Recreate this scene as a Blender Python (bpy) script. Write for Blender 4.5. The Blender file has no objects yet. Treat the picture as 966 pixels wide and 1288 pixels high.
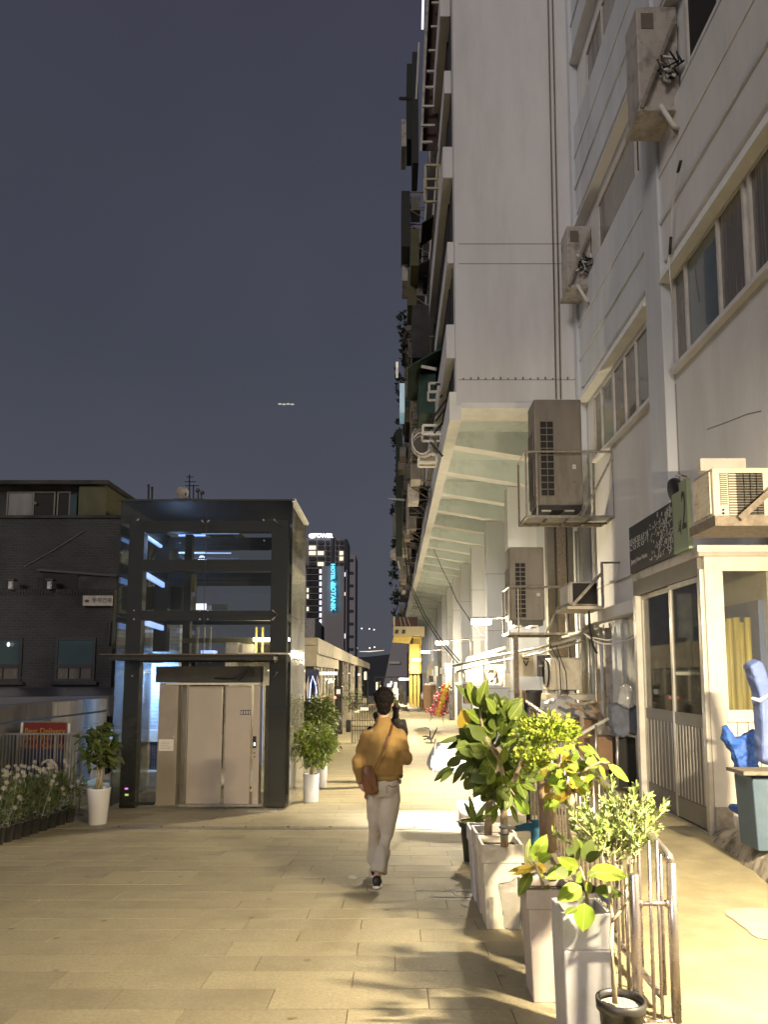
import bpy, bmesh, math, random
from mathutils import Vector, Matrix, noise
random.seed(7)
R = math.radians
S = bpy.context.scene
C = S.collection

# ------------------------------------------------------------------ camera
F_PX, TILT = 930.0, R(6)
EYE = Vector((0, 0, 1.5))
cam_d = bpy.data.cameras.new('camera')
cam_d.sensor_fit = 'VERTICAL'
cam_d.sensor_height = 36.0
cam_d.lens = F_PX / 1288 * 36.0
cam_d.shift_x = -12 / 1288
cam_d.shift_y = 108.3 / 1288
cam_d.clip_start = 0.05
cam_d.clip_end = 5000
cam = bpy.data.objects.new('camera', cam_d)
cam.location = EYE
cam.rotation_euler = (R(90) + TILT, 0, 0)
C.objects.link(cam)
S.camera = cam

# ------------------------------------------------------------------ night sky
W = bpy.data.worlds.new('World')
S.world = W
W.use_nodes = True
wn, wl = W.node_tree.nodes, W.node_tree.links
wn.clear()
w_out = wn.new('ShaderNodeOutputWorld')
w_bg = wn.new('ShaderNodeBackground')
w_tc = wn.new('ShaderNodeTexCoord')
w_sep = wn.new('ShaderNodeSeparateXYZ')
w_rmp = wn.new('ShaderNodeValToRGB')
w_noi = wn.new('ShaderNodeTexNoise')
w_noi.inputs['Scale'].default_value = 1.6
w_noi.inputs['Detail'].default_value = 3
w_mul = wn.new('ShaderNodeMix')
w_mul.data_type = 'RGBA'
w_mul.blend_type = 'OVERLAY'
w_mul.inputs[0].default_value = 0.30
wl.new(w_tc.outputs['Generated'], w_sep.inputs[0])
wl.new(w_tc.outputs['Generated'], w_noi.inputs['Vector'])
wl.new(w_sep.outputs['Z'], w_rmp.inputs[0])
e = w_rmp.color_ramp.elements
e[0].position = 0.0;  e[0].color = (0.078, 0.080, 0.094, 1)
e[1].position = 0.75; e[1].color = (0.050, 0.050, 0.074, 1)
x = e.new(0.22); x.color = (0.072, 0.078, 0.102, 1)
x = e.new(0.40); x.color = (0.054, 0.060, 0.081, 1)
wl.new(w_rmp.outputs[0], w_mul.inputs[6])
wl.new(w_noi.outputs['Fac'], w_mul.inputs[7])
wl.new(w_mul.outputs[2], w_bg.inputs['Color'])
w_bg.inputs['Strength'].default_value = 1.0
wl.new(w_bg.outputs[0], w_out.inputs[0])

# city glow: one broad soft directional light from behind and left of the camera
sun_d = bpy.data.lights.new('city_glow', 'SUN')
sun_d.energy = 1.02
sun_d.angle = R(18)
sun_d.color = (1.0, 0.91, 0.87)
sun = bpy.data.objects.new('city_glow', sun_d)
sun.rotation_euler = Vector((0.50, 0.78, -0.44)).to_track_quat('-Z', 'Y').to_euler()
C.objects.link(sun)

S.view_settings.view_transform = 'Standard'
S.view_settings.look = 'None'
S.view_settings.exposure = 0
S.view_settings.gamma = 1
S.view_settings.use_curve_mapping = False
S.cycles.use_denoising = True
S.cycles.max_bounces = 7
S.cycles.transparent_max_bounces = 12
S.cycles.sample_clamp_indirect = 4

# ------------------------------------------------------------------ measuring the photograph: a pixel of the photo becomes a place
_c, _s = math.cos(TILT), math.sin(TILT)
def ray(u, v):
    a, b = (u - 495) / F_PX, (752.3 - v) / F_PX
    return Vector((a, _c - b * _s, _s + b * _c))
def aY(u, v, Y):
    d = ray(u, v); return EYE + d * (Y / d.y)
def aX(u, v, X):
    d = ray(u, v); return EYE + d * (X / d.x)
def aZ(u, v, z):
    d = ray(u, v); return EYE + d * ((z - 1.5) / d.z)
def gz(y):
    return -0.06 * min(max(y, -4), 10.7)
def onramp(u, v):
    d = ray(u, v); p = EYE + d * (-1.5 / (d.z + 0.06 * d.y))
    return aZ(u, v, -0.642) if p.y > 10.7 else p

# ------------------------------------------------------------------ materials
MATS = {}
def mat(name, col, rough=0.6, metal=0.0, col2=None, ns=6.0, nd=4.0, bump=0.0, bs=None, emit=None, es=0.0, lo=0.35, hi=0.65,
        stretch=None, spec=0.5, grime=None, gs=1.2, glo=0.5, ghi=0.72, sss=0.0, coat=0.0, spots=None):
    m = bpy.data.materials.new(name); m.use_nodes = True
    n, l = m.node_tree.nodes, m.node_tree.links
    p = n['Principled BSDF']
    p.inputs['Roughness'].default_value = rough
    p.inputs['Metallic'].default_value = metal
    p.inputs['Specular IOR Level'].default_value = spec
    p.inputs['Coat Weight'].default_value = coat
    p.inputs['Base Color'].default_value = (*col, 1)
    if emit:
        p.inputs['Emission Color'].default_value = (*emit, 1)
        p.inputs['Emission Strength'].default_value = es
    tc = n.new('ShaderNodeTexCoord'); mp = n.new('ShaderNodeMapping')
    l.new(tc.outputs['Object'], mp.inputs[0])
    if stretch: mp.inputs['Scale'].default_value = stretch
    cur = None
    if col2:
        t = n.new('ShaderNodeTexNoise'); t.inputs['Scale'].default_value = ns; t.inputs['Detail'].default_value = nd
        l.new(mp.outputs[0], t.inputs['Vector'])
        r = n.new('ShaderNodeValToRGB')
        r.color_ramp.elements[0].position = lo; r.color_ramp.elements[0].color = (*col, 1)
        r.color_ramp.elements[1].position = hi; r.color_ramp.elements[1].color = (*col2, 1)
        l.new(t.outputs['Fac'], r.inputs[0]); cur = r.outputs[0]
        l.new(cur, p.inputs['Base Color'])
        rr = n.new('ShaderNodeMapRange')
        rr.inputs['To Min'].default_value = max(0.03, rough - 0.08); rr.inputs['To Max'].default_value = min(1, rough + 0.1)
        l.new(t.outputs['Fac'], rr.inputs[0]); l.new(rr.outputs[0], p.inputs['Roughness'])
    if grime:
        t = n.new('ShaderNodeTexNoise'); t.inputs['Scale'].default_value = gs; t.inputs['Detail'].default_value = 8; t.inputs['Roughness'].default_value = 0.65
        l.new(mp.outputs[0], t.inputs['Vector'])
        r = n.new('ShaderNodeMapRange'); r.inputs['From Min'].default_value = glo; r.inputs['From Max'].default_value = ghi
        l.new(t.outputs['Fac'], r.inputs[0])
        mx = n.new('ShaderNodeMix'); mx.data_type = 'RGBA'
        l.new(r.outputs[0], mx.inputs[0])
        if cur: l.new(cur, mx.inputs[6])
        else: mx.inputs[6].default_value = (*col, 1)
        mx.inputs[7].default_value = (*grime, 1)
        l.new(mx.outputs[2], p.inputs['Base Color'])
    if spots:
        v = n.new('ShaderNodeTexVoronoi'); v.inputs['Scale'].default_value = spots
        l.new(mp.outputs[0], v.inputs['Vector'])
        r = n.new('ShaderNodeMapRange'); r.inputs['From Min'].default_value = 0.045; r.inputs['From Max'].default_value = 0.09
        r.inputs['To Min'].default_value = 0.55; r.inputs['To Max'].default_value = 0.0
        l.new(v.outputs['Distance'], r.inputs[0])
        mx = n.new('ShaderNodeMix'); mx.data_type = 'RGBA'; l.new(r.outputs[0], mx.inputs[0])
        src = p.inputs['Base Color'].links[0].from_socket
        l.new(src, mx.inputs[6]); mx.inputs[7].default_value = (0.10, 0.09, 0.065, 1); l.new(mx.outputs[2], p.inputs['Base Color'])
    if bump:
        t = n.new('ShaderNodeTexNoise'); t.inputs['Scale'].default_value = bs or ns * 4; t.inputs['Detail'].default_value = 5
        l.new(mp.outputs[0], t.inputs['Vector'])
        b = n.new('ShaderNodeBump'); b.inputs['Strength'].default_value = bump; b.inputs['Distance'].default_value = 0.02
        l.new(t.outputs['Fac'], b.inputs['Height']); l.new(b.outputs[0], p.inputs['Normal'])
    MATS[name] = m
    return m
def glassmat(name, tint=(0.9, 0.95, 0.93), refl=0.5, rough=0.02, dirt_sheen=0.0, dcol=(0.3, 0.3, 0.28)):
    m = bpy.data.materials.new(name); m.use_nodes = True
    n, l = m.node_tree.nodes, m.node_tree.links
    n.clear()
    o = n.new('ShaderNodeOutputMaterial'); tr = n.new('ShaderNodeBsdfTransparent'); gl = n.new('ShaderNodeBsdfGlossy')
    tr.inputs[0].default_value = (*tint, 1); gl.inputs['Roughness'].default_value = rough
    fr = n.new('ShaderNodeFresnel'); fr.inputs[0].default_value = 1.5
    ma = n.new('ShaderNodeMath'); ma.operation = 'MULTIPLY_ADD'; ma.use_clamp = True
    ma.inputs[1].default_value = refl * 1.6; ma.inputs[2].default_value = refl * 0.04
    l.new(fr.outputs[0], ma.inputs[0])
    mx = n.new('ShaderNodeMixShader'); l.new(ma.outputs[0], mx.inputs[0]); l.new(tr.outputs[0], mx.inputs[1]); l.new(gl.outputs[0], mx.inputs[2])
    last = mx
    if dirt_sheen:
        df = n.new('ShaderNodeBsdfDiffuse'); df.inputs[0].default_value = (*dcol, 1)
        t = n.new('ShaderNodeTexNoise'); t.inputs['Scale'].default_value = 2.5; t.inputs['Detail'].default_value = 6
        tc = n.new('ShaderNodeTexCoord'); l.new(tc.outputs['Object'], t.inputs['Vector'])
        mr = n.new('ShaderNodeMapRange'); mr.inputs['From Min'].default_value = 0.3; mr.inputs['From Max'].default_value = 0.75
        mr.inputs['To Min'].default_value = dirt_sheen * 0.3; mr.inputs['To Max'].default_value = dirt_sheen
        l.new(t.outputs['Fac'], mr.inputs[0])
        m2 = n.new('ShaderNodeMixShader'); l.new(mr.outputs[0], m2.inputs[0]); l.new(mx.outputs[0], m2.inputs[1]); l.new(df.outputs[0], m2.inputs[2])
        last = m2
    l.new(last.outputs[0], o.inputs[0])
    return m
def brickmat(name, c1, c2, mortar, scale=1.0, vertical=False):
    m = bpy.data.materials.new(name); m.use_nodes = True
    n, l = m.node_tree.nodes, m.node_tree.links; p = n['Principled BSDF']; p.inputs['Roughness'].default_value = 0.85
    tc = n.new('ShaderNodeTexCoord'); mp = n.new('ShaderNodeMapping'); l.new(tc.outputs['Object'], mp.inputs[0])
    mp.inputs['Rotation'].default_value = (R(90), 0, 0)
    b = n.new('ShaderNodeTexBrick'); l.new(mp.outputs[0], b.inputs['Vector'])
    b.inputs['Color1'].default_value = (*c1, 1); b.inputs['Color2'].default_value = (*c2, 1); b.inputs['Mortar'].default_value = (*mortar, 1)
    b.inputs['Scale'].default_value = scale; b.inputs['Brick Width'].default_value = 0.2; b.inputs['Row Height'].default_value = 0.075
    b.inputs['Mortar Size'].default_value = 0.009
    t = n.new('ShaderNodeTexNoise'); t.inputs['Scale'].default_value = 0.45; t.inputs['Detail'].default_value = 6; l.new(tc.outputs['Object'], t.inputs['Vector'])
    mr = n.new('ShaderNodeMapRange'); mr.inputs['From Min'].default_value = 0.42; mr.inputs['From Max'].default_value = 0.66; mr.inputs['To Max'].default_value = 0.8
    l.new(t.outputs['Fac'], mr.inputs[0])
    mx = n.new('ShaderNodeMix'); mx.data_type = 'RGBA'; l.new(mr.outputs[0], mx.inputs[0]); l.new(b.outputs[0], mx.inputs[6])
    mx.inputs[7].default_value = (0.012, 0.011, 0.011, 1); l.new(mx.outputs[2], p.inputs['Base Color'])
    bp = n.new('ShaderNodeBump'); bp.inputs['Distance'].default_value = 0.01; bp.inputs['Strength'].default_value = 0.6; bp.invert = True
    l.new(b.outputs['Fac'], bp.inputs['Height']); l.new(bp.outputs[0], p.inputs['Normal'])
    return m
def glow(name, col, s):
    return mat(name, (0.8, 0.8, 0.8), emit=col, es=s)

M = dict(
 stone=mat('paving granite', (0.33, 0.285, 0.18), 0.62, col2=(0.43, 0.375, 0.245), ns=55, nd=6, bump=0.3, bs=160, grime=(0.25, 0.215, 0.14), gs=1.1, glo=0.45, ghi=0.8, spots=2.6),
 stone_b=mat('paving granite darker', (0.31, 0.27, 0.172), 0.6, col2=(0.405, 0.355, 0.235), ns=50, nd=6, bump=0.3, bs=150, grime=(0.23, 0.20, 0.13), gs=0.9, glo=0.42, ghi=0.8, spots=2.6),
 stone_c=mat('paving granite paler', (0.345, 0.30, 0.19), 0.66, col2=(0.44, 0.385, 0.25), ns=60, nd=6, bump=0.3, bs=170, grime=(0.26, 0.225, 0.15), gs=1.3, glo=0.48, ghi=0.8, spots=2.6),
 joint=mat('paving bed', (0.16, 0.14, 0.095), 0.9, col2=(0.30, 0.265, 0.18), ns=3, lo=0.3, hi=0.6),
 lime=mat('white lime stain', (0.72, 0.70, 0.64), 0.8, col2=(0.5, 0.48, 0.42), ns=30),
 concrete=mat('yellowed concrete floor', (0.26, 0.22, 0.12), 0.8, col2=(0.34, 0.295, 0.17), ns=3.5, nd=9, bump=0.6, bs=14, grime=(0.19, 0.16, 0.10), gs=1.6, glo=0.44, ghi=0.72),
 patch=mat('cement patch', (0.36, 0.34, 0.26), 0.85, col2=(0.31, 0.285, 0.21), ns=9, bump=0.3),
 kerb=mat('rough mortar kerb', (0.36, 0.32, 0.25), 0.9, col2=(0.22, 0.19, 0.14), ns=5, nd=10, bump=1.0, bs=12, grime=(0.07, 0.06, 0.04), gs=5, glo=0.5, ghi=0.62),
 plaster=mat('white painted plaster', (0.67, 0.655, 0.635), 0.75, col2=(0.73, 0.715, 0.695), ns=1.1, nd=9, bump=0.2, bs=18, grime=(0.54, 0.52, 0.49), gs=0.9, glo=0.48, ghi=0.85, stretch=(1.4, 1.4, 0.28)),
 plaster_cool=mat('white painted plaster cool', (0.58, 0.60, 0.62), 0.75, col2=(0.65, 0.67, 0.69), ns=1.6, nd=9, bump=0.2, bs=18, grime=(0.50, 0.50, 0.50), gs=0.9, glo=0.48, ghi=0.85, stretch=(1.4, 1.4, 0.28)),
 mint=mat('pale green painted soffit', (0.65, 0.72, 0.705), 0.7, col2=(0.71, 0.77, 0.755), ns=2, nd=6, grime=(0.38, 0.40, 0.33), gs=1.5, glo=0.52, ghi=0.8),
 beam=mat('cream paint and lit edges', (0.86, 0.85, 0.80), 0.7, col2=(0.78, 0.77, 0.71), ns=4, nd=6),
 groove=mat('dark groove', (0.26, 0.245, 0.23), 0.9),
 alu=mat('aluminium frame', (0.55, 0.52, 0.46), 0.38, 0.6, col2=(0.46, 0.43, 0.38), ns=8),
 creamf=mat('cream painted frame', (0.66, 0.62, 0.53), 0.45, col2=(0.58, 0.54, 0.46), ns=5, grime=(0.45, 0.40, 0.30), gs=4, glo=0.55, ghi=0.8),
 whitef=mat('white window frame', (0.62, 0.59, 0.54), 0.5, col2=(0.52, 0.49, 0.44), ns=6),
 slat=mat('grey beige door panel', (0.125, 0.11, 0.085), 0.5, col2=(0.155, 0.138, 0.11), ns=5),
 rib=mat('pale door rib', (0.40, 0.37, 0.31), 0.4),
 dark=mat('dark interior', (0.018, 0.016, 0.014), 0.8),
 black=mat('black plastic', (0.02, 0.02, 0.022), 0.4),
 curtain=mat('brown curtain behind glass', (0.10, 0.088, 0.07), 0.25, col2=(0.15, 0.13, 0.105), ns=3, stretch=(1, 9, 0.3), coat=0.5),
 bluegl=mat('blue green glass', (0.045, 0.075, 0.085), 0.08, col2=(0.07, 0.10, 0.10), ns=0.8, coat=0.8),
 greygl=mat('grey green glass', (0.11, 0.125, 0.11), 0.12, col2=(0.15, 0.16, 0.145), ns=1.2, coat=0.6),
 steel=mat('dark painted steel', (0.012, 0.011, 0.008), 0.6, 0.0, col2=(0.019, 0.017, 0.013), ns=5),
 stainless=mat('stainless steel', (0.62, 0.55, 0.51), 0.27, 0.88, col2=(0.52, 0.45, 0.42), ns=20),
 rail=mat('grey railing', (0.30, 0.29, 0.27), 0.35, 0.7),
 rust=mat('worn steel', (0.16, 0.13, 0.10), 0.7, 0.3, col2=(0.26, 0.21, 0.16), ns=20),
 galv=mat('galvanised bracket', (0.34, 0.31, 0.27), 0.5, 0.4, col2=(0.24, 0.21, 0.17), ns=18),
 acbrown=mat('taupe unit casing', (0.175, 0.155, 0.128), 0.55, col2=(0.215, 0.19, 0.155), ns=4, grime=(0.10, 0.085, 0.065), gs=2.5, glo=0.5, ghi=0.75, stretch=(1.5, 1.5, 0.4)),
 acdark=mat('shaded unit casing', (0.13, 0.12, 0.10), 0.6, col2=(0.20, 0.185, 0.16), ns=3),  # darker copy of the grey casing, street side shade put into its colour
 darkgreen=mat('dark green cloth', (0.022, 0.050, 0.038), 0.8, col2=(0.035, 0.07, 0.052), ns=5),
 acbeige=mat('beige unit casing', (0.62, 0.56, 0.43), 0.5, col2=(0.54, 0.48, 0.36), ns=4, grime=(0.38, 0.32, 0.22), gs=5, glo=0.55, ghi=0.75),
 acgrey=mat('grey unit casing', (0.38, 0.34, 0.30), 0.55, col2=(0.46, 0.42, 0.37), ns=6, grime=(0.16, 0.13, 0.10), gs=4, glo=0.5, ghi=0.7),
 cable=mat('black cable', (0.02, 0.02, 0.02), 0.5),
 whitecable=mat('white hose', (0.66, 0.63, 0.57), 0.5),
 pvc=mat('white pipe', (0.48, 0.48, 0.44), 0.45, col2=(0.38, 0.37, 0.33), ns=8),
 doorcream=mat('cream lift door', (0.50, 0.43, 0.35), 0.30, 0.2, col2=(0.44, 0.375, 0.305), ns=2, stretch=(1, 1, 0.5)),
 doorwall=mat('lift surround', (0.34, 0.29, 0.225), 0.4, 0.15, col2=(0.28, 0.24, 0.18), ns=2.5),
 paper=mat('white paper', (0.66, 0.62, 0.52), 0.8),
 ink=mat('dark ink', (0.05, 0.045, 0.04), 0.8),
 signdark=mat('charcoal sign board', (0.035, 0.036, 0.036), 0.5),
 signwhite=mat('sign lettering', (0.50, 0.49, 0.45), 0.6),
 signgreen=mat('sage green sign', (0.27, 0.33, 0.21), 0.6),
 potcream=mat('cream planter', (0.76, 0.70, 0.56), 0.42, col2=(0.70, 0.64, 0.50), ns=3, grime=(0.48, 0.42, 0.31), gs=5, glo=0.5, ghi=0.8),
 potbeige=mat('beige planter', (0.56, 0.49, 0.44), 0.45, col2=(0.50, 0.44, 0.39), ns=3, grime=(0.36, 0.31, 0.26), gs=5, glo=0.5, ghi=0.8),
 potgrey=mat('light grey planter', (0.60, 0.59, 0.585), 0.42, col2=(0.54, 0.53, 0.52), ns=3, grime=(0.40, 0.38, 0.35), gs=5, glo=0.5, ghi=0.8),
 potwhite=mat('white ceramic pot', (0.72, 0.70, 0.68), 0.25, coat=0.4),
 potblack=mat('black nursery pot', (0.028, 0.026, 0.026), 0.4),
 soil=mat('potting soil', (0.07, 0.05, 0.035), 0.95, col2=(0.16, 0.12, 0.08), ns=60, bump=1, bs=80),
 gravel=mat('pale gravel', (0.55, 0.50, 0.40), 0.9, col2=(0.34, 0.30, 0.22), ns=70, bump=1, bs=90),
 bark=mat('pale bark', (0.36, 0.28, 0.18), 0.85, col2=(0.24, 0.18, 0.11), ns=14, nd=8, bump=0.8, bs=40, stretch=(1, 1, 0.4)),
 barkd=mat('brown cracked bark', (0.20, 0.13, 0.075), 0.9, col2=(0.33, 0.24, 0.15), ns=12, nd=9, bump=1.2, bs=28, stretch=(1, 1, 0.35)),
 barkl=mat('smooth cream bark', (0.60, 0.54, 0.36), 0.75, col2=(0.50, 0.44, 0.28), ns=14, bump=0.4, bs=50),
 twig=mat('pale twig', (0.42, 0.35, 0.22), 0.8),
 bluetie=mat('teal cloth tie', (0.02, 0.10, 0.15), 0.8),
 hair=mat('black hair', (0.006, 0.005, 0.0045), 0.6, col2=(0.011, 0.008, 0.007), ns=60, bump=0.6, bs=140, stretch=(1, 1, 0.2), spec=0.12),
 skin=mat('skin', (0.50, 0.30, 0.21), 0.5, col2=(0.54, 0.33, 0.23), ns=20),
 jacket=mat('mustard jacket', (0.28, 0.17, 0.052), 0.9, col2=(0.32, 0.20, 0.062), ns=9, nd=6, bump=0.5, bs=7),
 trouser=mat('beige trousers', (0.55, 0.495, 0.41), 0.85, col2=(0.61, 0.55, 0.455), ns=7, bump=0.5, bs=8),
 bag=mat('brown leather bag', (0.15, 0.062, 0.026), 0.45, col2=(0.20, 0.085, 0.035), ns=9),
 strap=mat('brown strap', (0.14, 0.055, 0.02), 0.6),
 shoe=mat('black shoe', (0.03, 0.025, 0.022), 0.5),
 sole=mat('white sole', (0.7, 0.66, 0.56), 0.6),
 blackcoat=mat('black coat', (0.012, 0.011, 0.011), 0.95, col2=(0.02, 0.018, 0.017), ns=10, spec=0.05),
 bluebag=mat('blue plastic sheet', (0.018, 0.075, 0.30), 0.6, col2=(0.03, 0.11, 0.42), ns=6, bump=0.9, bs=14),
 bluebag2=mat('pale blue plastic sheet', (0.10, 0.15, 0.36), 0.65, col2=(0.14, 0.19, 0.40), ns=3, bump=0.5, bs=9),
 tealbin=mat('grey blue bin', (0.06, 0.095, 0.135), 0.6, col2=(0.085, 0.125, 0.165), ns=6),
 wood=mat('weathered wood', (0.26, 0.22, 0.165), 0.8, col2=(0.38, 0.34, 0.27), ns=5, stretch=(3, 3, 0.4), bump=0.5, bs=20, grime=(0.10, 0.08, 0.06), gs=4, glo=0.5, ghi=0.7),
 whiteboard=mat('peeling white panel', (0.50, 0.50, 0.46), 0.7, col2=(0.40, 0.39, 0.34), ns=5, stretch=(2, 2, 0.5), bump=0.3, grime=(0.22, 0.19, 0.15), gs=5, glo=0.52, ghi=0.7),
 brownbox=mat('brown carton', (0.20, 0.12, 0.065), 0.85, col2=(0.26, 0.16, 0.09), ns=5),
 tarp=mat('grey plastic sheet', (0.26, 0.25, 0.24), 0.5, col2=(0.36, 0.35, 0.33), ns=5, bump=1.0, bs=6),
 cloth=mat('slate blue cloth', (0.075, 0.085, 0.11), 0.85, col2=(0.11, 0.12, 0.15), ns=8, bump=0.8, bs=9),
 poly=mat('white plastic wrap', (0.62, 0.62, 0.62), 0.35, col2=(0.40, 0.40, 0.42), ns=9, bump=1.0, bs=12),
 straw=mat('yellow wrapping paper', (0.62, 0.52, 0.16), 0.45, col2=(0.40, 0.32, 0.08), ns=4, stretch=(6, 6, 0.35), lo=0.4, hi=0.6, coat=0.4),
 whitefl=mat('white petals', (0.40, 0.39, 0.36), 0.7), yellowfl=mat('flower centre', (0.6, 0.42, 0.05), 0.7),
 pinkfl=mat('pink petals', (0.65, 0.10, 0.16), 0.7), orangefl=mat('orange petals', (0.75, 0.30, 0.06), 0.7), goldfl=mat('yellow petals', (0.78, 0.56, 0.08), 0.7),
 brick=brickmat('dark grey brick', (0.052, 0.052, 0.052), (0.040, 0.041, 0.041), (0.070, 0.070, 0.069)),
 brick2=brickmat('pale grey brick', (0.36, 0.39, 0.42), (0.30, 0.33, 0.36), (0.48, 0.50, 0.52)),
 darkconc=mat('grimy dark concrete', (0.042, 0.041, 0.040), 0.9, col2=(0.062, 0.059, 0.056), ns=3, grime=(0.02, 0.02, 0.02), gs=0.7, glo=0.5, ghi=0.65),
 olivepanel=mat('olive yellow panel', (0.10, 0.095, 0.045), 0.8, col2=(0.085, 0.08, 0.04), ns=4),
 oldconc=mat('aged concrete parapet', (0.20, 0.18, 0.155), 0.85, col2=(0.15, 0.135, 0.115), ns=2.5, nd=8, bump=0.3, grime=(0.08, 0.07, 0.06), gs=1.4, glo=0.5, ghi=0.75, stretch=(1, 1, 0.3)),
 fascia=mat('beige stone fascia', (0.30, 0.265, 0.20), 0.7, col2=(0.25, 0.22, 0.165), ns=4),
 tower=mat('tower concrete', (0.28, 0.25, 0.25), 0.8, col2=(0.31, 0.28, 0.275), ns=0.05),
 towerd=mat('tower dark facade', (0.035, 0.035, 0.045), 0.5),
 towerl=mat('tower pale mullion', (0.24, 0.22, 0.22), 0.7),
 towerfar=mat('far tower', (0.33, 0.31, 0.33), 0.8),
 red=mat('red banner cloth', (0.11, 0.008, 0.008), 0.8, col2=(0.14, 0.011, 0.010), ns=4),
 navy=mat('navy banner cloth', (0.020, 0.024, 0.065), 0.8), gold=mat('gold print', (0.32, 0.19, 0.03), 0.7),
 yellowtone=mat('yellow lit concrete', (0.66, 0.50, 0.13), 0.7, col2=(0.60, 0.44, 0.10), ns=2, grime=(0.4, 0.3, 0.1), gs=2, glo=0.5, ghi=0.8),  # on the far block this yellow stands for light on concrete
 signcream=mat('cream sign panel', (0.50, 0.43, 0.26), 0.7),
 maroon=mat('dark maroon louvre', (0.055, 0.028, 0.022), 0.8),
 ground=mat('city ground', (0.035, 0.034, 0.034), 0.9, col2=(0.05, 0.048, 0.046), ns=0.05),
 hill=mat('dark wooded hill', (0.045, 0.048, 0.055), 1.0, col2=(0.055, 0.058, 0.065), ns=0.02),
 tube=glow('lit lamp tube', (1.0, 0.88, 0.62), 22), cyan=glow('cyan sign light', (0.04, 0.62, 1.0), 1.5), whitesign=glow('white sign light', (0.85, 0.9, 1.0), 2.2),
 winwarm=glow('lit window warm', (1.0, 0.86, 0.58), 1.1), winwhite=glow('lit window white', (0.85, 0.88, 1.0), 1.2), dot=glow('far lamp', (1.0, 0.9, 0.7), 3.0),
 bluestrip=glow('blue white glow', (0.22, 0.42, 1.0), 1.3), floodglow=glow('floodlight face', (1.0, 0.97, 0.95), 14), shopglow=glow('lit shop ceiling', (1.0, 0.85, 0.5), 1.6),
 indicator=glow('lift call light', (0.8, 0.9, 1.0), 3.0), magenta=glow('magenta led', (0.8, 0.1, 0.9), 1.6), greenled=glow('yellow green led', (0.5, 0.7, 0.1), 0.9),
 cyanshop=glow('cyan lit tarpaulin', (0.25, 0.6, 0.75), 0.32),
 screen=glow('lit screen', (0.75, 0.70, 0.55), 0.5), redlamp=glow('red tail lamp', (1.0, 0.08, 0.05), 1.6), bluelamp=glow('blue shop light', (0.12, 0.16, 0.9), 1.2),
)
M['glass'] = glassmat('clear glass', (0.95, 0.96, 0.95), 0.5, 0.02, 0.022, (0.17, 0.21, 0.22))
M['kglass'] = glassmat('kiosk glass', (0.88, 0.89, 0.86), 0.5, 0.03, 0.14, (0.26, 0.24, 0.20))
M['glass_side'] = glassmat('reflecting side glass', (0.90, 0.92, 0.90), 1.3, 0.05, 0.30, (0.50, 0.49, 0.44))  # pale diffuse film paints reflected brightness onto the side glass
M['wrap'] = glassmat('clear plastic', (0.95, 0.95, 0.95), 0.9, 0.12, 0.28, (0.8, 0.8, 0.8))

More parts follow.
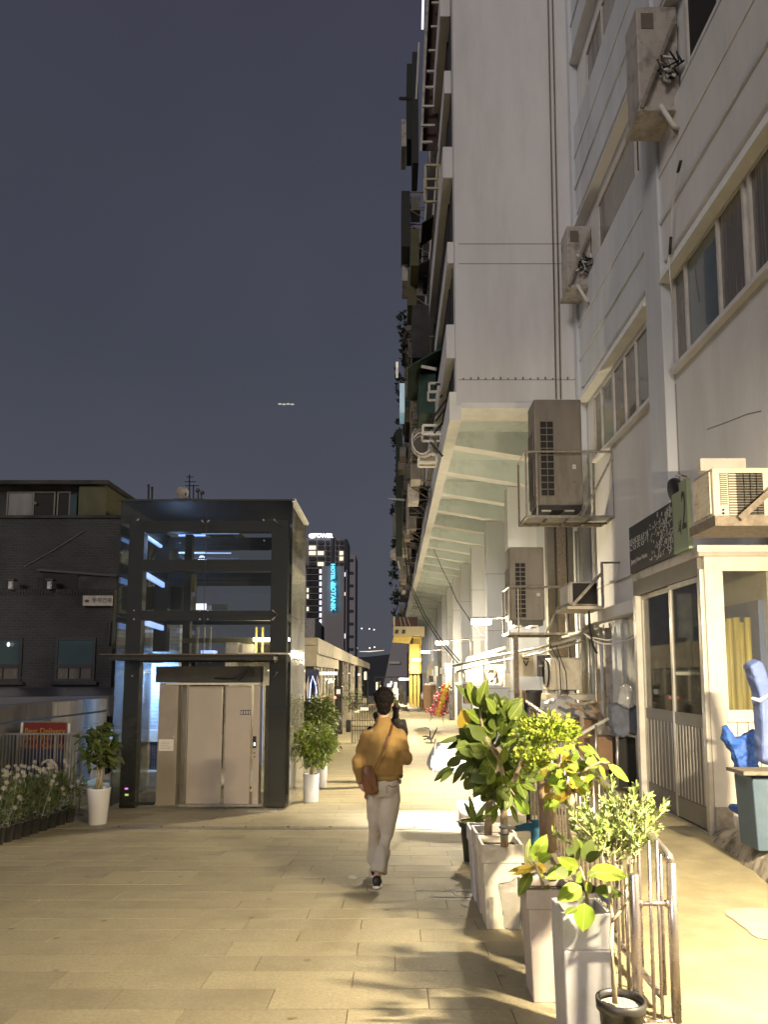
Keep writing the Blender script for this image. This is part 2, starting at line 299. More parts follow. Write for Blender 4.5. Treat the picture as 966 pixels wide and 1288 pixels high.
def leafmat(name, c1, c2, vein, tr=0.35, rough=0.35):
    m = bpy.data.materials.new(name); m.use_nodes = True
    n, l = m.node_tree.nodes, m.node_tree.links; p = n['Principled BSDF']
    p.inputs['Roughness'].default_value = 0.48; p.inputs['Specular IOR Level'].default_value = 0.28
    tc = n.new('ShaderNodeTexCoord'); sx = n.new('ShaderNodeSeparateXYZ'); l.new(tc.outputs['Object'], sx.inputs[0])
    oi = n.new('ShaderNodeObjectInfo')
    t = n.new('ShaderNodeTexNoise'); t.inputs['Scale'].default_value = 4
    l.new(tc.outputs['Object'], t.inputs['Vector'])
    ad = n.new('ShaderNodeMath'); ad.operation = 'ADD'; l.new(oi.outputs['Random'], ad.inputs[0]); l.new(t.outputs['Fac'], ad.inputs[1])
    mr = n.new('ShaderNodeMapRange'); mr.inputs['From Min'].default_value = 0.4; mr.inputs['From Max'].default_value = 1.5; l.new(ad.outputs[0], mr.inputs[0])
    mx = n.new('ShaderNodeMix'); mx.data_type = 'RGBA'; mx.inputs[6].default_value = (*c1, 1); mx.inputs[7].default_value = (*c2, 1); l.new(mr.outputs[0], mx.inputs[0])
    # midrib and side veins in leaf coordinates (leaf runs 0..1 along y, x across)
    ab = n.new('ShaderNodeMath'); ab.operation = 'ABSOLUTE'; l.new(sx.outputs[0], ab.inputs[0])
    lt = n.new('ShaderNodeMath'); lt.operation = 'LESS_THAN'; lt.inputs[1].default_value = 0.016; l.new(ab.outputs[0], lt.inputs[0])
    sk = n.new('ShaderNodeMath'); sk.operation = 'SUBTRACT'; l.new(sx.outputs[1], sk.inputs[0]); l.new(ab.outputs[0], sk.inputs[1])
    ml = n.new('ShaderNodeMath'); ml.operation = 'MULTIPLY'; ml.inputs[1].default_value = 11; l.new(sk.outputs[0], ml.inputs[0])
    frc = n.new('ShaderNodeMath'); frc.operation = 'FRACT'; l.new(ml.outputs[0], frc.inputs[0])
    l2 = n.new('ShaderNodeMath'); l2.operation = 'LESS_THAN'; l2.inputs[1].default_value = 0.11; l.new(frc.outputs[0], l2.inputs[0])
    m5 = n.new('ShaderNodeMath'); m5.operation = 'MULTIPLY'; m5.inputs[1].default_value = 0.45; l.new(l2.outputs[0], m5.inputs[0])
    m6 = n.new('ShaderNodeMath'); m6.operation = 'MAXIMUM'; l.new(m5.outputs[0], m6.inputs[0]); l.new(lt.outputs[0], m6.inputs[1])
    m2 = n.new('ShaderNodeMix'); m2.data_type = 'RGBA'; l.new(m6.outputs[0], m2.inputs[0]); l.new(mx.outputs[2], m2.inputs[6]); m2.inputs[7].default_value = (*vein, 1)
    l.new(m2.outputs[2], p.inputs['Base Color'])
    tl = n.new('ShaderNodeBsdfTranslucent'); l.new(m2.outputs[2], tl.inputs[0])
    ms = n.new('ShaderNodeMixShader'); ms.inputs[0].default_value = tr; l.new(p.outputs[0], ms.inputs[1]); l.new(tl.outputs[0], ms.inputs[2])
    l.new(ms.outputs[0], n['Material Output'].inputs[0])
    return m
M['leafg'] = leafmat('rubber leaf green', (0.10, 0.155, 0.02), (0.20, 0.27, 0.035), (0.34, 0.38, 0.10))
M['leafd'] = leafmat('dark rubber leaf', (0.055, 0.082, 0.016), (0.10, 0.14, 0.025), (0.10, 0.11, 0.04), 0.15)
M['leafy'] = leafmat('yellow rubber leaf', (0.36, 0.25, 0.03), (0.45, 0.34, 0.05), (0.5, 0.4, 0.1))
M['leafb'] = leafmat('bright new leaf', (0.18, 0.33, 0.025), (0.33, 0.44, 0.045), (0.5, 0.55, 0.14))
M['fine'] = mat('fine lime leaf', (0.19, 0.30, 0.025), 0.5, col2=(0.32, 0.40, 0.05), ns=9)
M['finey'] = mat('yellow lime leaf', (0.42, 0.40, 0.06), 0.5, col2=(0.30, 0.34, 0.05), ns=9)
M['olive'] = mat('olive leaf', (0.19, 0.27, 0.065), 0.5, col2=(0.33, 0.39, 0.12), ns=16)
M['bush'] = mat('dark bush leaf', (0.045, 0.065, 0.02), 0.5, col2=(0.10, 0.13, 0.035), ns=7)
M['bushm'] = mat('mid bush leaf', (0.10, 0.15, 0.045), 0.5, col2=(0.22, 0.26, 0.08), ns=7)
M['ivy'] = mat('black green ivy', (0.02, 0.028, 0.016), 0.8)

# ------------------------------------------------------------------ building blocks
class MB:
    def __init__(s): s.v = []; s.f = []
    def box(s, x0, x1, y0, y1, z0, z1):
        b = len(s.v)
        s.v += [(x0, y0, z0), (x1, y0, z0), (x1, y1, z0), (x0, y1, z0), (x0, y0, z1), (x1, y0, z1), (x1, y1, z1), (x0, y1, z1)]
        s.f += [tuple(b + i for i in q) for q in ((0, 3, 2, 1), (4, 5, 6, 7), (0, 1, 5, 4), (1, 2, 6, 5), (2, 3, 7, 6), (3, 0, 4, 7))]
        return s
    def hexa(s, bot, top):           # four bottom corners, four top corners
        b = len(s.v); s.v += [tuple(p) for p in bot] + [tuple(p) for p in top]
        s.f += [tuple(b + i for i in q) for q in ((0, 3, 2, 1), (4, 5, 6, 7), (0, 1, 5, 4), (1, 2, 6, 5), (2, 3, 7, 6), (3, 0, 4, 7))]
        return s
    def tube(s, pts, r, n=8, caps=True):
        pts = [Vector(p) for p in pts]; rs = r if isinstance(r, (list, tuple)) else [r] * len(pts)
        b = len(s.v); ref = Vector((0.03, 0.02, 1))
        for i, p in enumerate(pts):
            d = (pts[min(i + 1, len(pts) - 1)] - pts[max(i - 1, 0)]).normalized()
            q = ref if abs(d.dot(ref.normalized())) < 0.95 else Vector((1, 0, 0.05))
            a = d.cross(q).normalized(); c = d.cross(a).normalized()
            for k in range(n):
                t = 2 * math.pi * k / n
                s.v.append(tuple(p + (a * math.cos(t) + c * math.sin(t)) * rs[i]))
        for i in range(len(pts) - 1):
            for k in range(n):
                k2 = (k + 1) % n
                s.f.append((b + i * n + k, b + i * n + k2, b + (i + 1) * n + k2, b + (i + 1) * n + k))
        if caps:
            s.f.append(tuple(b + k for k in reversed(range(n)))); s.f.append(tuple(b + (len(pts) - 1) * n + k for k in range(n)))
        return s
    def bar(s, p, q, w, h=None):      # square bar
        p, q = Vector(p), Vector(q); h = h or w; d = (q - p).normalized()
        up = Vector((0, 0, 1)) if abs(d.z) < 0.9 else Vector((0, 1, 0))
        a = d.cross(up).normalized() * w / 2; c = a.cross(d).normalized() * h / 2
        return s.hexa([p - a - c, p + a - c, q + a - c, q - a - c], [p - a + c, p + a + c, q + a + c, q - a + c])
    def lathe(s, prof, n=20, c=(0, 0, 0), cap=True):
        b = len(s.v)
        for r, z in prof:
            for k in range(n):
                t = 2 * math.pi * k / n; s.v.append((c[0] + r * math.cos(t), c[1] + r * math.sin(t), c[2] + z))
        for i in range(len(prof) - 1):
            for k in range(n):
                k2 = (k + 1) % n; s.f.append((b + i * n + k, b + i * n + k2, b + (i + 1) * n + k2, b + (i + 1) * n + k))
        if cap:
            s.f.append(tuple(b + k for k in reversed(range(n)))); s.f.append(tuple(b + (len(prof) - 1) * n + k for k in range(n)))
        return s
    def face(s, pts):
        b = len(s.v); s.v += [tuple(p) for p in pts]; s.f.append(tuple(range(b, b + len(pts)))); return s
    def ball(s, c, r, n=10, m=6, sq=(1, 1, 1)):
        b = len(s.v)
        for i in range(1, m):
            a = math.pi * i / m
            for k in range(n):
                t = 2 * math.pi * k / n
                s.v.append((c[0] + r * sq[0] * math.sin(a) * math.cos(t), c[1] + r * sq[1] * math.sin(a) * math.sin(t), c[2] + r * sq[2] * math.cos(a)))
        s.v += [(c[0], c[1], c[2] + r * sq[2]), (c[0], c[1], c[2] - r * sq[2])]
        T, B = len(s.v) - 2, len(s.v) - 1
        for i in range(m - 2):
            for k in range(n):
                k2 = (k + 1) % n; s.f.append((b + i * n + k, b + (i + 1) * n + k, b + (i + 1) * n + k2, b + i * n + k2))
        for k in range(n):
            k2 = (k + 1) % n; s.f.append((T, b + k, b + k2)); s.f.append((B, b + (m - 2) * n + k2, b + (m - 2) * n + k))
        return s
    def mesh(s, name):
        me = bpy.data.meshes.new(name); me.from_pydata(s.v, [], s.f); me.update(); return me
    def build(s, name, m, parent=None, smooth=False, bevel=0.0, label=None, kind=None):
        me = s.mesh(name); me.materials.append(m)
        if smooth:
            for p in me.polygons: p.use_smooth = True
        return link(name, me, parent, bevel, label, kind)

def world_loc(o):
    p = Vector((0, 0, 0))
    while o: p += o.location; o = o.parent
    return p
WL = {}
def link(name, me, parent=None, bevel=0.0, label=None, kind=None):
    o = bpy.data.objects.new(name, me); C.objects.link(o)
    if parent:
        o.parent = parent
        o.matrix_parent_inverse = Matrix.Translation(-WL.get(parent.name, Vector((0, 0, 0))))
    WL[o.name] = WL.get(parent.name, Vector((0, 0, 0))) * 0 if parent else Vector((0, 0, 0))
    if bevel:
        b = o.modifiers.new('bevel', 'BEVEL'); b.width = bevel; b.segments = 2; b.limit_method = 'ANGLE'
    if label: o['label'] = label
    if kind: o['kind'] = kind
    return o
def tag(o, label, cat, group=None):
    o['label'] = label; o['category'] = cat
    if group: o['group'] = group
    return o
def thing(name, label, cat, loc=(0, 0, 0), group=None):
    o = bpy.data.objects.new(name, None); C.objects.link(o); o.location = loc; o.empty_display_size = 0.1
    WL[o.name] = Vector(loc)
    return tag(o, label, cat, group)
def struct(o): o['kind'] = 'structure'; return o
def place(name, mesh, m4, parent=None):   # object with shared mesh at a world matrix
    o = bpy.data.objects.new(name, mesh); C.objects.link(o)
    if parent:
        o.parent = parent; o.matrix_parent_inverse = Matrix.Translation(-WL.get(parent.name, Vector((0, 0, 0))))
    o.matrix_basis = m4
    return o
def dup(root, loc, rz=0.0, label=None, group=None):
    r = root.copy(); C.objects.link(r); r.location = loc; r.rotation_euler = (0, 0, rz)
    if label: r['label'] = label
    if group: r['group'] = group
    WL[r.name] = Vector(loc)
    for ch in list(root.children):
        c = ch.copy(); C.objects.link(c); c.parent = r
        for g in ch.children:
            d = g.copy(); C.objects.link(d); d.parent = c
    return r
def text(name, body, m, p, size, rot, parent, ext=0.002, sx=1.0, align='CENTER', spacing=1.0, off=0.0):
    cu = bpy.data.curves.new(name, 'FONT'); cu.body = body; cu.size = size; cu.extrude = ext
    cu.align_x = align; cu.align_y = 'CENTER'; cu.space_character = spacing; cu.resolution_u = 3
    cu.offset = off
    tmp = bpy.data.objects.new('tmp', cu); C.objects.link(tmp)
    dg = bpy.context.evaluated_depsgraph_get(); dg.update()
    me = bpy.data.meshes.new_from_object(tmp.evaluated_get(dg)); me.name = name; bpy.data.objects.remove(tmp)
    me.materials.clear(); me.materials.append(m)
    o = bpy.data.objects.new(name, me); C.objects.link(o)
    o.parent = parent; o.matrix_parent_inverse = Matrix.Translation(-WL.get(parent.name, Vector((0, 0, 0))))
    o.location = p; o.rotation_euler = rot; o.scale = (sx, 1, 1)
    return o
FRONT = (R(90), 0, 0)            # lettering facing the camera (-Y)
LEFTF = (R(90), 0, R(-90))       # lettering on a face looking towards -X
def fb(mb, u0, v0, u1, v1, Y, d, dz=0.0):          # frontal box measured from photo corners at distance Y, d deep
    p, q = aY(u0, v1, Y), aY(u1, v0, Y)
    return mb.box(min(p.x, q.x), max(p.x, q.x), Y, Y + d, min(p.z, q.z), max(p.z, q.z))
def remesh(mb, name, vox, m, parent, smooth=6, label=None):
    me = mb.mesh('tmp'); o = bpy.data.objects.new('tmp', me); C.objects.link(o)
    r = o.modifiers.new('r', 'REMESH'); r.mode = 'VOXEL'; r.voxel_size = vox
    s = o.modifiers.new('s', 'SMOOTH'); s.iterations = smooth; s.factor = 0.6
    dg = bpy.context.evaluated_depsgraph_get(); dg.update()
    me2 = bpy.data.meshes.new_from_object(o.evaluated_get(dg)); me2.name = name
    bpy.data.objects.remove(o); me2.materials.clear(); me2.materials.append(m)
    for p in me2.polygons: p.use_smooth = True
    return link(name, me2, parent, label=label)
def wall_lamp(p, power, size=0.42, label='', arm=None, aim=None, cat='lamp', col=(1.0, 0.84, 0.56)):
    t = thing('wall_lamp', label, cat, p, 'lit walkway lamps')
    MB().box(p[0] - size / 2, p[0] + size / 2, p[1] - 0.07, p[1] + 0.07, p[2] + 0.012, p[2] + 0.05).build('housing', M['galv'], t)
    MB().box(p[0] - size / 2 + 0.01, p[0] + size / 2 - 0.01, p[1] - 0.06, p[1] + 0.06, p[2] - 0.10, p[2] + 0.010).build('lamp_tube', M['tube'], t, bevel=0.01)
    if arm: MB().tube([(p[0] + size / 2 - 0.03, p[1], p[2] + 0.03)] + arm, 0.022, 8).build('arm', M['galv'], t, True)
    if not aim:
        d2 = bpy.data.lights.new('lamp_light', 'POINT'); d2.shadow_soft_size = 0.09; d2.energy = power * 1.15; d2.color = col
        o2 = bpy.data.objects.new('lamp_light', d2); C.objects.link(o2); o2.parent = t; o2.location = (0, 0, -0.22)
        aim = (-.35, -.05, -1)
    if aim:
        d = bpy.data.lights.new('lamp_light', 'AREA'); d.shape = 'RECTANGLE'; d.size = size; d.size_y = 0.05
    else:
        d = bpy.data.lights.new('lamp_light', 'POINT'); d.shadow_soft_size = 0.09
    d.energy = power; d.color = col
    o = bpy.data.objects.new('lamp_light', d); C.objects.link(o); o.parent = t; o.location = (0, 0, -0.12)
    if aim: o.rotation_euler = Vector(aim).to_track_quat('-Z', 'Y').to_euler()
    return t

# =================================================================== GROUND, DECK
g = MB().box(-1500, 1500, -200, 3000, -9.0, -8.0).build('ground', M['ground']); struct(g)
# the walkway slab: a ramp down to y = 10.7 m, then level
d = MB()
d.hexa([(-9, -4, -0.9), (1.05, -4, -0.9), (1.05, 10.7, -1.6), (-9, 10.7, -1.6)], [(-9, -4, 0.232), (1.05, -4, 0.232), (1.05, 10.7, -0.65), (-9, 10.7, -0.65)])
d.box(-6.3, 3.7, 10.7, 80, -1.6, -0.65)
deck = d.build('walkway_deck', M['joint']); struct(deck)
# stones of the ramp: rows across, running bond; the joints are recessed
stones = []
y = 1.7; row = 0
SW, SD, GAP = 0.86, 0.30, 0.0035
while y < 10.68:
    y1 = min(y + SD, 10.7)
    off = (row % 2) * SW * 0.5 + (0.18 if row % 5 == 0 else 0)
    x = 1.05 - off
    first = True
    while x > -6.4:
        xa = x - SW
        xb = x
        if first and off == 0: xb = x
        stones.append((xa, xb, y, y1)); x = xa; first = False
    if off: stones.append((1.05 - off, 1.05, y, y1))
    y += SD; row += 1
def seen(s):
    cx, cy = (s[0] + s[1]) / 2, (s[2] + s[3]) / 2
    u = 495 + cx / max(cy, 0.1) * F_PX
    return -60 < u < 1000 and cy > 3.3
vis = sorted([s for s in stones if seen(s)], key=lambda s: s[2])
def stone_geo(mb, s):
    h = random.uniform(-0.0012, 0.0012)
    a, b, c, e2 = s[0] + GAP / 2, s[1] - GAP / 2, s[2] + GAP / 2, s[3] - GAP / 2
    k = 0.004
    def P(x, yy, dz): return (x, yy, -0.06 * yy + dz)
    lo, up = -0.016, 0.0 + h
    mb.hexa([P(a, c, lo), P(b, c, lo), P(b, e2, lo), P(a, e2, lo)], [P(a + 0.001, c + 0.001, up), P(b - 0.001, c + 0.001, up), P(b - 0.001, e2 - 0.001, up), P(a + 0.001, e2 - 0.001, up)])
SM = [M['stone'], M['stone_b'], M['stone_c'], M['stone'], M['stone'], M['stone_c']]
for s in vis[:298]:
    mb = MB(); stone_geo(mb, s); mb.build('paving_stone', random.choice(SM), deck)
rest = MB()
for s in vis[298:] + [s for s in stones if not seen(s)]: stone_geo(rest, s)
if rest.v: rest.build('distant_paving', M['stone_b'], deck, kind='stuff')
lv = MB(); y = 10.74; row = 0
while y < 46:
    off = (row % 2) * 0.6
    x = -6.3 - off
    while x < 3.7:
        a, b = max(x, -6.3), min(x + 1.2, 3.7)
        if b - a > 0.05:
            lv.box(a + 0.004, b - 0.004, y + 0.005, y + 0.295, -0.66, -0.642 + random.uniform(-0.001, 0.001))
        x += 1.2
    y += 0.30; row += 1
lv.build('level_paving', M['stone'], deck, kind='stuff')
MB().box(-5.4, 3.7, 46.1, 79, -0.66, -0.644).build('far_paving', M['stone'], deck)
# steel joint cover across the walkway at the foot of the ramp, with its bolts
jc = MB().box(-4.2, 1.0, 10.62, 10.80, -0.644, -0.632).build('expansion_joint_cover', M['galv'], deck)
bm_ = MB()
for i in range(9): bm_.lathe([(0.018, 0), (0.018, 0.007)], 8, (-3.9 + i * 0.6, 10.77, -0.632))
bm_.build('bolt', M['black'], jc, kind='stuff')
# drain grille before the lift
dg = MB(); p = onramp(312, 1020); q = onramp(352, 1017)
for i in range(12): dg.box(p.x + i * (q.x - p.x) / 12, p.x + (i + 0.55) * (q.x - p.x) / 12, 11.95, 12.1, -0.64, -0.634)
dg.build('drain_grille', M['creamf'], deck)
# lime stains on the stones right of the walking man
for k, poly in enumerate([[(522, 1119), (560, 1119), (592, 1119), (592, 1121.5), (560, 1121), (545, 1120.6), (522, 1120.4)],
                          [(523, 1114), (527, 1116), (528, 1119), (524, 1119.5), (525.5, 1117), (522.5, 1115.5)],
                          [(560, 1117), (568, 1116), (573, 1119), (574, 1124), (580, 1127), (573, 1127), (569, 1122), (562, 1119.5)],
                          [(541, 1127), (566, 1127.5), (594, 1127.5), (594, 1129), (566, 1129), (541, 1128.4)],
                          [(578, 1136), (586, 1136), (592, 1139), (590, 1141), (582, 1139.5)],
                          [(438, 1102), (445, 1101), (450, 1104), (447, 1107), (438, 1106)]]):
    n_ = len(poly); pts = []
    for (u, v) in poly:
        p = onramp(u, v); pts.append((p.x, p.y, p.z + 0.0035))
    MB().face(pts).build('lime_stain', M['lime'], deck)
lf = [onramp(u, v) + Vector((0, 0, 0.004)) for u, v in ((361, 1281), (366, 1279.5), (373, 1280), (374, 1282), (366, 1283), (361, 1282.4))]
tag(MB().face(lf).build('fallen_leaf', M['barkd']), 'small brown fallen leaf lying on the paving at the bottom edge', 'leaf')

# upper walkway on the right with its retaining edge, kerb and patch
uw = MB()
uw.box(1.05, 3.7, -4, 8.2, -1.4, 0.0)
uw.box(1.9, 3.7, 8.2, 13.9, -1.4, -0.002)
up = uw.build('upper_walkway', M['concrete']); struct(up)
pp = [aZ(u, v, 0.006) for u, v in ((913, 1146), (925, 1143), (945, 1142), (985, 1143), (1010, 1190), (966, 1181), (955, 1180), (945, 1175), (941, 1169), (930, 1162), (922, 1155), (914, 1151))]
MB().face(pp).build('cement_patch', M['patch'], up)
# kerb: rough mortar ledge
kb = MB(); N = 26
k0, k1 = aZ(888, 1049, 0), aZ(1010, 1142, 0)
prev = None
for i in range(N + 1):
    t = i / N; b = k0.lerp(k1, t)
    w = noise.noise(Vector((t * 9, 0, 0))) * 0.05
    h = 0.05 + 0.12 * min(1, t * 3.0) + noise.noise(Vector((t * 14, 5, 0))) * 0.02
    cur = [(b.x + w - 0.02, b.y + w * .3, -0.01), (b.x + w + 0.045 + 0.02 * noise.noise(Vector((t * 20, 9, 0))), b.y, h * 0.6), (b.x + w + 0.11, b.y, h), (3.71, b.y + 0.0, h + 0.02)]
    if prev:
        for j in range(3): kb.face([prev[j], prev[j + 1], cur[j + 1], cur[j]])
    prev = cur
kb = kb.build('mortar_kerb', M['kerb'], smooth=True); struct(kb)

# =================================================================== THE LONG CONCRETE BUILDING ON THE RIGHT
XW, XO, YF, ZS, TOP = 3.7, 1.22, 13.9, 6.73, 25.0
bld = thing('concrete_building', 'long pale concrete building with jutting upper storeys and a row of columns along the walkway', 'building', (XW, YF, 0))
MB().box(XW, XW + 0.5, -3, YF, 0, TOP).build('side_wall', M['plaster'], bld)
MB().box(XO, XW + 0.5, YF, YF + 0.4, ZS, TOP).build('end_wall', M['plaster'], bld)
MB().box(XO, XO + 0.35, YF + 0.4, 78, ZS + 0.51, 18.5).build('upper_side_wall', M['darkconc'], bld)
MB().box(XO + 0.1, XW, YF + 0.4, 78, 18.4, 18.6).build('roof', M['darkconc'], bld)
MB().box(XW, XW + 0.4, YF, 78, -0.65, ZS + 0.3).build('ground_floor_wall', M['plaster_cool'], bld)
MB().box(XO, XW, YF + 0.4, 78, ZS + 0.28, ZS + 0.5).build('soffit', M['mint'], bld)
MB().box(XO - 0.13, XO + 0.10, YF + 0.003, 66, ZS - 0.30, ZS + 0.27).build('edge_beam', M['beam'], bld)
MB().box(XO + 0.10, XW, YF - 0.003, YF + 0.75, ZS - 0.06, ZS + 0.05).build('end_trim', M['beam'], bld)
# haunched cantilever beams and columns
ys = [16.3 + 2.2 * i for i in range(28)]
beams_me = None
for i, y in enumerate(ys):
    x0, x1, xm = XO + 0.1, XW, 3.3
    zt = ZS + 0.28; z0 = ZS - 0.02; z1 = ZS - 0.42
    if beams_me is None:
        mb = MB()
        mb.hexa([(x0, 0, z0), (x1, 0, z1), (x1, 0.36, z1), (x0, 0.36, z0)], [(x0, 0, zt), (x1, 0, zt), (x1, 0.36, zt), (x0, 0.36, zt)])
        beams_me = mb.mesh('beam'); beams_me.materials.append(M['mint']); beams_me.materials.append(M['beam'])
        beams_me.polygons[0].material_index = 1  # cream bottom face: the highlight from below is put into the colour
    place('beam', beams_me, Matrix.Translation((0, y, 0)), bld)
cm = None
for i, y in enumerate(ys[1::2]):
    if cm is None:
        mb = MB().box(2.95, 3.7, 0, 0.5, -0.66, ZS - 0.36)
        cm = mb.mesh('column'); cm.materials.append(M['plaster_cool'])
        gm = MB(); 
        for z in (1.1, 2.9, 4.7): gm.box(2.94, 3.7, -0.004, 0.3, z, z + 0.015)
        gm = gm.mesh('column_joint'); gm.materials.append(M['groove'])
    c_ = place('column', cm, Matrix.Translation((0, y + 0.28 if y < 40 else y, 0)), bld)
    c_['label'] = 'pale column under the cantilevered storeys'
    place('column_joint', gm, Matrix.Translation((0, 0, 0)), c_)
# end wall: grooves and pipes
for i, (v, zz) in enumerate(((478, None), (307, None), (332, None))):
    a = aY(577, v, YF - 0.004); b = aY(727, v, YF - 0.004)
    MB().box(a.x, b.x, YF - 0.006, YF + 0.01, a.z, a.z + 0.011).build('wall_groove', M['groove'], bld)
bn_ = MB()
for i in range(16):
    c_ = aY(582 + i * 9.4, 477, YF - .01); bn_.box(c_.x, c_.x + .03, YF - .012, YF, c_.z, c_.z + .025 + .012 * (i % 3))
bn_.build('wall_fixings', M['rust'], bld, kind='stuff')
a, b = aY(688, -10, YF - 0.03), aY(701, 502, YF - 0.03)
for dx in (0, 0.09): MB().tube([(a.x + dx + 0.02, YF - 0.03, a.z), (b.x + dx - 0.02, YF - 0.03, b.z)], 0.012, 6).build('conduit', M['rust'], bld, True)
# corner nib (cooler painted strip between end wall and side wall)
MB().box(XW - 0.16, XW - 0.002, YF - 0.22, YF - 0.001, 0.6, 19).build('corner_pier', M['plaster_cool'], bld, bevel=0.01)
# pilaster
MB().box(3.56, 3.70, 9.35, 9.95, 0, 20).build('pilaster', M['plaster_cool'], bld, bevel=0.015)
# spandrels and mouldings on the side wall, storey by storey
for k in range(4):
    z = 5.42 + 3.52 * k
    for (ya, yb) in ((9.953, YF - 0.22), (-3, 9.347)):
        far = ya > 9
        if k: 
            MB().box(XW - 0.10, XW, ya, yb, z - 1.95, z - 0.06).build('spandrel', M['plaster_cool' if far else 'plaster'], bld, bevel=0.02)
            MB().box(XW - 0.115, XW, ya, yb, z - 0.75, z - 0.72).build('moulding', M['plaster'], bld)
            MB().box(XW - 0.13, XW, ya, yb, z - 1.42, z - 1.36).build('moulding', M['plaster_cool'], bld, bevel=0.01)
        hd = MB(); zh = z + 1.28
        hd.hexa([(XW - 0.17, ya, zh), (XW, ya, zh - 0.02), (XW, yb, zh - 0.02), (XW - 0.17, yb, zh)], [(XW - 0.10, ya, zh + 0.20), (XW, ya, zh + 0.24), (XW, yb, zh + 0.24), (XW - 0.10, yb, zh + 0.20)])
        hd.build('window_hood', M['beam' if k == 0 else 'plaster'], bld)  # light on the lowest hoods put into their creamier colour
# windows of the side wall: (y0, y1, z0, z1, panes [(y0, y1, material)])
def window(y0, y1, z0, z1, panes):
    f = MB(); w = 0.045; X0 = XW - 0.035
    f.box(X0, XW + .01, y0, y1, z0, z0 + w).box(X0, XW + .01, y0, y1, z1 - w, z1)
    f.box(X0, XW + .01, y0, y0 + w, z0 + w, z1 - w).box(X0, XW + .01, y1 - w, y1, z0 + w, z1 - w)
    for (a, b, m) in panes:
        if a > y0 + 0.06: f.box(X0 - 0.008, XW + .01, a - w * 0.7, a + w * 0.3, z0 + w, z1 - w)
    wo = f.build('window', M['whitef'], bld)
    for (a, b, m) in panes:
        MB().box(XW - 0.012, XW + 0.004, max(a, y0 + w) + 0.005, min(b, y1 - w) - w * .75, z0 + w, z1 - w).build('pane', M[m], wo)
    MB().box(XW - 0.09, XW, y0 - 0.05, y1 + 0.05, z0 - 0.06, z0 - 0.003).build('sill', M['plaster'], wo)
window(10.05, 13.1, 5.42, 6.58, [(10.05, 10.75, 'greygl'), (10.75, 11.3, 'curtain'), (11.3, 11.9, 'curtain'), (11.9, 12.6, 'greygl'), (12.6, 13.1, 'curtain')])
window(4.2, 9.25, 5.48, 6.70, [(4.2, 5.2, 'bluegl'), (5.2, 6.3, 'curtain'), (6.3, 7.15, 'curtain'), (7.15, 7.28, 'whitef'), (7.28, 7.9, 'curtain'), (7.9, 8.82, 'bluegl'), (8.82, 9.25, 'curtain')])
window(10.25, 12.5, 8.92, 9.92, [(10.25, 10.45, 'dark'), (10.45, 12.5, 'curtain')])
window(4.0, 8.5, 8.98, 10.2, [(4.0, 5.2, 'curtain'), (5.2, 6.6, 'greygl'), (6.6, 7.6, 'curtain'), (7.6, 8.5, 'dark')])
window(10.9, 12.95, 12.1, 13.3, [(10.9, 11.9, 'curtain'), (11.9, 12.95, 'curtain')])
window(4.0, 8.9, 12.5, 13.7, [(4.0, 6.0, 'curtain'), (6, 7.5, 'dark'), (7.5, 8.9, 'curtain')])
# hanging cable with black sleeves beside the pilaster
cb = [aX(u, v, 3.52) for u, v in ((857, 203), (852, 225), (846, 262), (844, 300), (842, 322), (843, 345), (847, 380))]
tc_ = thing('hanging_cable', 'thin white cable with two black sleeves hanging beside the pilaster', 'cable', cb[0])
MB().tube(cb, 0.011, 6).build('cable', M['whitecable'], tc_, True)
MB().tube([aX(857, 202, 3.515), aX(853, 217, 3.515)], 0.02, 8).build('sleeve', M['black'], tc_, True)
MB().tube([aX(844.4, 298, 3.515), aX(843, 320, 3.515)], 0.02, 8).build('sleeve', M['black'], tc_, True)
# crack line
MB().tube([aX(890, 540, 3.698), aX(915, 531, 3.698), (aX(940, 521, 3.698)), aX(958, 517, 3.698)], 0.006, 4).build('wall_crack', M['groove'], bld)
# vertical joint in the side wall under the pilaster
MB().box(XW - 0.004, XW, 9.32, 9.34, 3.0, 5.3).build('wall_groove', M['groove'], bld)
# concrete lintel beam over the shop row behind the kiosk
p, q = aX(738, 785, 3.45), aX(800, 765, 3.45)
MB().box(3.5, 3.7, 9.3, YF - .25, 2.42, 2.62).build('lintel', M['plaster'], bld, bevel=0.015)
MB().box(3.655, 3.7, 9.3, YF - .25, 3.05, 3.09).build('moulding', M['plaster'], bld)
# ground floor shutters, boards and dark openings under it
MB().box(3.66, 3.70, 9.35, 10.15, 0, 2.35).build('board_panel', M['wood'], bld)
MB().box(3.62, 3.66, 10.2, 10.9, 0.0, 1.72).build('board_panel', M['whiteboard'], bld)
MB().box(3.66, 3.70, 10.15, 11.1, 1.75, 2.38).build('dark_opening', M['dark'], bld)
MB().box(3.60, 3.66, 10.12, 10.19, 0.0, 2.4).build('post', M['black'], bld)
MB().box(3.62, 3.66, 10.93, 11.5, 0.0, 2.36).build('board_panel', M['whiteboard'], bld)
MB().box(3.6, 3.66, 11.6, 12.2, 0, 2.38).build('board_panel', M['plaster_cool'], bld)
MB().box(3.05, 3.20, 14.5, 14.7, 0, 5.2).build('metal_duct', M['slat'], bld)
MB().box(3.24, 3.42, 14.45, 14.7, 0, 5.5).build('metal_duct', M['rust'], bld)
MB().box(3.45, 3.56, 14.45, 14.7, 0, 5.5).build('metal_duct', M['slat'], bld)
MB().box(3.52, 3.66, 12.3, 13.2, 0, 2.3).build('metal_duct', M['acgrey'], bld, bevel=0.02)
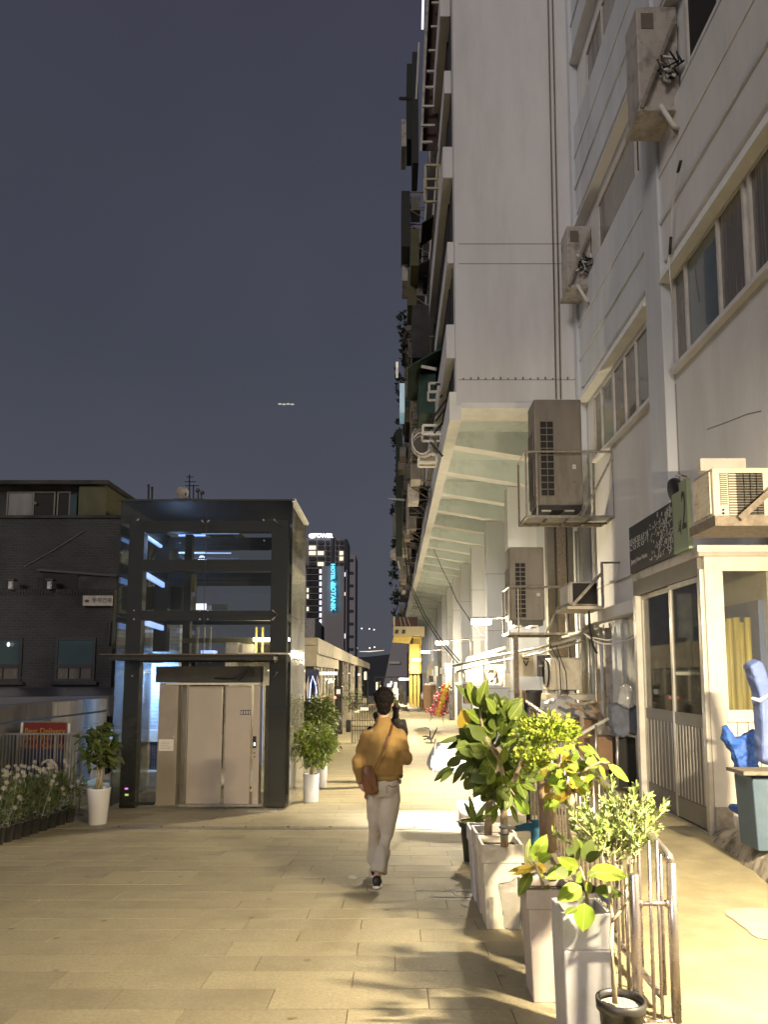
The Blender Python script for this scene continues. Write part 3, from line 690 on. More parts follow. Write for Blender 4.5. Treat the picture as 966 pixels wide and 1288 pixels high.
for i, (y, r, z1) in enumerate(((13.2, 0.03, 2.4), (13.55, 0.055, 5.2), (12.25, 0.03, 2.3), (11.3, 0.022, 2.3), (12.9, 0.03, 2.4), (13.7, 0.03, 4.2))):
    MB().tube([(3.50 - 0.03 * (i % 3), y, 0), (3.50 - 0.03 * (i % 3), y, z1)], r, 10).build('pipe', M['pvc'], bld, True)

# storeys on the far side face: slab bands, fins, dark windows
bands = [(8.2, 8.75), (10.24, 10.55), (12.16, 12.7), (14.13, 14.5), (16.0, 16.6)]
for i, (za, zb) in enumerate(bands):
    xo = XO - (0.17, 0.13, 0.20, 0.15, 0.22)[i]; y1 = (24, 34, 30, 40, 78)[i]
    MB().box(xo, XO, YF + 0.15 + 0.1 * i, y1, za - 0.45, zb - 0.3).build('balcony_slab', M['plaster'], bld, bevel=0.01)
for i, (za, zb, m) in enumerate(((6.95, 7.7, 'plaster_cool'), (8.8, 9.75, 'dark'), (10.6, 11.7, 'dark'), (12.75, 13.6, 'plaster_cool'), (14.6, 15.6, 'dark'))):
    for j in range(10):
        MB().box(XO - 0.03, XO, YF + 1.2 + j * 5.5, YF + 5.4 + j * 5.5, za, zb).build('window_band', M[m if j % 3 else 'dark'], bld)

# =================================================================== AIR CONDITIONERS ON THE RIGHT WALL
def tall_unit(u0, v0, u1, v1, Y, D, gu0, gu1, gv0, gv1, rows, label):
    p, q = aY(u0, v1, Y), aY(u1, v0, Y)
    t = thing('outdoor_ac_unit', label, 'air conditioner', (p.x, Y, p.z))
    MB().box(p.x, q.x, Y, Y + D, p.z + 0.06, q.z).build('casing', M['acbrown'], t, bevel=0.025)
    MB().box(p.x + 0.03, q.x - 0.03, Y + 0.02, Y + D - 0.02, p.z - 0.02, p.z + 0.058).build('base_tray', M['black'], t)
    for uu in (0.12, 0.6): MB().box(p.x + (q.x - p.x) * uu, p.x + (q.x - p.x) * (uu + .2), Y - 0.01, Y + D, p.z - 0.05, p.z - 0.021).build('foot', M['alu'], t)
    a, b = aY(gu0, gv1, Y), aY(gu1, gv0, Y)
    cw, ch = (b.x - a.x) / 2, (b.z - a.z) / rows
    MB().box(a.x, b.x, Y - 0.0035, Y + 0.002, a.z, b.z).build('grille_back', M['dark'], t)
    gr = MB()
    for i in range(3): gr.box(a.x + i * cw - 0.006, a.x + i * cw + 0.006, Y - 0.012, Y - 0.004, a.z, b.z)
    for j in range(rows + 1): gr.box(a.x - 0.006, b.x + 0.006, Y - 0.0115, Y - 0.0035, a.z + j * ch - 0.007, a.z + j * ch + 0.007)
    gr.build('grille', M['acbrown'], t)
    h = q.z - p.z
    MB().box(p.x - 0.004, p.x + 0.002, Y + 0.07, Y + D - 0.06, p.z + h * 0.12, p.z + h * 0.72).build('side_grille_back', M['dark'], t)
    sg = MB()
    for j in range(18):
        z = p.z + h * (0.12 + 0.6 * j / 18); sg.box(p.x - 0.012, p.x - 0.005, Y + 0.07, Y + D - 0.06, z, z + 0.012)
    for j in range(5): yy = Y + 0.07 + (D - 0.13) * j / 4; sg.box(p.x - 0.016, p.x - 0.0045, yy - 0.005, yy + 0.005, p.z + h * 0.12, p.z + h * 0.72)
    sg.build('side_grille', M['acbrown'], t)
    lx = p.x + (q.x - p.x) * 0.82
    MB().box(lx - 0.03, lx + 0.03, Y - 0.003, Y + 0.001, p.z + h * 0.36, p.z + h * 0.40).build('sticker', M['signwhite'], t)
    MB().lathe([(0.014, 0), (0.014, 0.006)], 8, (0, 0, 0)).build('valve', M['dark'], t).location = (lx, Y - 0.006, p.z + h * 0.24)
    return t
def cage(name, u0, u1, vt, vb, Y, D, label, mid, Xr=None, floor=True):
    p, q = aY(u0, vb, Y), aY(u1, vt, Y)
    x0, x1, z0, z1 = p.x, (Xr or q.x), p.z, q.z
    t = thing(name, label, 'bracket', (x0, Y, z0))
    w = 0.04
    MB().tube([(x0, Y, z1), (x1, Y, z1)], 0.02, 8).build('top_rail', M['galv'], t)
    MB().tube([(x0, Y, z1), (x0, Y + D, z1)], 0.02, 8).build('top_rail', M['galv'], t)
    for xx in (x0, x0 + (x1 - x0) * mid, x1): MB().bar((xx, Y, z0 + 0.021), (xx, Y, z1 - 0.021), 0.028).build('upright', M['galv'], t)
    MB().bar((x0, Y + D, z0), (x0, Y + D, z1), 0.03).build('upright', M['rust'], t)
    for a, b in (((x0, Y, z0), (x1, Y, z0)), ((x0, Y + D, z0), (x1, Y + D, z0)), ((x0, Y + 0.02, z0), (x0, Y + D - 0.02, z0)), ((x1, Y + 0.02, z0), (x1, Y + D - 0.02, z0))):
        MB().bar(a, b, w).build('base_bar', M['galv'], t)
    for k in range(1, 4): MB().bar((x0 + (x1 - x0) * k / 4, Y + 0.02, z0), (x0 + (x1 - x0) * k / 4, Y + D - 0.02, z0), 0.03).build('base_bar', M['galv'], t)
    MB().bar((x0 + .02, Y + D * .5, z0 - 0.036), (x1 - .02, Y + D * .5, z0 - 0.036), 0.03).build('base_bar', M['rust'], t)
    if floor: MB().box(x0 + 0.03, x1 - 0.03, Y + 0.03, Y + D - 0.03, z0 + 0.016, z0 + 0.022).build('base_sheet', M['pvc'], t)
    MB().bar((x0 + (x1 - x0) * 0.62, Y - 0.03, z0), (x1, Y - 0.03, z1 - 0.06), 0.035).build('brace', M['galv'], t)
    return t
tall_unit(674, 502, 731, 640, 12.2, 0.55, 681, 696, 530, 624, 11, 'taller taupe outdoor air conditioner in the upper cage below the end wall corner')
cage('ac_cage', 663, 771, 568, 650, 12.15, 0.75, 'grey steel cage holding the upper tall air conditioner on the wall', 0.12)
tall_unit(642, 688, 684, 785, 13.2, 0.5, 649, 661, 708, 777, 12, 'taupe outdoor air conditioner in the lower cage above the pipe post')
c2 = cage('ac_cage', 641, 712, 738, 797, 13.15, 0.7, 'grey steel cage standing on a square post around the lower tall air conditioner', 0.16)
p = aY(649, 800, 13.15); MB().bar((p.x, 13.2, -0.64), (p.x, 13.2, p.z), 0.09).build('post', M['rust'], c2)
for (u, v, u2, v2, Y, r) in ((735, 800, 570, 838, 13.0, 0.028), (735, 806, 575, 845, 13.3, 0.022), (742, 790, 690, 806, 12.6, 0.05)):
    t_ = thing('insulated_pipe', {800: 'long pale pipe under the lower cage running to the columns', 806: 'thinner pale pipe just below the long one under the lower cage', 790: 'short thick pale pipe under the lower cage near the wall'}[v], 'pipe', aY(u, v, Y))
    a, b = aY(u, v, Y), aY(u2, v2, Y + 3)
    MB().tube([a, a.lerp(b, .3) + Vector((0, 0, -.03)), a.lerp(b, .7) + Vector((0, 0, .02)), b], r, 8).build('pipe', M['pvc'], t_, True)

# small window unit in a bracket (712-752, 730-765)
p, q = aY(717, 762, 11.6), aY(752, 732, 11.6)
t = thing('window_ac_unit', 'small black fronted air conditioner on a diagonal strut left of the kiosk sign', 'air conditioner', (p.x, 11.6, p.z))
MB().box(p.x, q.x, 11.6, 12.3, p.z, q.z).build('casing', M['acgrey'], t, bevel=0.02)
MB().box(p.x + 0.05, q.x - 0.02, 11.594, 11.60, p.z + 0.03, q.z - 0.02).build('fan_opening', M['dark'], t)
MB().box(p.x - 0.012, p.x - 0.001, 11.64, 12.2, p.z + 0.05, q.z - 0.04).build('side_panel', M['creamf'], t)
MB().box(p.x - 0.06, q.x + 0.06, 11.5, 12.35, p.z - 0.06, p.z - 0.012).build('shelf', M['acbeige'], t)
a, b = aY(720, 762, 11.5), aY(756, 722, 11.5)
MB().bar(a, b, 0.045).build('strut', M['galv'], t)
MB().bar((b.x + .02, 11.5, p.z - .03), (b.x + .02, 11.5, b.z + 0.18), 0.035).build('strut', M['galv'], t)
MB().bar((b.x + .02, 11.5, b.z + 0.18), (3.7, 11.95, b.z + 0.25), 0.03).build('strut', M['galv'], t)

# big beige fan box (686-722, 826-868) with its open round fan side, plus neighbour
p, q = aY(694, 868, 12.6), aY(722, 827, 12.6)
t = thing('outdoor_ac_unit', 'beige box shaped outdoor air conditioner with a round fan opening on its left side', 'air conditioner', (p.x, 12.6, p.z))
MB().box(p.x, q.x + .12, 12.6, 13.3, p.z, q.z).build('casing', M['acbeige'], t, bevel=0.02)
fan = MB().lathe([(0.22, 0), (0.24, 0.012), (0.24, 0.03)], 24).build('fan_opening', M['dark'], t); fan.rotation_euler = (0, R(-90), 0); fan.location = (p.x + 0.0, 12.95, (p.z + q.z) / 2)
for uu in (0.15, 0.75): MB().box(p.x + (q.x - p.x) * uu, p.x + (q.x - p.x) * uu + 0.08, 12.55, 13.3, p.z - 0.07, p.z - 0.01).build('foot', M['pvc'], t)
MB().box(p.x - 0.1, q.x + 0.3, 12.5, 13.4, p.z - 0.16, p.z - 0.072).build('bracket', M['acbeige'], t)
MB().bar((p.x + .02, 12.5, p.z - 0.75), (p.x + .15, 12.5, p.z - 0.16), 0.06).build('strut', M['yellowtone'], t)
p, q = aY(676, 851, 13.2), aY(693, 824, 13.2)
t = thing('wall_fan', 'black square exhaust fan box left of the beige air conditioner', 'fan', (p.x, 13.2, p.z))
MB().box(p.x, q.x, 13.2, 13.5, p.z, q.z).build('casing', M['black'], t)
for k in range(4): MB().tube([((p.x + q.x) / 2, 13.19, (p.z + q.z) / 2), ((p.x + q.x) / 2 + 0.1 * math.cos(k * 1.57), 13.18, (p.z + q.z) / 2 + 0.1 * math.sin(k * 1.57))], 0.02, 5).build('blade', M['acgrey'], t)
# cream hanging sign cloth board with a dark mark
p, q = aY(650, 851, 14.6), aY(674, 822, 14.6)
t = thing('cream_board', 'cream board with a small dark emblem beside the pipe post', 'board', (p.x, 14.6, p.z))
MB().box(p.x, q.x, 14.6, 14.7, p.z, q.z).build('board', M['acbeige'], t, bevel=.01)
MB().box(p.x + .13, p.x + .25, 14.593, 14.6, q.z - .12, q.z - .09).build('emblem', M['ink'], t)
MB().bar((p.x + .14, 14.59, q.z - .14), (p.x + .19, 14.59, q.z - .24), .02).build('emblem', M['ink'], t)
MB().bar((p.x + .24, 14.59, q.z - .14), (p.x + .19, 14.588, q.z - .24), .02).build('emblem', M['ink'], t)
# white gutter hood and duct along the columns
t = thing('duct', 'pale curved plastic duct with grey boxes fixed to the columns', 'duct', aY(600, 830, 15))
MB().tube([aY(583, 852, 16.2), aY(584, 836, 16.2), aY(588, 829, 16.2), aY(600, 826, 16.2), aY(636, 815, 16.2)], 0.05, 10).build('duct', M['pvc'], t, True)
mb = MB(); fb(mb, 586, 831, 607, 858, 16.3, 0.2); mb.build('box', M['acgrey'], t, bevel=.01)
mb = MB(); fb(mb, 610, 836, 636, 862, 16.35, 0.2); mb.build('box', M['acgrey'], t, bevel=.01)
MB().tube([aY(613, 858, 16.2), aY(611, 845, 16.2), aY(615, 838, 16.2), aY(622, 840, 16.2), aY(624, 850, 16.2), aY(618, 858, 16.2)], 0.035, 8).build('hose', M['rust'], t, True)
MB().tube([aY(620, 822, 16.1), aY(634, 824, 16.1), aY(636, 840, 16.1), aY(632, 862, 16.1)], 0.025, 8).build('hose', M['rust'], t, True)
mb = MB(); fb(mb, 635, 847, 642, 864, 14.9, .15); mb.build('box', M['creamf'], t)

# beige window unit over the kiosk (882-966, 585-650)
p, q = aY(899, 649, 6.2), aY(975, 588, 6.2)
t = thing('window_ac_unit', 'large beige air conditioner with louvres on a dark shelf above the kiosk', 'air conditioner', (p.x, 6.2, p.z))
x0, x1, z0, z1 = p.x, p.x + 0.72, p.z, q.z
MB().box(x0, x1, 6.2, 6.62, z0, z1).build('casing', M['acbeige'], t, bevel=0.012)
n_ = 0
for (ua, ub, va, vb, m) in ((907, 914, 595, 636, 'slat'), (918, 925, 595, 648, 'slat'), (928, 935, 595, 648, 'dark'), (936.5, 943, 595, 648, 'dark'), (944.5, 951, 595, 648, 'dark'), (952.5, 959, 595, 648, 'dark')):
    a, b = aY(ua, vb, 6.2), aY(ub, va, 6.2)
    MB().box(a.x, b.x, 6.193, 6.2, a.z, b.z).build('louvre_recess', M[m], t)
    lm = MB(); k = 16
    for j in range(k): z = a.z + (b.z - a.z) * j / k; lm.box(a.x, b.x, 6.183, 6.192, z, z + (b.z - a.z) / k * 0.34)
    lm.build('louvre', M['acbeige' if m == 'slat' else 'slat'], t)
sg = MB()
for j in range(13): z = z0 + 0.03 + (z1 - z0 - .06) * j / 12; sg.box(x0 - 0.012, x0 - 0.003, 6.24, 6.58, z - .004, z + .004)
for j in range(13): yy = 6.24 + 0.34 * j / 12; sg.box(x0 - 0.016, x0 - 0.0035, yy - .004, yy + .004, z0 + .03, z1 - .03)
sg.build('side_grille', M['acbeige'], t)
MB().box(x0 - 0.003, x0 + .001, 6.24, 6.58, z0 + .03, z1 - .03).build('side_grille_back', M['black'], t)
for v in (641, 645.5):
    a = aY(910.5, v, 6.19); MB().ball(a, 0.011, 8, 5).build('knob', M['black'], t)
MB().box(x0 - 0.03, 3.7, 6.12, 6.66, z0 - 0.10, z0 - 0.012).build('shelf', M['rust'], t)
a, b = aY(931, 652, 6.08), aY(985, 604, 6.08); MB().bar(a, b, 0.032, 0.05).build('strut', M['rust'], t)
mb = MB(); fb(mb, 882, 576, 939, 592, 7.0, 0.1); o = mb.build('electrical_box', M['creamf'], bevel=.008); tag(o, 'flat cream electrical box on the wall behind the beige air conditioner', 'box')
# round black meter/alarm with hoop
p = aY(851, 622, 7.6)
t = thing('round_alarm', 'round black disc lamp on a hoop standing behind the dark kiosk sign', 'alarm', p)
o = MB().lathe([(0.14, -0.03), (0.15, 0), (0.14, 0.03)], 20).build('disc', M['black'], t, True); o.rotation_euler = (0, R(75), 0); o.location = p + Vector((0, 0, .03)); o.scale = (1, 1, 1)
hp = [p + Vector((0.06, 0, 0)) + Vector((0.02 + .07 * math.sin(a), 0.0, 0.17 * math.cos(a))) for a in [x * .25 for x in range(0, 13)]]
MB().tube(hp, 0.01, 6).build('hoop', M['galv'], t, True)
MB().tube([p + Vector((0, 0, .2)), p + Vector((.06, 0, .21)), p + Vector((.12, 0, .19))], 0.01, 6).build('hoop', M['rust'], t, True)
p2 = aY(862, 600, 7.6); 

# upper units with hoses: (805-870, 10-140), (715-750, 282-362)
def hose_unit(cu, u0, u1, v0, v1, Y, D, label, seed):
    rnd = random.Random(seed)
    p, q = aY(u0, v1, Y), aY(u1, v0, Y)
    t = thing('window_ac_unit', label, 'air conditioner', (p.x, Y, p.z), None)
    x1 = XW - 0.02
    MB().box(p.x, x1, Y, Y + D, p.z + 0.04, q.z).build('casing', M['acgrey'], t, bevel=.015)
    MB().box(p.x - 0.03, x1, Y - 0.05, Y + D + 0.05, p.z - 0.03, p.z + 0.035).build('shelf', M['acgrey'], t, bevel=.01)
    MB().box(p.x + 0.06, p.x + 0.22, Y - 0.006, Y + 0.001, q.z - 0.32, q.z - 0.1).build('vent', M['slat'], t)
    h = q.z - p.z
    MB().bar((p.x, Y - 0.06, p.z), (x1 - 0.05, Y - 0.07, q.z - h * .15), 0.04).build('strut', M['galv'], t)
    MB().bar((x1 - 0.3, Y - 0.06, p.z - .06), (x1, Y - 0.07, p.z - .45), 0.035).build('strut', M['galv'], t)
    for k in range(5):
        c = Vector((x1 - 0.12, Y - 0.1, p.z + h * .35)); pts = []
        for i in range(7):
            pts.append(c + Vector((rnd.uniform(-.2, .12), rnd.uniform(-.08, .05), rnd.uniform(-.12, .12) + (i - 3) * 0.04)))
        MB().tube(pts, 0.013 + .006 * (k % 2), 6).build('hose', M['whitecable' if k % 2 else 'cable'], t, True)
    MB().tube([(x1 - .3, Y - .1, p.z), (x1 - .15, Y - .12, p.z - .3), (x1 - .04, Y - .1, p.z - .34), (x1, Y - .1, p.z - .15)], 0.03, 8).build('hose', M['whitecable'], t, True)
    return t
hose_unit(0, 805, 858, 8, 140, 8.75, 0.45, 'grimy air conditioner high on the pilaster with tangled white hoses', 1)
hose_unit(0, 715, 745, 284, 362, 13.0, 0.5, 'grey brown air conditioner tucked in the wall corner at third storey height', 2)

# =================================================================== KIOSK
KX, KY0, KY1, KH = 3.0, 7.15, 9.15, 2.76
kk = thing('glass_kiosk', 'cream framed glass kiosk with ribbed sliding doors against the building', 'kiosk', (KX, KY0, 0))
MB().box(KX - .02, XW, KY0 - .02, KY1, KH - 0.10, KH).build('roof', M['acgrey'], kk, bevel=.01)
MB().box(KX - .035, XW, KY0 - .035, KY0 - .021, KH - 0.06, KH + .01).build('gutter', M['creamf'], kk, bevel=.005)
# front face (towards the camera): corner post, head, sill, glass, lower boards
MB().box(KX + 0.035, KX + 0.19, KY0 - 0.01, KY0 + 0.08, 0, KH - 0.10).build('corner_post', M['creamf'], kk, bevel=.006)
MB().box(KX - 0.02, KX + 0.03, KY0 - 0.02, KY0 + 0.04, 0, KH - 0.22).build('corner_tube', M['alu'], kk, bevel=.012)
MB().box(KX + 0.035, KX + 0.20, KY0 - 0.03, KY0 - 0.011, 0.02, 0.27).build('post_shoe', M['galv'], kk, bevel=.004)
MB().box(KX + 0.19, XW, KY0, KY0 + 0.07, KH - 0.24, KH - 0.10).build('head_rail', M['creamf'], kk)
a = aY(904, 893, KY0); b = aY(904, 904, KY0); zs = b.z
MB().box(KX + 0.19, XW, KY0 - 0.012, KY0 + 0.07, zs - 0.03, a.z).build('sill_rail', M['creamf'], kk, bevel=.004)
for i in range(5):
    xa = KX + 0.195 + i * 0.105; MB().box(xa, xa + 0.098, KY0 + 0.015, KY0 + 0.04, 0.08, zs - 0.032).build('board', M['creamf'], kk, bevel=.004)
MB().box(KX + 0.20, XW, KY0 + 0.03, KY0 + 0.036, a.z + .002, KH - 0.242).build('pane', M['kglass'], kk)
MB().box(KX + 0.19, KX + 0.215, KY0 + 0.0, KY0 + 0.07, a.z + .001, KH - 0.241).build('inner_frame', M['whitef'], kk)
# side face with two sliding doors (towards -X)
MB().box(KX - 0.01, KX + 0.06, KY0 + 0.05, KY1, KH - 0.28, KH - 0.101).build('head_rail', M['slat'], kk)
MB().box(KX - 0.02, KX + 0.05, KY1 - 0.10, KY1, 0, KH - 0.28).build('jamb', M['creamf'], kk, bevel=.005)
MB().box(KX, KX + .06, KY0 + .05, KY1 - .1, 0.0, 0.02).build('threshold', M['galv'], kk)
def slide(ya, yb, X, lab):
    dr = MB(); w = 0.055
    zt, zm = KH - 0.282, 1.02
    dr.box(X, X + .035, ya, ya + w, 0.03, zt).box(X, X + .035, yb - w, yb, 0.03, zt).box(X, X + .035, ya + w, yb - w, zt - w, zt)
    d_ = dr.build('sliding_door', M['alu'], kk, bevel=.004)
    MB().box(X + .002, X + .03, ya + w, yb - w, zm - 0.02, zm + 0.10).build('mid_rail', M['slat'], d_)
    MB().box(X + .002, X + .03, ya + w, yb - w, 0.04, 0.24).build('kick_plate', M['slat'], d_)
    MB().box(X + .012, X + .024, ya + w, yb - w, 0.241, zm - 0.021).build('door_panel', M['slat'], d_)
    n = 9
    for i in range(n):
        yy = ya + w + 0.03 + (yb - ya - 2 * w - 0.06) * i / (n - 1)
        MB().box(X + .004, X + .0118, yy - 0.012, yy + 0.012, 0.25, zm - 0.03).build('rib', M['rib'], d_, bevel=.003)
    MB().box(X + .014, X + .018, ya + w, yb - w, zm + 0.101, zt - w).build('pane', M['kglass'], d_)
slide(KY0 + 0.05, 8.02, KX + 0.0, '')
slide(8.0, KY1 - 0.1, KX + 0.045, '')
# oval mat hanging inside the far door
o = MB().lathe([(0.30, 0), (0.30, 0.012)], 28).build('oval_wreath_mat', M['tarp']); o.rotation_euler = (0, R(90), 0); o.scale = (1.5, 0.75, 1); o.location = (KX + 0.16, 8.62, 1.62)
tag(o, 'oval lace edged mat hanging inside the far sliding door of the kiosk', 'mat')
# inside: back wall, shelves, wrapped paper rolls, pale board
MB().box(KX + .1, XW, KY1 - .06, KY1 - .02, 0, KH - .1).build('back_wall', M['poly'], kk)
MB().box(XW - .02, XW - .003, KY0 + .08, KY1 - .07, 0, KH - .1).build('inner_wall', M['creamf'], kk)
MB().box(KX + .06, XW - .01, KY0 + .1, KY1 - .1, 0.02, 0.04).build('kiosk_floor', M['slat'], kk)
rl = thing('wrapping_rolls', 'tall bundle of yellow wrapping paper rolls standing behind the kiosk front glass', 'paper rolls', (3.35, 7.4, 0.04))
for i in range(7):
    xa = 3.20 + i * 0.055; r = 0.035
    MB().lathe([(r, 0), (r * 1.05, 0.8), (r * .95, 1.5), (r, 2.02 + .03 * math.sin(i * 2.2))], 10, (xa, 7.36 + .03 * (i % 2), 0.04)).build('roll', M['straw'], rl, True)
bl = MB().box(3.62, 3.69, 7.3, 8.4, 1.2, 2.25).build('blue_poster', M['bluebag2']); tag(bl, 'pale blue sheet on the back wall inside the kiosk', 'poster')
sh = thing('kiosk_shelf', 'white shelf with rolls inside the near sliding door of the kiosk', 'shelf', (3.3, 7.9, 0))
MB().box(3.2, 3.6, 7.5, 8.7, 1.20, 1.23).build('shelf_board', M['pvc'], sh)
MB().box(3.2, 3.6, 7.5, 8.7, 0.6, 0.63).build('shelf_board', M['pvc'], sh)
for i, (yy, c, h) in enumerate(((7.6, 'bluebag2', .7), (7.75, 'straw', .5), (7.95, 'tarp', .8), (8.15, 'poly', .6), (8.4, 'acgrey', .7), (8.55, 'pvc', .4))):
    MB().lathe([(0.05, 0), (0.05, h)], 10, (3.28 + .05 * (i % 2), yy, 1.23)).build('roll', M[c], sh, True)
# sign on the roof edge
zl, zr = aX(797, 700, KX - .02).z, 0
sg = thing('shop_sign', 'charcoal sign board with white Korean lettering and a sage green panel', 'sign', (KX - .02, 8.2, KH))
A, B = aX(873, 640, KX - .03), aX(797, 672, KX - .03)
yg = aX(851, 690, KX - .03).y
zt = 3.34
MB().box(KX - .045, KX - .01, yg, KY1 - .02, KH + .002, zt).build('board', M['signdark'], sg)
MB().box(KX - .055, KX - .01, KY0 + .12, yg - .004, KH + .002, zt + .14).build('number_panel', M['signgreen'], sg)
text('lettering', '진양꽃상가', M['signwhite'], (KX - .048, 8.78, 3.10), 0.165, LEFTF, sg, sx=.95)
text('caption', 'Jinyang Flower Market', M['signwhite'], (KX - .048, 8.78, 2.90), 0.075, LEFTF, sg, sx=.85)
text('number', '2', M['ink'], (KX - .058, 7.355, 3.15), 0.56, LEFTF, sg, sx=.42)
text('syllable', '서', M['ink'], (KX - .058, 7.475, 3.0), 0.17, LEFTF, sg, sx=.55)
rnd = random.Random(3); pm = MB()
for i in range(150):
    fy = rnd.random() ** 0.6; yy = 8.42 - fy * (8.42 - yg - .03); zz = KH + .04 + rnd.random() * (zt - KH - .08)
    a = rnd.uniform(0, 3.14); l_ = 0.016 + 0.014 * fy
    pm.bar((KX - .0475, yy - l_ * math.cos(a), zz - l_ * math.sin(a)), (KX - .0475, yy + l_ * math.cos(a), zz + l_ * math.sin(a)), 0.004, 0.009)
pm.build('petal_pattern', M['signwhite'], sg, kind='stuff')

# things in front of the kiosk: blue plastic, bin, tray, styrofoam
def blob(name, pts, depth, Y, m, label, cat, disp=0.03, parent=None):   # crumpled sheet shape from an outline, with real thickness
    bm = bmesh.new(); P = [aY(u, v, Y) for u, v in pts]
    c = sum(P, Vector((0, 0, 0))) / len(P)
    n = len(P); rings = []
    for k, (s, dy) in enumerate(((0.93, -depth * .5), (1.0, 0), (0.93, depth * .5))):
        rings.append([bm.verts.new(c + (q - c) * s + Vector((0, dy, 0))) for q in P])
    for k in range(2):
        for i in range(n): bm.faces.new((rings[k][i], rings[k][(i + 1) % n], rings[k + 1][(i + 1) % n], rings[k + 1][i]))
    bm.faces.new(list(reversed(rings[0]))); bm.faces.new(rings[2])
    bmesh.ops.triangulate(bm, faces=bm.faces[:]); bmesh.ops.recalc_face_normals(bm, faces=bm.faces[:])
    me = bpy.data.meshes.new(name); bm.to_mesh(me); bm.free(); me.materials.append(m)
    o = link(name, me, parent)
    r = o.modifiers.new('r', 'REMESH'); r.mode = 'VOXEL'; r.voxel_size = max(0.012, depth * .12)
    t = bpy.data.textures.new('crumple', 'CLOUDS'); t.noise_scale = 0.065 if 'blue' in name else 0.12; t.noise_depth = 2
    d_ = o.modifiers.new('d', 'DISPLACE'); d_.texture = t; d_.strength = disp; d_.mid_level = 0.5
    s = o.modifiers.new('s', 'SMOOTH'); s.iterations = 2
    for p_ in me.polygons: p_.use_smooth = True
    if label: tag(o, label, cat)
    return o
blob('blue_plastic_bag', [(908, 914), (914, 912), (922, 925), (933, 925), (948, 916), (952, 935), (951, 958), (955, 985), (950, 1003), (941, 1007), (936, 990), (928, 968), (918, 940), (910, 928)], 0.10, 6.3, M['bluebag'], 'deep blue crumpled plastic sheet hanging low against the kiosk front', 'plastic sheet', .05)
blob('blue_roll', [(938, 834), (948, 828), (957, 832), (962, 850), (968, 880), (975, 930), (975, 965), (955, 960), (953, 900), (950, 870), (943, 850)], 0.16, 6.0, M['bluebag2'], 'tall pale blue plastic roll tied with a white band at the right edge', 'plastic roll', .022)
MB().tube([aY(946, 878, 5.88), aY(956, 881, 5.86), aY(966, 875, 5.88), aY(975, 872, 5.9)], [.012, .018, .014, .012], 6).build('tie_band', M['poly'], bpy.data.objects['blue_roll'])
t = thing('side_table', 'small dark topped table at the right edge over the kerb', 'table', aY(940, 967, 6.0))
MB().box(aY(921, 970, 5.9).x, aY(990, 970, 5.9).x, 5.7, 6.0, aY(940, 971, 5.9).z, aY(940, 966.5, 5.9).z).build('table_top', M['rust'], t)
p, q = aY(951, 1058, 5.8), aY(990, 978, 5.8)
MB().hexa([(p.x + .02, 5.8, .17), (q.x - .02, 5.8, .17), (q.x - .02, 6.1, .17), (p.x + .02, 6.1, .17)], [(p.x - .01, 5.78, q.z), (q.x, 5.78, q.z), (q.x, 6.1, q.z), (p.x - .01, 6.1, q.z)]).build('bin', M['tealbin'], bevel=.012)
tag(bpy.data.objects['bin'], 'grey blue plastic bin under the small table at the right edge', 'bin')
blob('foam_block', [(925, 1027), (953, 1030), (960, 1052), (940, 1048), (929, 1043)], 0.18, 6.4, M['poly'], 'dirty white foam block on the mortar kerb', 'foam block', .01)
blob('blue_plastic_sheet', [(921, 1011), (935, 1012), (944, 1010), (957, 1014), (957, 1036), (940, 1033), (930, 1024), (920, 1019)], 0.16, 6.3, M['bluebag'], 'small deep blue plastic sheet draped over the foam block', 'plastic sheet', .03)

# loose wires on the shop wall left of the kiosk
for k, pts in enumerate((((735, 797), (752, 803), (775, 804), (800, 797)), ((738, 800), (760, 810), (785, 806), (800, 800)), ((741, 768), (742, 790), (746, 812), (752, 822)), ((700, 812), (712, 845), (716, 900), (716, 930)), ((690, 806), (704, 832), (706, 870), (698, 900)), ((660, 825), (676, 812), (690, 820), (700, 832)))):
    P_ = [aY(u, v, 10.4 if k < 3 else 12.3) for u, v in pts]; Q_ = []
    for a_, b_ in zip(P_, P_[1:]): Q_ += [a_, a_.lerp(b_, .5) + Vector((0, 0, -.02))]
    o_ = MB().tube(Q_ + [P_[-1]], .009 if k != 2 else .016, 5).build('loose_wire', M['whitecable' if k in (0, 1, 5) else 'cable']); tag(o_, ['upper pale wire sagging over the dark opening', 'lower pale wire sagging over the dark opening', 'black wire hanging from the small window air conditioner', 'long black wire hanging right of the beige fan unit', 'black wire looping over the beige fan unit', 'short pale wire left of the beige fan unit'][k], 'wire')

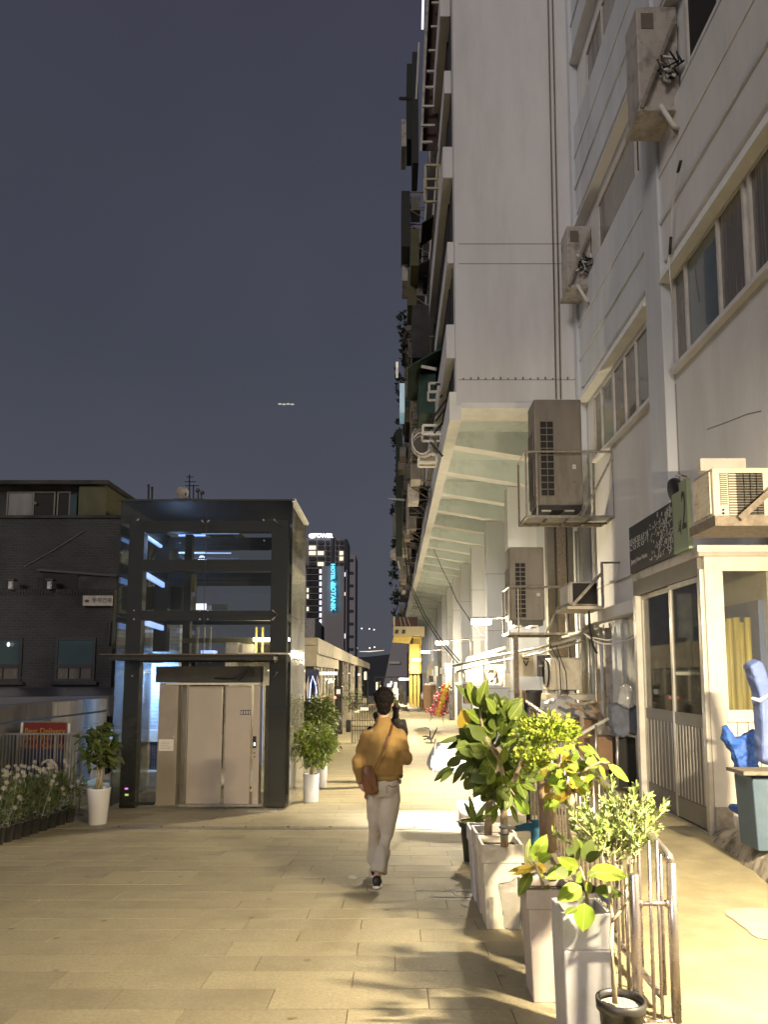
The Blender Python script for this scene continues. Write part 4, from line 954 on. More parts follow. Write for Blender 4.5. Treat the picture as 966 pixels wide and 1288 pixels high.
# clutter behind the handrail, left of the kiosk
blob('grey_tarpaulin', [(682, 885), (697, 876), (712, 874), (722, 880), (740, 890), (752, 902), (748, 925), (720, 920), (700, 912), (688, 900)], 0.5, 11.2, M['tarp'], 'grey plastic sheet thrown over a heap beyond the railing', 'tarpaulin', .08)
blob('hanging_cloth', [(767, 888), (778, 884), (800, 888), (802, 900), (800, 925), (790, 922), (782, 928), (770, 924), (766, 905)], 0.16, 9.6, M['cloth'], 'slate blue cloth bundle hanging beside the kiosk', 'cloth', .06)
blob('clear_bag', [(776, 884), (780, 862), (786, 858), (794, 864), (797, 888), (790, 892)], 0.12, 9.5, M['wrap'], 'clear plastic bag hanging above the slate blue cloth', 'bag', .05)
for (a, b, c, d_, Y, m, lab) in ((753, 927, 777, 968, 9.9, 'brownbox', 'tall brown carton under the slate blue cloth'), (728, 905, 752, 950, 10.6, 'brownbox', 'brown carton behind the white handrail bar'), (778, 928, 800, 990, 9.7, 'dark', 'black crate in the corner beside the kiosk'), (705, 915, 728, 960, 11.0, 'tarp', 'grey box under the plastic sheet heap')):
    mb = MB(); fb(mb, a, b, c, d_, Y, .4); tag(mb.build('storage_box', M[m], bevel=.01), lab, 'box')
for k, (a, b, c, d_) in enumerate(((712, 884, 760, 905), (730, 882, 733, 915), (745, 885, 756, 884), (722, 888, 750, 882), (741, 884, 766, 912))):
    MB_ = MB().bar(aY(a, b, 10.5), aY(c, d_, 10.3), 0.05, .035); tag(MB_.build('scrap_plank', M['wood' if k % 2 else 'barkd']), ['dark scrap plank sloping across the left of the heap', 'weathered upright stake in the middle of the heap', 'dark level board along the top of the heap', 'weathered level board left of the dark one on the heap', 'dark board sloping down to the slate blue cloth'][k], 'plank')
t = thing('handrail', 'short white topped handrail sloping up towards the kiosk', 'railing', aY(723, 928, 8.6))
MB().tube([aY(723, 928, 8.6), aY(765, 904, 8.8)], 0.022, 8).build('top_rail', M['pvc'], t, True)
for (u, v, w_) in ((750, 912, 975), (777, 925, 990)): MB().tube([aY(u, v, 8.7), aY(u, w_, 8.7)], 0.016, 8).build('post', M['rail'], t, True)
mb = MB(); pb = aY(672, 893, 12); mb.lathe([(0.10, -0.28), (0.125, -0.05), (0.14, -0.03), (0.14, 0), (0.11, 0), (0.09, -.1)], 16, (pb.x, 12, aY(672, 868, 12).z)); tag(mb.build('flower_pot', M['potblack'], smooth=True), 'empty black pot on a wooden box beyond the railing', 'pot')
mb = MB(); fb(mb, 658, 868, 668, 905, 12.4, .3); tag(mb.build('wooden_box', M['barkd'], bevel=.01), 'upright brown wooden box beside the empty black pot', 'box')
mb = MB(); fb(mb, 666, 893, 690, 930, 12.1, .3); tag(mb.build('storage_box', M['brownbox'], bevel=.01), 'brown box under the empty black pot', 'box')

# =================================================================== STAINLESS RAILING
sr = thing('steel_railing', 'polished stainless steel railing with round posts between the planters and the upper walkway', 'railing', (1.2, 3.4, 0))
YR = 3.4
lp, rp = aY(797.5, 1099, YR), aY(844, 1076, YR)
MB().lathe([(.023, -.3), (.023, lp.z - .004), (.019, lp.z)], 16, (lp.x, YR, 0)).build('post', M['stainless'], sr, True)
MB().lathe([(.021, 0.0), (.021, rp.z - .03)], 16, (rp.x, YR, 0)).build('post', M['stainless'], sr, True)
for v in (1136.5, 1285):
    z = aY(800, v, YR).z
    MB().tube([(lp.x + .018, YR, z), (rp.x - .016, YR, z)], 0.0105, 10).build('cross_bar', M['stainless'], sr, True)
    for xx in (lp.x + .026, rp.x - .026): MB().ball((xx, YR, z), 0.02, 10, 6, (.45, 1, 1)).build('flange', M['stainless'], sr, True)
# top rail along its path, elbow at the post
path = [Vector((rp.x, YR, rp.z - .035)), Vector((rp.x - .004, YR + .02, rp.z - 0.008)), Vector((rp.x - .012, YR + .07, rp.z + .012))]
for (u, v, Y) in ((775, 1001, 4.2), (745, 970, 4.8), (715, 935, 5.7), (690, 902, 6.7), (663, 883, 7.6)): path.append(aY(u, v, Y))
MB().tube(path, .021, 12).build('top_rail', M['stainless'], sr, True)
def rail_at(Y, arr=path):
    for a, b in zip(arr[1:], arr[2:]):
        if a.y <= Y <= b.y + 1e-6:
            t = (Y - a.y) / (b.y - a.y); return a.lerp(b, t)
    return arr[-1]
lowp = []
Y = 3.5
base = [aY(791.5, 1250, 3.62), aY(775.5, 1217, 4.0)]
while Y < 7.6:
    p = rail_at(Y); lowp.append((p.x - .02, Y, 0.07))
    MB().tube([(p.x, Y, 0.07), (p.x, Y, p.z)], 0.0085, 8).build('baluster', M['stainless'], sr, True)
    Y += 0.16
MB().tube(lowp, 0.016, 8).build('bottom_rail', M['stainless'], sr, True)
p = rail_at(7.6); MB().tube([(p.x, 7.6, 0), p], 0.028, 10).build('post', M['black'], sr, True)
# inner row of bars running from the left post
for i in range(3):
    Y = 3.52 + i * 0.15; x = lp.x + 0.004 * i; zt = lp.z - .05 + .055 * i
    MB().tube([(x, Y, 0.02), (x, Y, zt)], 0.0085, 8).build('baluster', M['stainless'], sr, True)
MB().tube([(lp.x - .02, YR + .1, 0.03), (lp.x + .0, 5.3, 0.03)], 0.014, 8).build('bottom_rail', M['stainless'], sr, True)
for u in (817, 827):
    p = aY(u, 1085, YR + .0)
    MB().tube([(p.x, YR, -.1), (p.x, YR, aY(u, 1136, YR).z + 0.27)], 0.008, 8).build('baluster', M['stainless'], sr, True)

# =================================================================== PLANTERS
def planter(x0, x1, y0, D, zt, m, label, rim=0.13, taper=0.035, soil=0.05, rz=0, group=None, ins=.012):
    zb = gz(y0 + D / 2) + .004
    t = thing('square_planter', label, 'planter', ((x0 + x1) / 2, y0 + D / 2, zb), group)
    y1 = y0 + D; k = taper
    MB().hexa([(x0 + k, y0 + k, zb), (x1 - k, y0 + k, zb), (x1 - k, y1 - k, zb), (x0 + k, y1 - k, zb)],
              [(x0 + ins, y0 + ins, zt - rim), (x1 - ins, y0 + ins, zt - rim), (x1 - ins, y1 - ins, zt - rim), (x0 + ins, y1 - ins, zt - rim)]).build('body', M[m], t, bevel=.008)
    w = .022; r = MB()
    r.box(x0, x1, y0, y0 + w, zt - rim, zt).box(x0, x1, y1 - w, y1, zt - rim, zt)
    r.box(x0, x0 + w, y0 + w, y1 - w, zt - rim, zt).box(x1 - w, x1, y0 + w, y1 - w, zt - rim, zt)
    r.build('rim', M[m], t, bevel=.005)
    MB().box(x0 + w, x1 - w, y0 + w, y1 - w, zt - soil - .06, zt - soil).build('soil', M['soil'], t)
    return t
def PU(u, Y): return aY(u, 1100, Y).x
pl2 = planter(PU(606, 5.6), PU(659, 5.6), 5.58, .34, aY(610, 1062, 5.6).z, 'potcream', 'cream square planter with the big rubber tree, second in the row')
MB().box(PU(606, 5.45), PU(650, 5.45), 5.39, 5.40, -.33, -.02)
planter(PU(598, 6.05), PU(598, 6.05) + .33, 6.02, .32, aY(600, 1047, 6.05).z, 'potbeige', 'beige square planter half hidden right behind the cream one')
planter(PU(591.5, 6.45), PU(591.5, 6.45) + .33, 6.42, .32, aY(595, 1043, 6.45).z, 'potgrey', 'pale planter farthest back in the row of square planters')
planter(PU(660, 4.2), PU(722, 4.2), 4.15, .30, aY(680, 1120, 4.15).z, 'potbeige', 'pinkish beige square planter between the cream one and the light grey one', rim=.10)
planter(PU(704, 3.6), PU(767, 3.6), 3.55, .26, aY(735, 1150, 3.55).z, 'potgrey', 'light grey square planter nearest the steel post', rim=.16, taper=.012, soil=.09, ins=.001)
# plastic sheet hanging on the cream planter
blob('clear_sheet', [(626, 1110), (640, 1108), (655, 1100), (657, 1150), (657, 1171), (645, 1172), (633, 1168), (634, 1150)], .03, 5.33, M['wrap'], 'crumpled clear plastic sheet hanging down the right side of the cream planter', 'plastic sheet', .02)
# round black nursery pots between and behind
def nursery(x, y, r, h, label, zb=None, soil='soil', grp=None, m='potblack'):
    zb = gz(y) if zb is None else zb
    t = thing('nursery_pot', label, 'pot', (x, y, zb), grp)
    MB().lathe([(r * .72, 0), (r * .93, h * .86), (r * 1.06, h * .87), (r * 1.08, h), (r * .97, h), (r * .95, h * .93)], 22, (x, y, zb), cap=False).build('pot_wall', M[m], t, True)
    MB().lathe([(r * .90, h * .84), (r * .93, h * .9)], 22, (x, y, zb)).build('soil', M[soil], t)
    return t
p = aY(783, 1258, 3.3)
nursery(p.x, 3.32, .098, p.z + .2, 'black nursery pot of pale gravel with a thin stem at the bottom edge', zb=-.2, soil='gravel')
nursery(aY(684, 1050, 4.9).x, 4.95, .12, .5, 'black nursery pot with the thick brown trunk behind the planters')
nursery(aY(716, 1050, 4.7).x, 4.65, .15, .5, 'black nursery pot with the smooth cream trunk behind the planters')

# =================================================================== LEAVES
def leaf_mesh(name, w, m, curl=0.10, fold=0.12, n=7, pointy=0.0):
    mb = MB(); rows_ = []
    for i in range(n + 1):
        t = i / n
        ww = w * (math.sin(math.pi * min(1, t ** (0.8 + pointy))) ** 0.75) * 0.5 if 0 < i < n else 0.0
        z = -curl * (t ** 2)
        rows_.append((t, ww, z))
    b = {}
    for i, (t, ww, z) in enumerate(rows_):
        if i in (0, n): b[i] = [len(mb.v)]; mb.v.append((0, t, z))
        else:
            b[i] = [len(mb.v) + k for k in range(3)]
            wav = 0.012 * math.sin(i * 2.4)
            mb.v += [(-ww, t, z + fold * ww + wav), (0, t, z), (ww, t, z + fold * ww - wav)]
    for i in range(n):
        p_, q_ = b[i], b[i + 1]
        if len(p_) == 1: mb.f += [(p_[0], q_[1], q_[0]), (p_[0], q_[2], q_[1])]
        elif len(q_) == 1: mb.f += [(p_[0], p_[1], q_[0]), (p_[1], p_[2], q_[0])]
        else: mb.f += [(p_[0], p_[1], q_[1], q_[0]), (p_[1], p_[2], q_[2], q_[1])]
    me = mb.mesh(name); me.materials.append(M[m])
    for p_ in me.polygons: p_.use_smooth = True
    return me
LM = {}
def leafme(w, m):
    k = (round(w * 10) / 10, m)
    if k not in LM: LM[k] = leaf_mesh('leaf', k[0], m, curl=random.uniform(.05, .16))
    return LM[k]
def put_leaf(parent, base, tip, w, m, roll=0.0, face=None):
    base, tip = Vector(base), Vector(tip); d = tip - base; L = d.length
    if L < 1e-4: return
    y = d.normalized()
    f = Vector(face or (0, -1, 0.45)).normalized()
    z = (f - y * f.dot(y)).normalized(); x = y.cross(z)
    R_ = Matrix((x, y, z)).transposed().to_4x4() @ Matrix.Rotation(roll, 4, 'Y')
    o = place('leaf', leafme(w / L, m), Matrix.Translation(base) @ R_ @ Matrix.Scale(L, 4), parent)
    return o
Z1 = lambda zx, zy: (540 + zx / 3.715, 840 + zy / 3.715)
WK = 1.08
def leaves(parent, lst, Y, rnd, ppm=None):
    for it in lst:
        bx, by, tx, ty, w, m = it
        dy = rnd.uniform(-.10, .10); dt = rnd.uniform(-.10, .06)
        b = aY(*Z1(bx, by), Y + dy); t_ = aY(*Z1(tx, ty), Y + dy + dt)
        ww = w * WK / 3.715 / F_PX * Y
        put_leaf(parent, b, t_, ww, m, rnd.uniform(-.45, .45), (rnd.uniform(-.3, .5), -1, rnd.uniform(.2, .8)))
rnd = random.Random(11)
YT = 5.6
tr = thing('rubber_tree', 'tall rubber tree with broad glossy leaves in the cream planter', 'tree', aY(632, 1062, YT))
g_, d_, y_, b_ = 'leafg', 'leafd', 'leafy', 'leafb'
T1 = [(230,185,185,60,75,g_),(225,175,128,72,48,d_),(235,180,270,55,50,g_),(240,210,272,110,42,g_),(250,200,300,120,35,d_),(245,255,172,192,55,g_),(270,222,350,150,45,g_),(300,240,438,142,50,d_),(300,262,432,186,45,g_),
 (330,250,300,160,45,g_),(360,240,330,180,40,d_),(390,300,450,235,45,g_),(400,290,500,250,40,d_),(162,285,160,195,62,y_),(275,330,178,330,68,g_),(268,345,212,395,55,g_),(330,330,402,330,55,g_),(345,372,402,300,62,g_),
 (310,482,250,382,70,g_),(310,492,234,492,42,g_),(308,498,262,588,50,g_),(318,492,410,560,72,g_),(335,455,360,372,60,g_),(385,470,412,380,55,g_),(398,598,478,682,80,b_),(392,590,298,622,48,g_),(384,590,356,665,40,g_),(388,560,445,600,40,g_),
 (330,560,400,540,45,g_),(300,300,250,280,45,g_),(350,290,420,270,50,d_),(310,270,240,300,40,d_),(420,330,470,290,42,g_),(430,360,480,400,38,g_),(360,420,420,440,46,d_),(215,440,190,500,40,g_),(230,470,200,545,36,g_),(250,430,205,460,45,d_),
 (380,640,420,730,30,g_),(330,640,250,700,34,g_),(310,650,300,735,28,g_),(440,560,455,640,34,d_),(455,420,470,500,34,d_),
 (175,318,42,348,32,d_),(175,338,78,378,28,d_),(190,368,125,402,48,d_),(205,380,150,425,55,d_),(195,330,140,300,30,d_),(150,425,78,455,45,d_),(105,458,14,530,30,d_),(118,465,48,532,26,d_),(205,455,148,530,28,d_),(165,440,108,545,34,d_),
 (222,468,178,545,30,d_),(215,420,170,470,40,d_),(200,300,150,350,40,d_),(240,560,205,610,24,d_),(420,210,380,150,40,d_),(345,225,395,175,35,d_)]
leaves(tr, T1, YT, rnd)
# further leaves deeper in the crown
for i in range(190):
    a = rnd.uniform(0, 6.28); r = rnd.random() ** .5
    zx, zy = 325 + 135 * r * math.cos(a), 400 + 225 * r * math.sin(a)
    if zy > 590: zy -= 60
    ang = math.atan2(zy - 420, zx - 320) + rnd.uniform(-.7, .7); L = rnd.uniform(65, 105)
    Y = YT + rnd.uniform(-.15, .40)
    b = aY(*Z1(zx, zy), Y); t_ = aY(*Z1(zx + L * math.cos(ang), zy + L * math.sin(ang) * .9), Y + rnd.uniform(-.1, .1))
    put_leaf(tr, b, t_, rnd.uniform(45, 72) / 3.715 / F_PX * Y, 'leafd' if rnd.random() < .55 else 'leafg', rnd.uniform(-.6, .6), (rnd.uniform(-.6, .6), -1, rnd.uniform(.1, 1)))
def branch(parent, pts, rs, m, Y, name='trunk'):
    P = [aY(*Z1(a, b), Y + (c if c else 0)) for a, b, c in pts]
    return MB().tube(P, [r / 3.715 / F_PX * Y for r in rs], 12).build(name, M[m], parent, True)
branch(tr, [(352, 835, 0), (350, 740, 0), (348, 640, 0), (352, 560, .02), (340, 480, .03), (320, 400, 0), (270, 340, -.03), (245, 260, -.02), (235, 180, 0)], [18, 17, 16, 13, 11, 9, 7, 6, 4], 'bark', YT - .05)
branch(tr, [(275, 780, .3), (278, 680, .3), (285, 600, .3), (300, 500, .3), (300, 400, .3)], [19, 18, 16, 12, 8], 'bark', YT + .1)
branch(tr, [(350, 600, 0), (400, 520, -.05), (430, 440, -.05), (440, 360, 0), (410, 290, 0)], [12, 12, 10, 8, 5], 'bark', YT, 'limb')
branch(tr, [(330, 440, 0), (290, 380, -.05), (260, 320, 0)], [6, 5, 4], 'bark', YT - .1, 'limb')
branch(tr, [(345, 600, 0), (380, 565, -.1), (400, 595, -.12)], [5, 4, 3], 'bark', YT - .1, 'limb')
for k in (745, 775): 
    c = aY(*Z1(350, k), YT - .05); MB().tube([c + Vector((.036 * math.cos(a), .036 * math.sin(a), 0)) for a in [i * .7 for i in range(10)]], .005, 5).build('tie', M['bluetie'], tr)
t = thing('cloth_tie', 'teal cloth tied between the planter trunks', 'cloth', aY(*Z1(460, 745), 5.3))
MB().tube([aY(*Z1(405, 752), 5.4), aY(*Z1(460, 742), 5.3), aY(*Z1(525, 752), 5.2)], [.02, .028, .03], 8).build('band', M['bluetie'], t, True)
MB().tube([aY(*Z1(500, 710), 5.2), aY(*Z1(500, 780), 5.18), aY(*Z1(480, 850), 5.15)], [.03, .035, .02], 8).build('loose_end', M['bluetie'], t, True)
MB().tube([aY(*Z1(335, 738), 5.38), aY(*Z1(408, 752), 5.38)], .012, 6).build('white_band', M['pvc'], t, True)

def fine_foliage(parent, c, rad, n, size, m, rnd, m2=None, aspect=.5, up=.3, name='foliage', hollow=.35):
    mbs = {m: MB()}
    if m2: mbs[m2] = MB()
    # clumps
    cl = []
    for i in range(max(8, n // 22)):
        while True:
            v = Vector((rnd.uniform(-1, 1), rnd.uniform(-1, 1), rnd.uniform(-1, 1)))
            if v.length <= 1: break
        if v.length < hollow: v = v.normalized() * rnd.uniform(hollow, 1)
        cl.append(v)
    for i in range(n):
        v = rnd.choice(cl) + Vector((rnd.gauss(0, .17), rnd.gauss(0, .17), rnd.gauss(0, .14)))
        p = Vector(c) + Vector((v.x * rad[0], v.y * rad[1], v.z * rad[2]))
        d = (Vector((v.x, v.y, v.z * .6 + up)).normalized() + Vector((rnd.gauss(0, .5), rnd.gauss(0, .5), rnd.gauss(0, .4)))).normalized()
        L = size * rnd.uniform(.65, 1.25); w = L * aspect * .5
        q = Vector((rnd.gauss(0, 1), rnd.gauss(0, 1), rnd.gauss(0, 1))); s = d.cross(q).normalized(); nn = d.cross(s) * L * .08
        mb = mbs[m2] if (m2 and rnd.random() < .4) else mbs[m]
        mb.face([p, p + d * L * .45 + s * w + nn, p + d * L, p + d * L * .45 - s * w + nn])
    for k, mb in mbs.items(): 
        if mb.v: mb.build(name, M[k], parent, kind='stuff')
# lime green fine leaved bush with thick trunks
lb = thing('bonsai_tree', 'thick brown trunked small tree with fine lime green leaves behind the beige planter', 'tree', aY(668, 1055, 4.95))
fine_foliage(lb, aY(689, 920, 4.95), (.20, .16, .10), 1250, .036, 'fine', rnd, 'finey', .62)
fine_foliage(lb, aY(672, 945, 4.95), (.11, .12, .11), 420, .036, 'fine', rnd, 'finey', .62)
branch(lb, [(555, 860, 0), (550, 760, 0), (545, 680, 0), (535, 600, 0), (520, 530, 0)], [36, 34, 30, 25, 18], 'barkd', 4.95)
branch(lb, [(575, 850, -.06), (562, 760, -.06), (570, 680, -.05), (575, 600, -.05)], [30, 26, 20, 14], 'barkd', 4.95)
branch(lb, [(535, 620, 0), (560, 500, 0), (545, 440, 0), (525, 395, 0)], [16, 15, 13, 11], 'bark', 4.95, 'limb')
branch(lb, [(640, 560, 0), (615, 480, 0), (590, 420, 0), (562, 368, 0)], [14, 13, 12, 11], 'bark', 4.9, 'limb')
branch(lb, [(680, 440, 0), (675, 380, 0), (668, 340, 0)], [10, 9, 7], 'bark', 5.1, 'limb')
cf = thing('fig_tree', 'smooth cream trunked young fig with yellow green leaves leaning over the railing', 'tree', aY(716, 1050, 4.7))
branch(cf, [(672, 800, 0), (668, 700, 0), (662, 600, 0), (690, 520, 0), (735, 495, 0)], [24, 24, 25, 22, 10], 'barkl', 4.7)
branch(cf, [(660, 600, 0), (640, 540, 0), (600, 500, 0), (570, 470, 0)], [18, 14, 10, 7], 'bark', 4.7, 'limb')
branch(cf, [(700, 505, 0), (740, 470, -.05), (800, 440, -.05), (845, 445, -.05)], [9, 6, 5, 3], 'bark', 4.65, 'limb')
leaves(cf, [(800,432,742,345,22,g_),(790,440,735,440,60,g_),(780,400,700,365,40,g_),(775,440,725,400,40,g_),(792,452,832,525,46,g_),(838,452,942,530,42,b_),(795,430,850,440,24,g_),(760,470,690,445,45,g_),(700,470,650,440,45,g_),(690,490,640,500,46,g_),
 (655,590,600,610,30,y_),(600,600,668,628,50,b_),(610,610,560,650,30,b_),(600,570,640,560,40,b_),(600,600,585,680,26,g_),(560,610,535,670,18,b_),(590,590,530,610,26,y_),(610,540,680,560,40,b_),(560,480,600,450,42,b_),(545,500,490,520,36,b_),(540,470,540,510,26,y_),
 (620,450,690,430,44,g_),(590,400,630,370,40,b_),(600,420,560,400,30,g_),(660,520,720,540,44,g_),(640,530,600,560,40,b_),(650,480,620,440,36,g_),(700,560,760,600,38,b_),(560,520,600,545,40,b_),(690,560,650,540,36,y_),(720,530,740,570,30,g_),(630,380,680,360,34,b_)], 4.68, rnd)
for i in range(46):
    zx, zy = rnd.uniform(560, 760), rnd.uniform(420, 640); a = rnd.uniform(0, 6.28); L = rnd.uniform(35, 60); Y = 4.68 + rnd.uniform(-.15, .15)
    if zx > 700 and zy > 560: continue
    put_leaf(cf, aY(*Z1(zx, zy), Y), aY(*Z1(zx + L * math.cos(a), zy + L * math.sin(a)), Y + rnd.uniform(-.05, .05)), rnd.uniform(28, 44) / 3.715 / F_PX * Y, rnd.choice(('leafg', 'leafb', 'leafg', 'leafy')), rnd.uniform(-.6, .6), (rnd.uniform(-.5, .5), -1, rnd.uniform(.1, .9)))
fine_foliage(lb, aY(676, 968, 4.95), (.07, .08, .07), 260, .036, 'fine', rnd, 'finey', .62)
WK = 1.18
# rubber plant in the pinkish beige planter
rp3 = thing('rubber_plant', 'small rubber plant with slender yellow green leaves in the pinkish beige planter', 'plant', aY(*Z1(505, 1010), 4.25))
leaves(rp3, [(485,905,552,778,58,b_),(470,915,448,880,14,g_),(458,890,472,795,26,g_),(490,925,358,946,26,y_),(500,930,395,968,22,y_),(478,955,415,1062,50,g_),(500,925,552,940,46,y_),(505,950,545,985,26,b_),(510,900,570,870,40,b_),(500,880,520,860,30,b_),(560,1000,600,920,40,g_),(560,1010,530,1055,24,g_),(585,960,640,930,46,g_),(600,990,560,960,40,d_)], 4.2, rnd)
branch(rp3, [(530, 1020, 0), (520, 980, 0), (500, 930, 0), (485, 905, 0)], [6, 6, 5, 4], 'twig', 4.2, 'stem')
branch(rp3, [(535, 1010, 0), (500, 940, 0), (470, 910, 0)], [5, 4, 3], 'twig', 4.25, 'stem')
rp4 = thing('rubber_plant', 'small rubber plant with large bright veined leaves in the light grey planter', 'plant', aY(*Z1(725, 1110), 3.65))
leaves(rp4, [(700,935,602,890,48,b_),(692,938,548,980,44,b_),(712,1020,600,1085,72,b_),(750,950,930,968,82,b_),(772,1040,910,1055,70,d_),(727,1098,723,1235,80,b_),(690,1122,634,1150,34,g_),(700,900,680,790,44,d_),(722,900,765,800,50,d_),(740,975,790,950,30,g_),
 (735,1000,760,1060,40,g_),(715,960,690,1000,36,g_),(730,900,800,860,40,d_),(690,880,640,840,44,d_),(710,880,700,800,40,g_),(650,950,590,960,44,d_),(720,1080,680,1060,40,d_)], 3.46, rnd)
branch(rp4, [(735, 1125, 0), (738, 1060, 0), (725, 990, 0), (705, 930, 0)], [8, 8, 6, 5], 'twig', 3.62, 'stem')
branch(rp4, [(738, 1060, 0), (750, 1000, 0), (750, 950, 0)], [5, 5, 4], 'twig', 3.62, 'stem')
MB().tube([aY(*Z1(790, 1058), 3.6), aY(*Z1(820, 1082), 3.58), aY(*Z1(850, 1105), 3.58)], [.004, .011, .008], 6).build('ribbon', M['bluebag2'], rp4)
# olive shrub on a thin stem
ol = thing('olive_shrub', 'airy olive shrub with narrow grey green leaves in the black gravel pot', 'shrub', aY(783, 1258, 3.35))
YO = 3.75
stem = [aY(774, 1262, 3.32), aY(772, 1225, 3.34), aY(769, 1185, 3.36), aY(771, 1155, 3.42), aY(765, 1110, 3.5), aY(757, 1075, 3.6)]
MB().tube(stem, [.012, .011, .009, .008, .007, .005], 8).build('stem', M['twig'], ol, True)
MB().tube([aY(771, 1158, 3.4), aY(781, 1146, 3.42), aY(790, 1135, 3.46), aY(793, 1110, 3.5), aY(796, 1080, 3.6)], [.008, .007, .006, .005, .004], 8).build('stem', M['twig'], ol, True)
om = MB(); tm = MB()
for i in range(80):
    u0 = rnd.uniform(742, 808); v0 = rnd.uniform(1050, 1085)
    ang = R(90 + rnd.uniform(-45, 45) - (u0 - 775) * .6); L = rnd.uniform(28, 62)
    Y = YO + rnd.uniform(-.2, .2)
    P = []
    for k in range(5):
        t_ = k / 4; P.append(aY(u0 + L * t_ * math.cos(ang) + 3 * math.sin(t_ * 3 + i), v0 - L * t_ * math.sin(ang), Y + .05 * t_))
    if i == 0: P = [aY(u_, v_, YO) for u_, v_ in ((806, 1050), (815, 1040), (824, 1028), (832, 1016), (838, 1008))]
    if i == 1: P = [aY(u_, v_, YO) for u_, v_ in ((795, 1040), (798, 1020), (797, 1005), (798, 995), (801, 988))]
    if i == 2: P = [aY(u_, v_, YO) for u_, v_ in ((775, 1030), (773, 1010), (771, 997), (770, 985), (768, 978))]
    tm.tube(P, [.0032, .003, .0026, .002, .0015], 5)
    for k in range(44):
        t_ = rnd.uniform(.08, 1.0) * 4; j = min(3, int(t_)); p = P[j].lerp(P[j + 1], t_ - j)
        ax = (P[j + 1] - P[j]).normalized()
        d__ = (ax * .9 + Vector((rnd.gauss(0, .55), rnd.gauss(0, .55), rnd.gauss(0, .35)))).normalized(); l_ = rnd.uniform(.026, .044)
        s_ = d__.cross(Vector((rnd.gauss(0, 1), rnd.gauss(0, 1), rnd.gauss(0, 1)))).normalized() * l_ * .17
        om.face([p, p + d__ * l_ * .5 + s_, p + d__ * l_, p + d__ * l_ * .5 - s_])
om.build('foliage', M['olive'], ol, kind='stuff'); tm.build('twigs', M['twig'], ol, kind='stuff')
for k in range(6):
    MB().tube([aY(765 + k * 6, 1110 - 2 * k, 3.55), aY(755 + k * 9, 1070, 3.7)], [.004, .003], 5).build('stem', M['twig'], ol)
# more small plants in the gap behind the rubber tree
nursery(aY(597, 1000, 8.3).x, 8.3, .17, .42, 'black nursery pot with strap leaves behind the farthest square planter')
sp = thing('strap_leaf_plant', 'dark strap leaved plant in the black pot behind the planters', 'plant', (aY(597, 1000, 8.3).x, 8.3, -.1))
for i in range(14):
    b = Vector((aY(597, 1000, 8.3).x, 8.3, -.1)); a = rnd.uniform(0, 6.28)
    put_leaf(sp, b, b + Vector((.22 * math.cos(a), .15 * math.sin(a), rnd.uniform(-.12, .3))), .05, 'leafd', 0)
mb = MB(); xg = PU(611, 7.6); mb.box(xg, xg + .1, 7.55, 7.7, -.46, .05); tag(mb.build('grey_plank', M['acgrey']), 'upright grey board standing behind the farthest square planter', 'board')

# =================================================================== PEOPLE
def ringloft(mb, rings, n=22):      # rings: (cx, cy, cz, rx, ry) stacked, horizontal, superelliptic
    b = len(mb.v)
    for cx, cy, cz, rx, ry in rings:
        for k in range(n):
            t = 2 * math.pi * k / n; c_, s_ = math.cos(t), math.sin(t)
            mb.v.append((cx + rx * math.copysign(abs(c_) ** .85, c_), cy + ry * math.copysign(abs(s_) ** .85, s_), cz))
    for i in range(len(rings) - 1):
        for k in range(n):
            k2 = (k + 1) % n; mb.f.append((b + i * n + k, b + i * n + k2, b + (i + 1) * n + k2, b + (i + 1) * n + k))
    mb.f.append(tuple(b + k for k in reversed(range(n)))); mb.f.append(tuple(b + (len(rings) - 1) * n + k for k in range(n)))
def limb(mb, pts, rs):
    mb.tube(pts, rs, 14)
    for p, r in zip(pts, rs): mb.ball(p, r * .98, 12, 8)
def hand(mb, w, d, side):           # palm and five bent fingers hanging from wrist w along d
    d = Vector(d).normalized(); a = Vector((0, 1, 0)); a = (a - d * a.dot(d)).normalized(); nrm = d.cross(a) * side
    w = Vector(w)
    mb.tube([w - d * .02, w + d * .03, w + d * .085], [.024, .030, .028], 10)
    mb.ball(w + d * .05 + a * .014, .024, 10, 7); mb.ball(w + d * .05 - a * .014, .024, 10, 7)
    for i, (o, L) in enumerate(((.030, .066), (.011, .076), (-.010, .072), (-.030, .056))):
        p0 = w + d * .080 + a * o; p1 = p0 + d * L * .45 + nrm * .006; p2 = p1 + d * L * .35 + nrm * .018; p3 = p2 + d * L * .2 + nrm * .018
        mb.tube([p0, p1, p2, p3], [.0098, .0095, .0085, .007], 8)
    p0 = w + d * .03 + a * .022; mb.tube([p0, p0 + a * .026 + d * .022 + nrm * .01, p0 + a * .032 + d * .055 + nrm * .018], [.012, .0105, .008], 8)
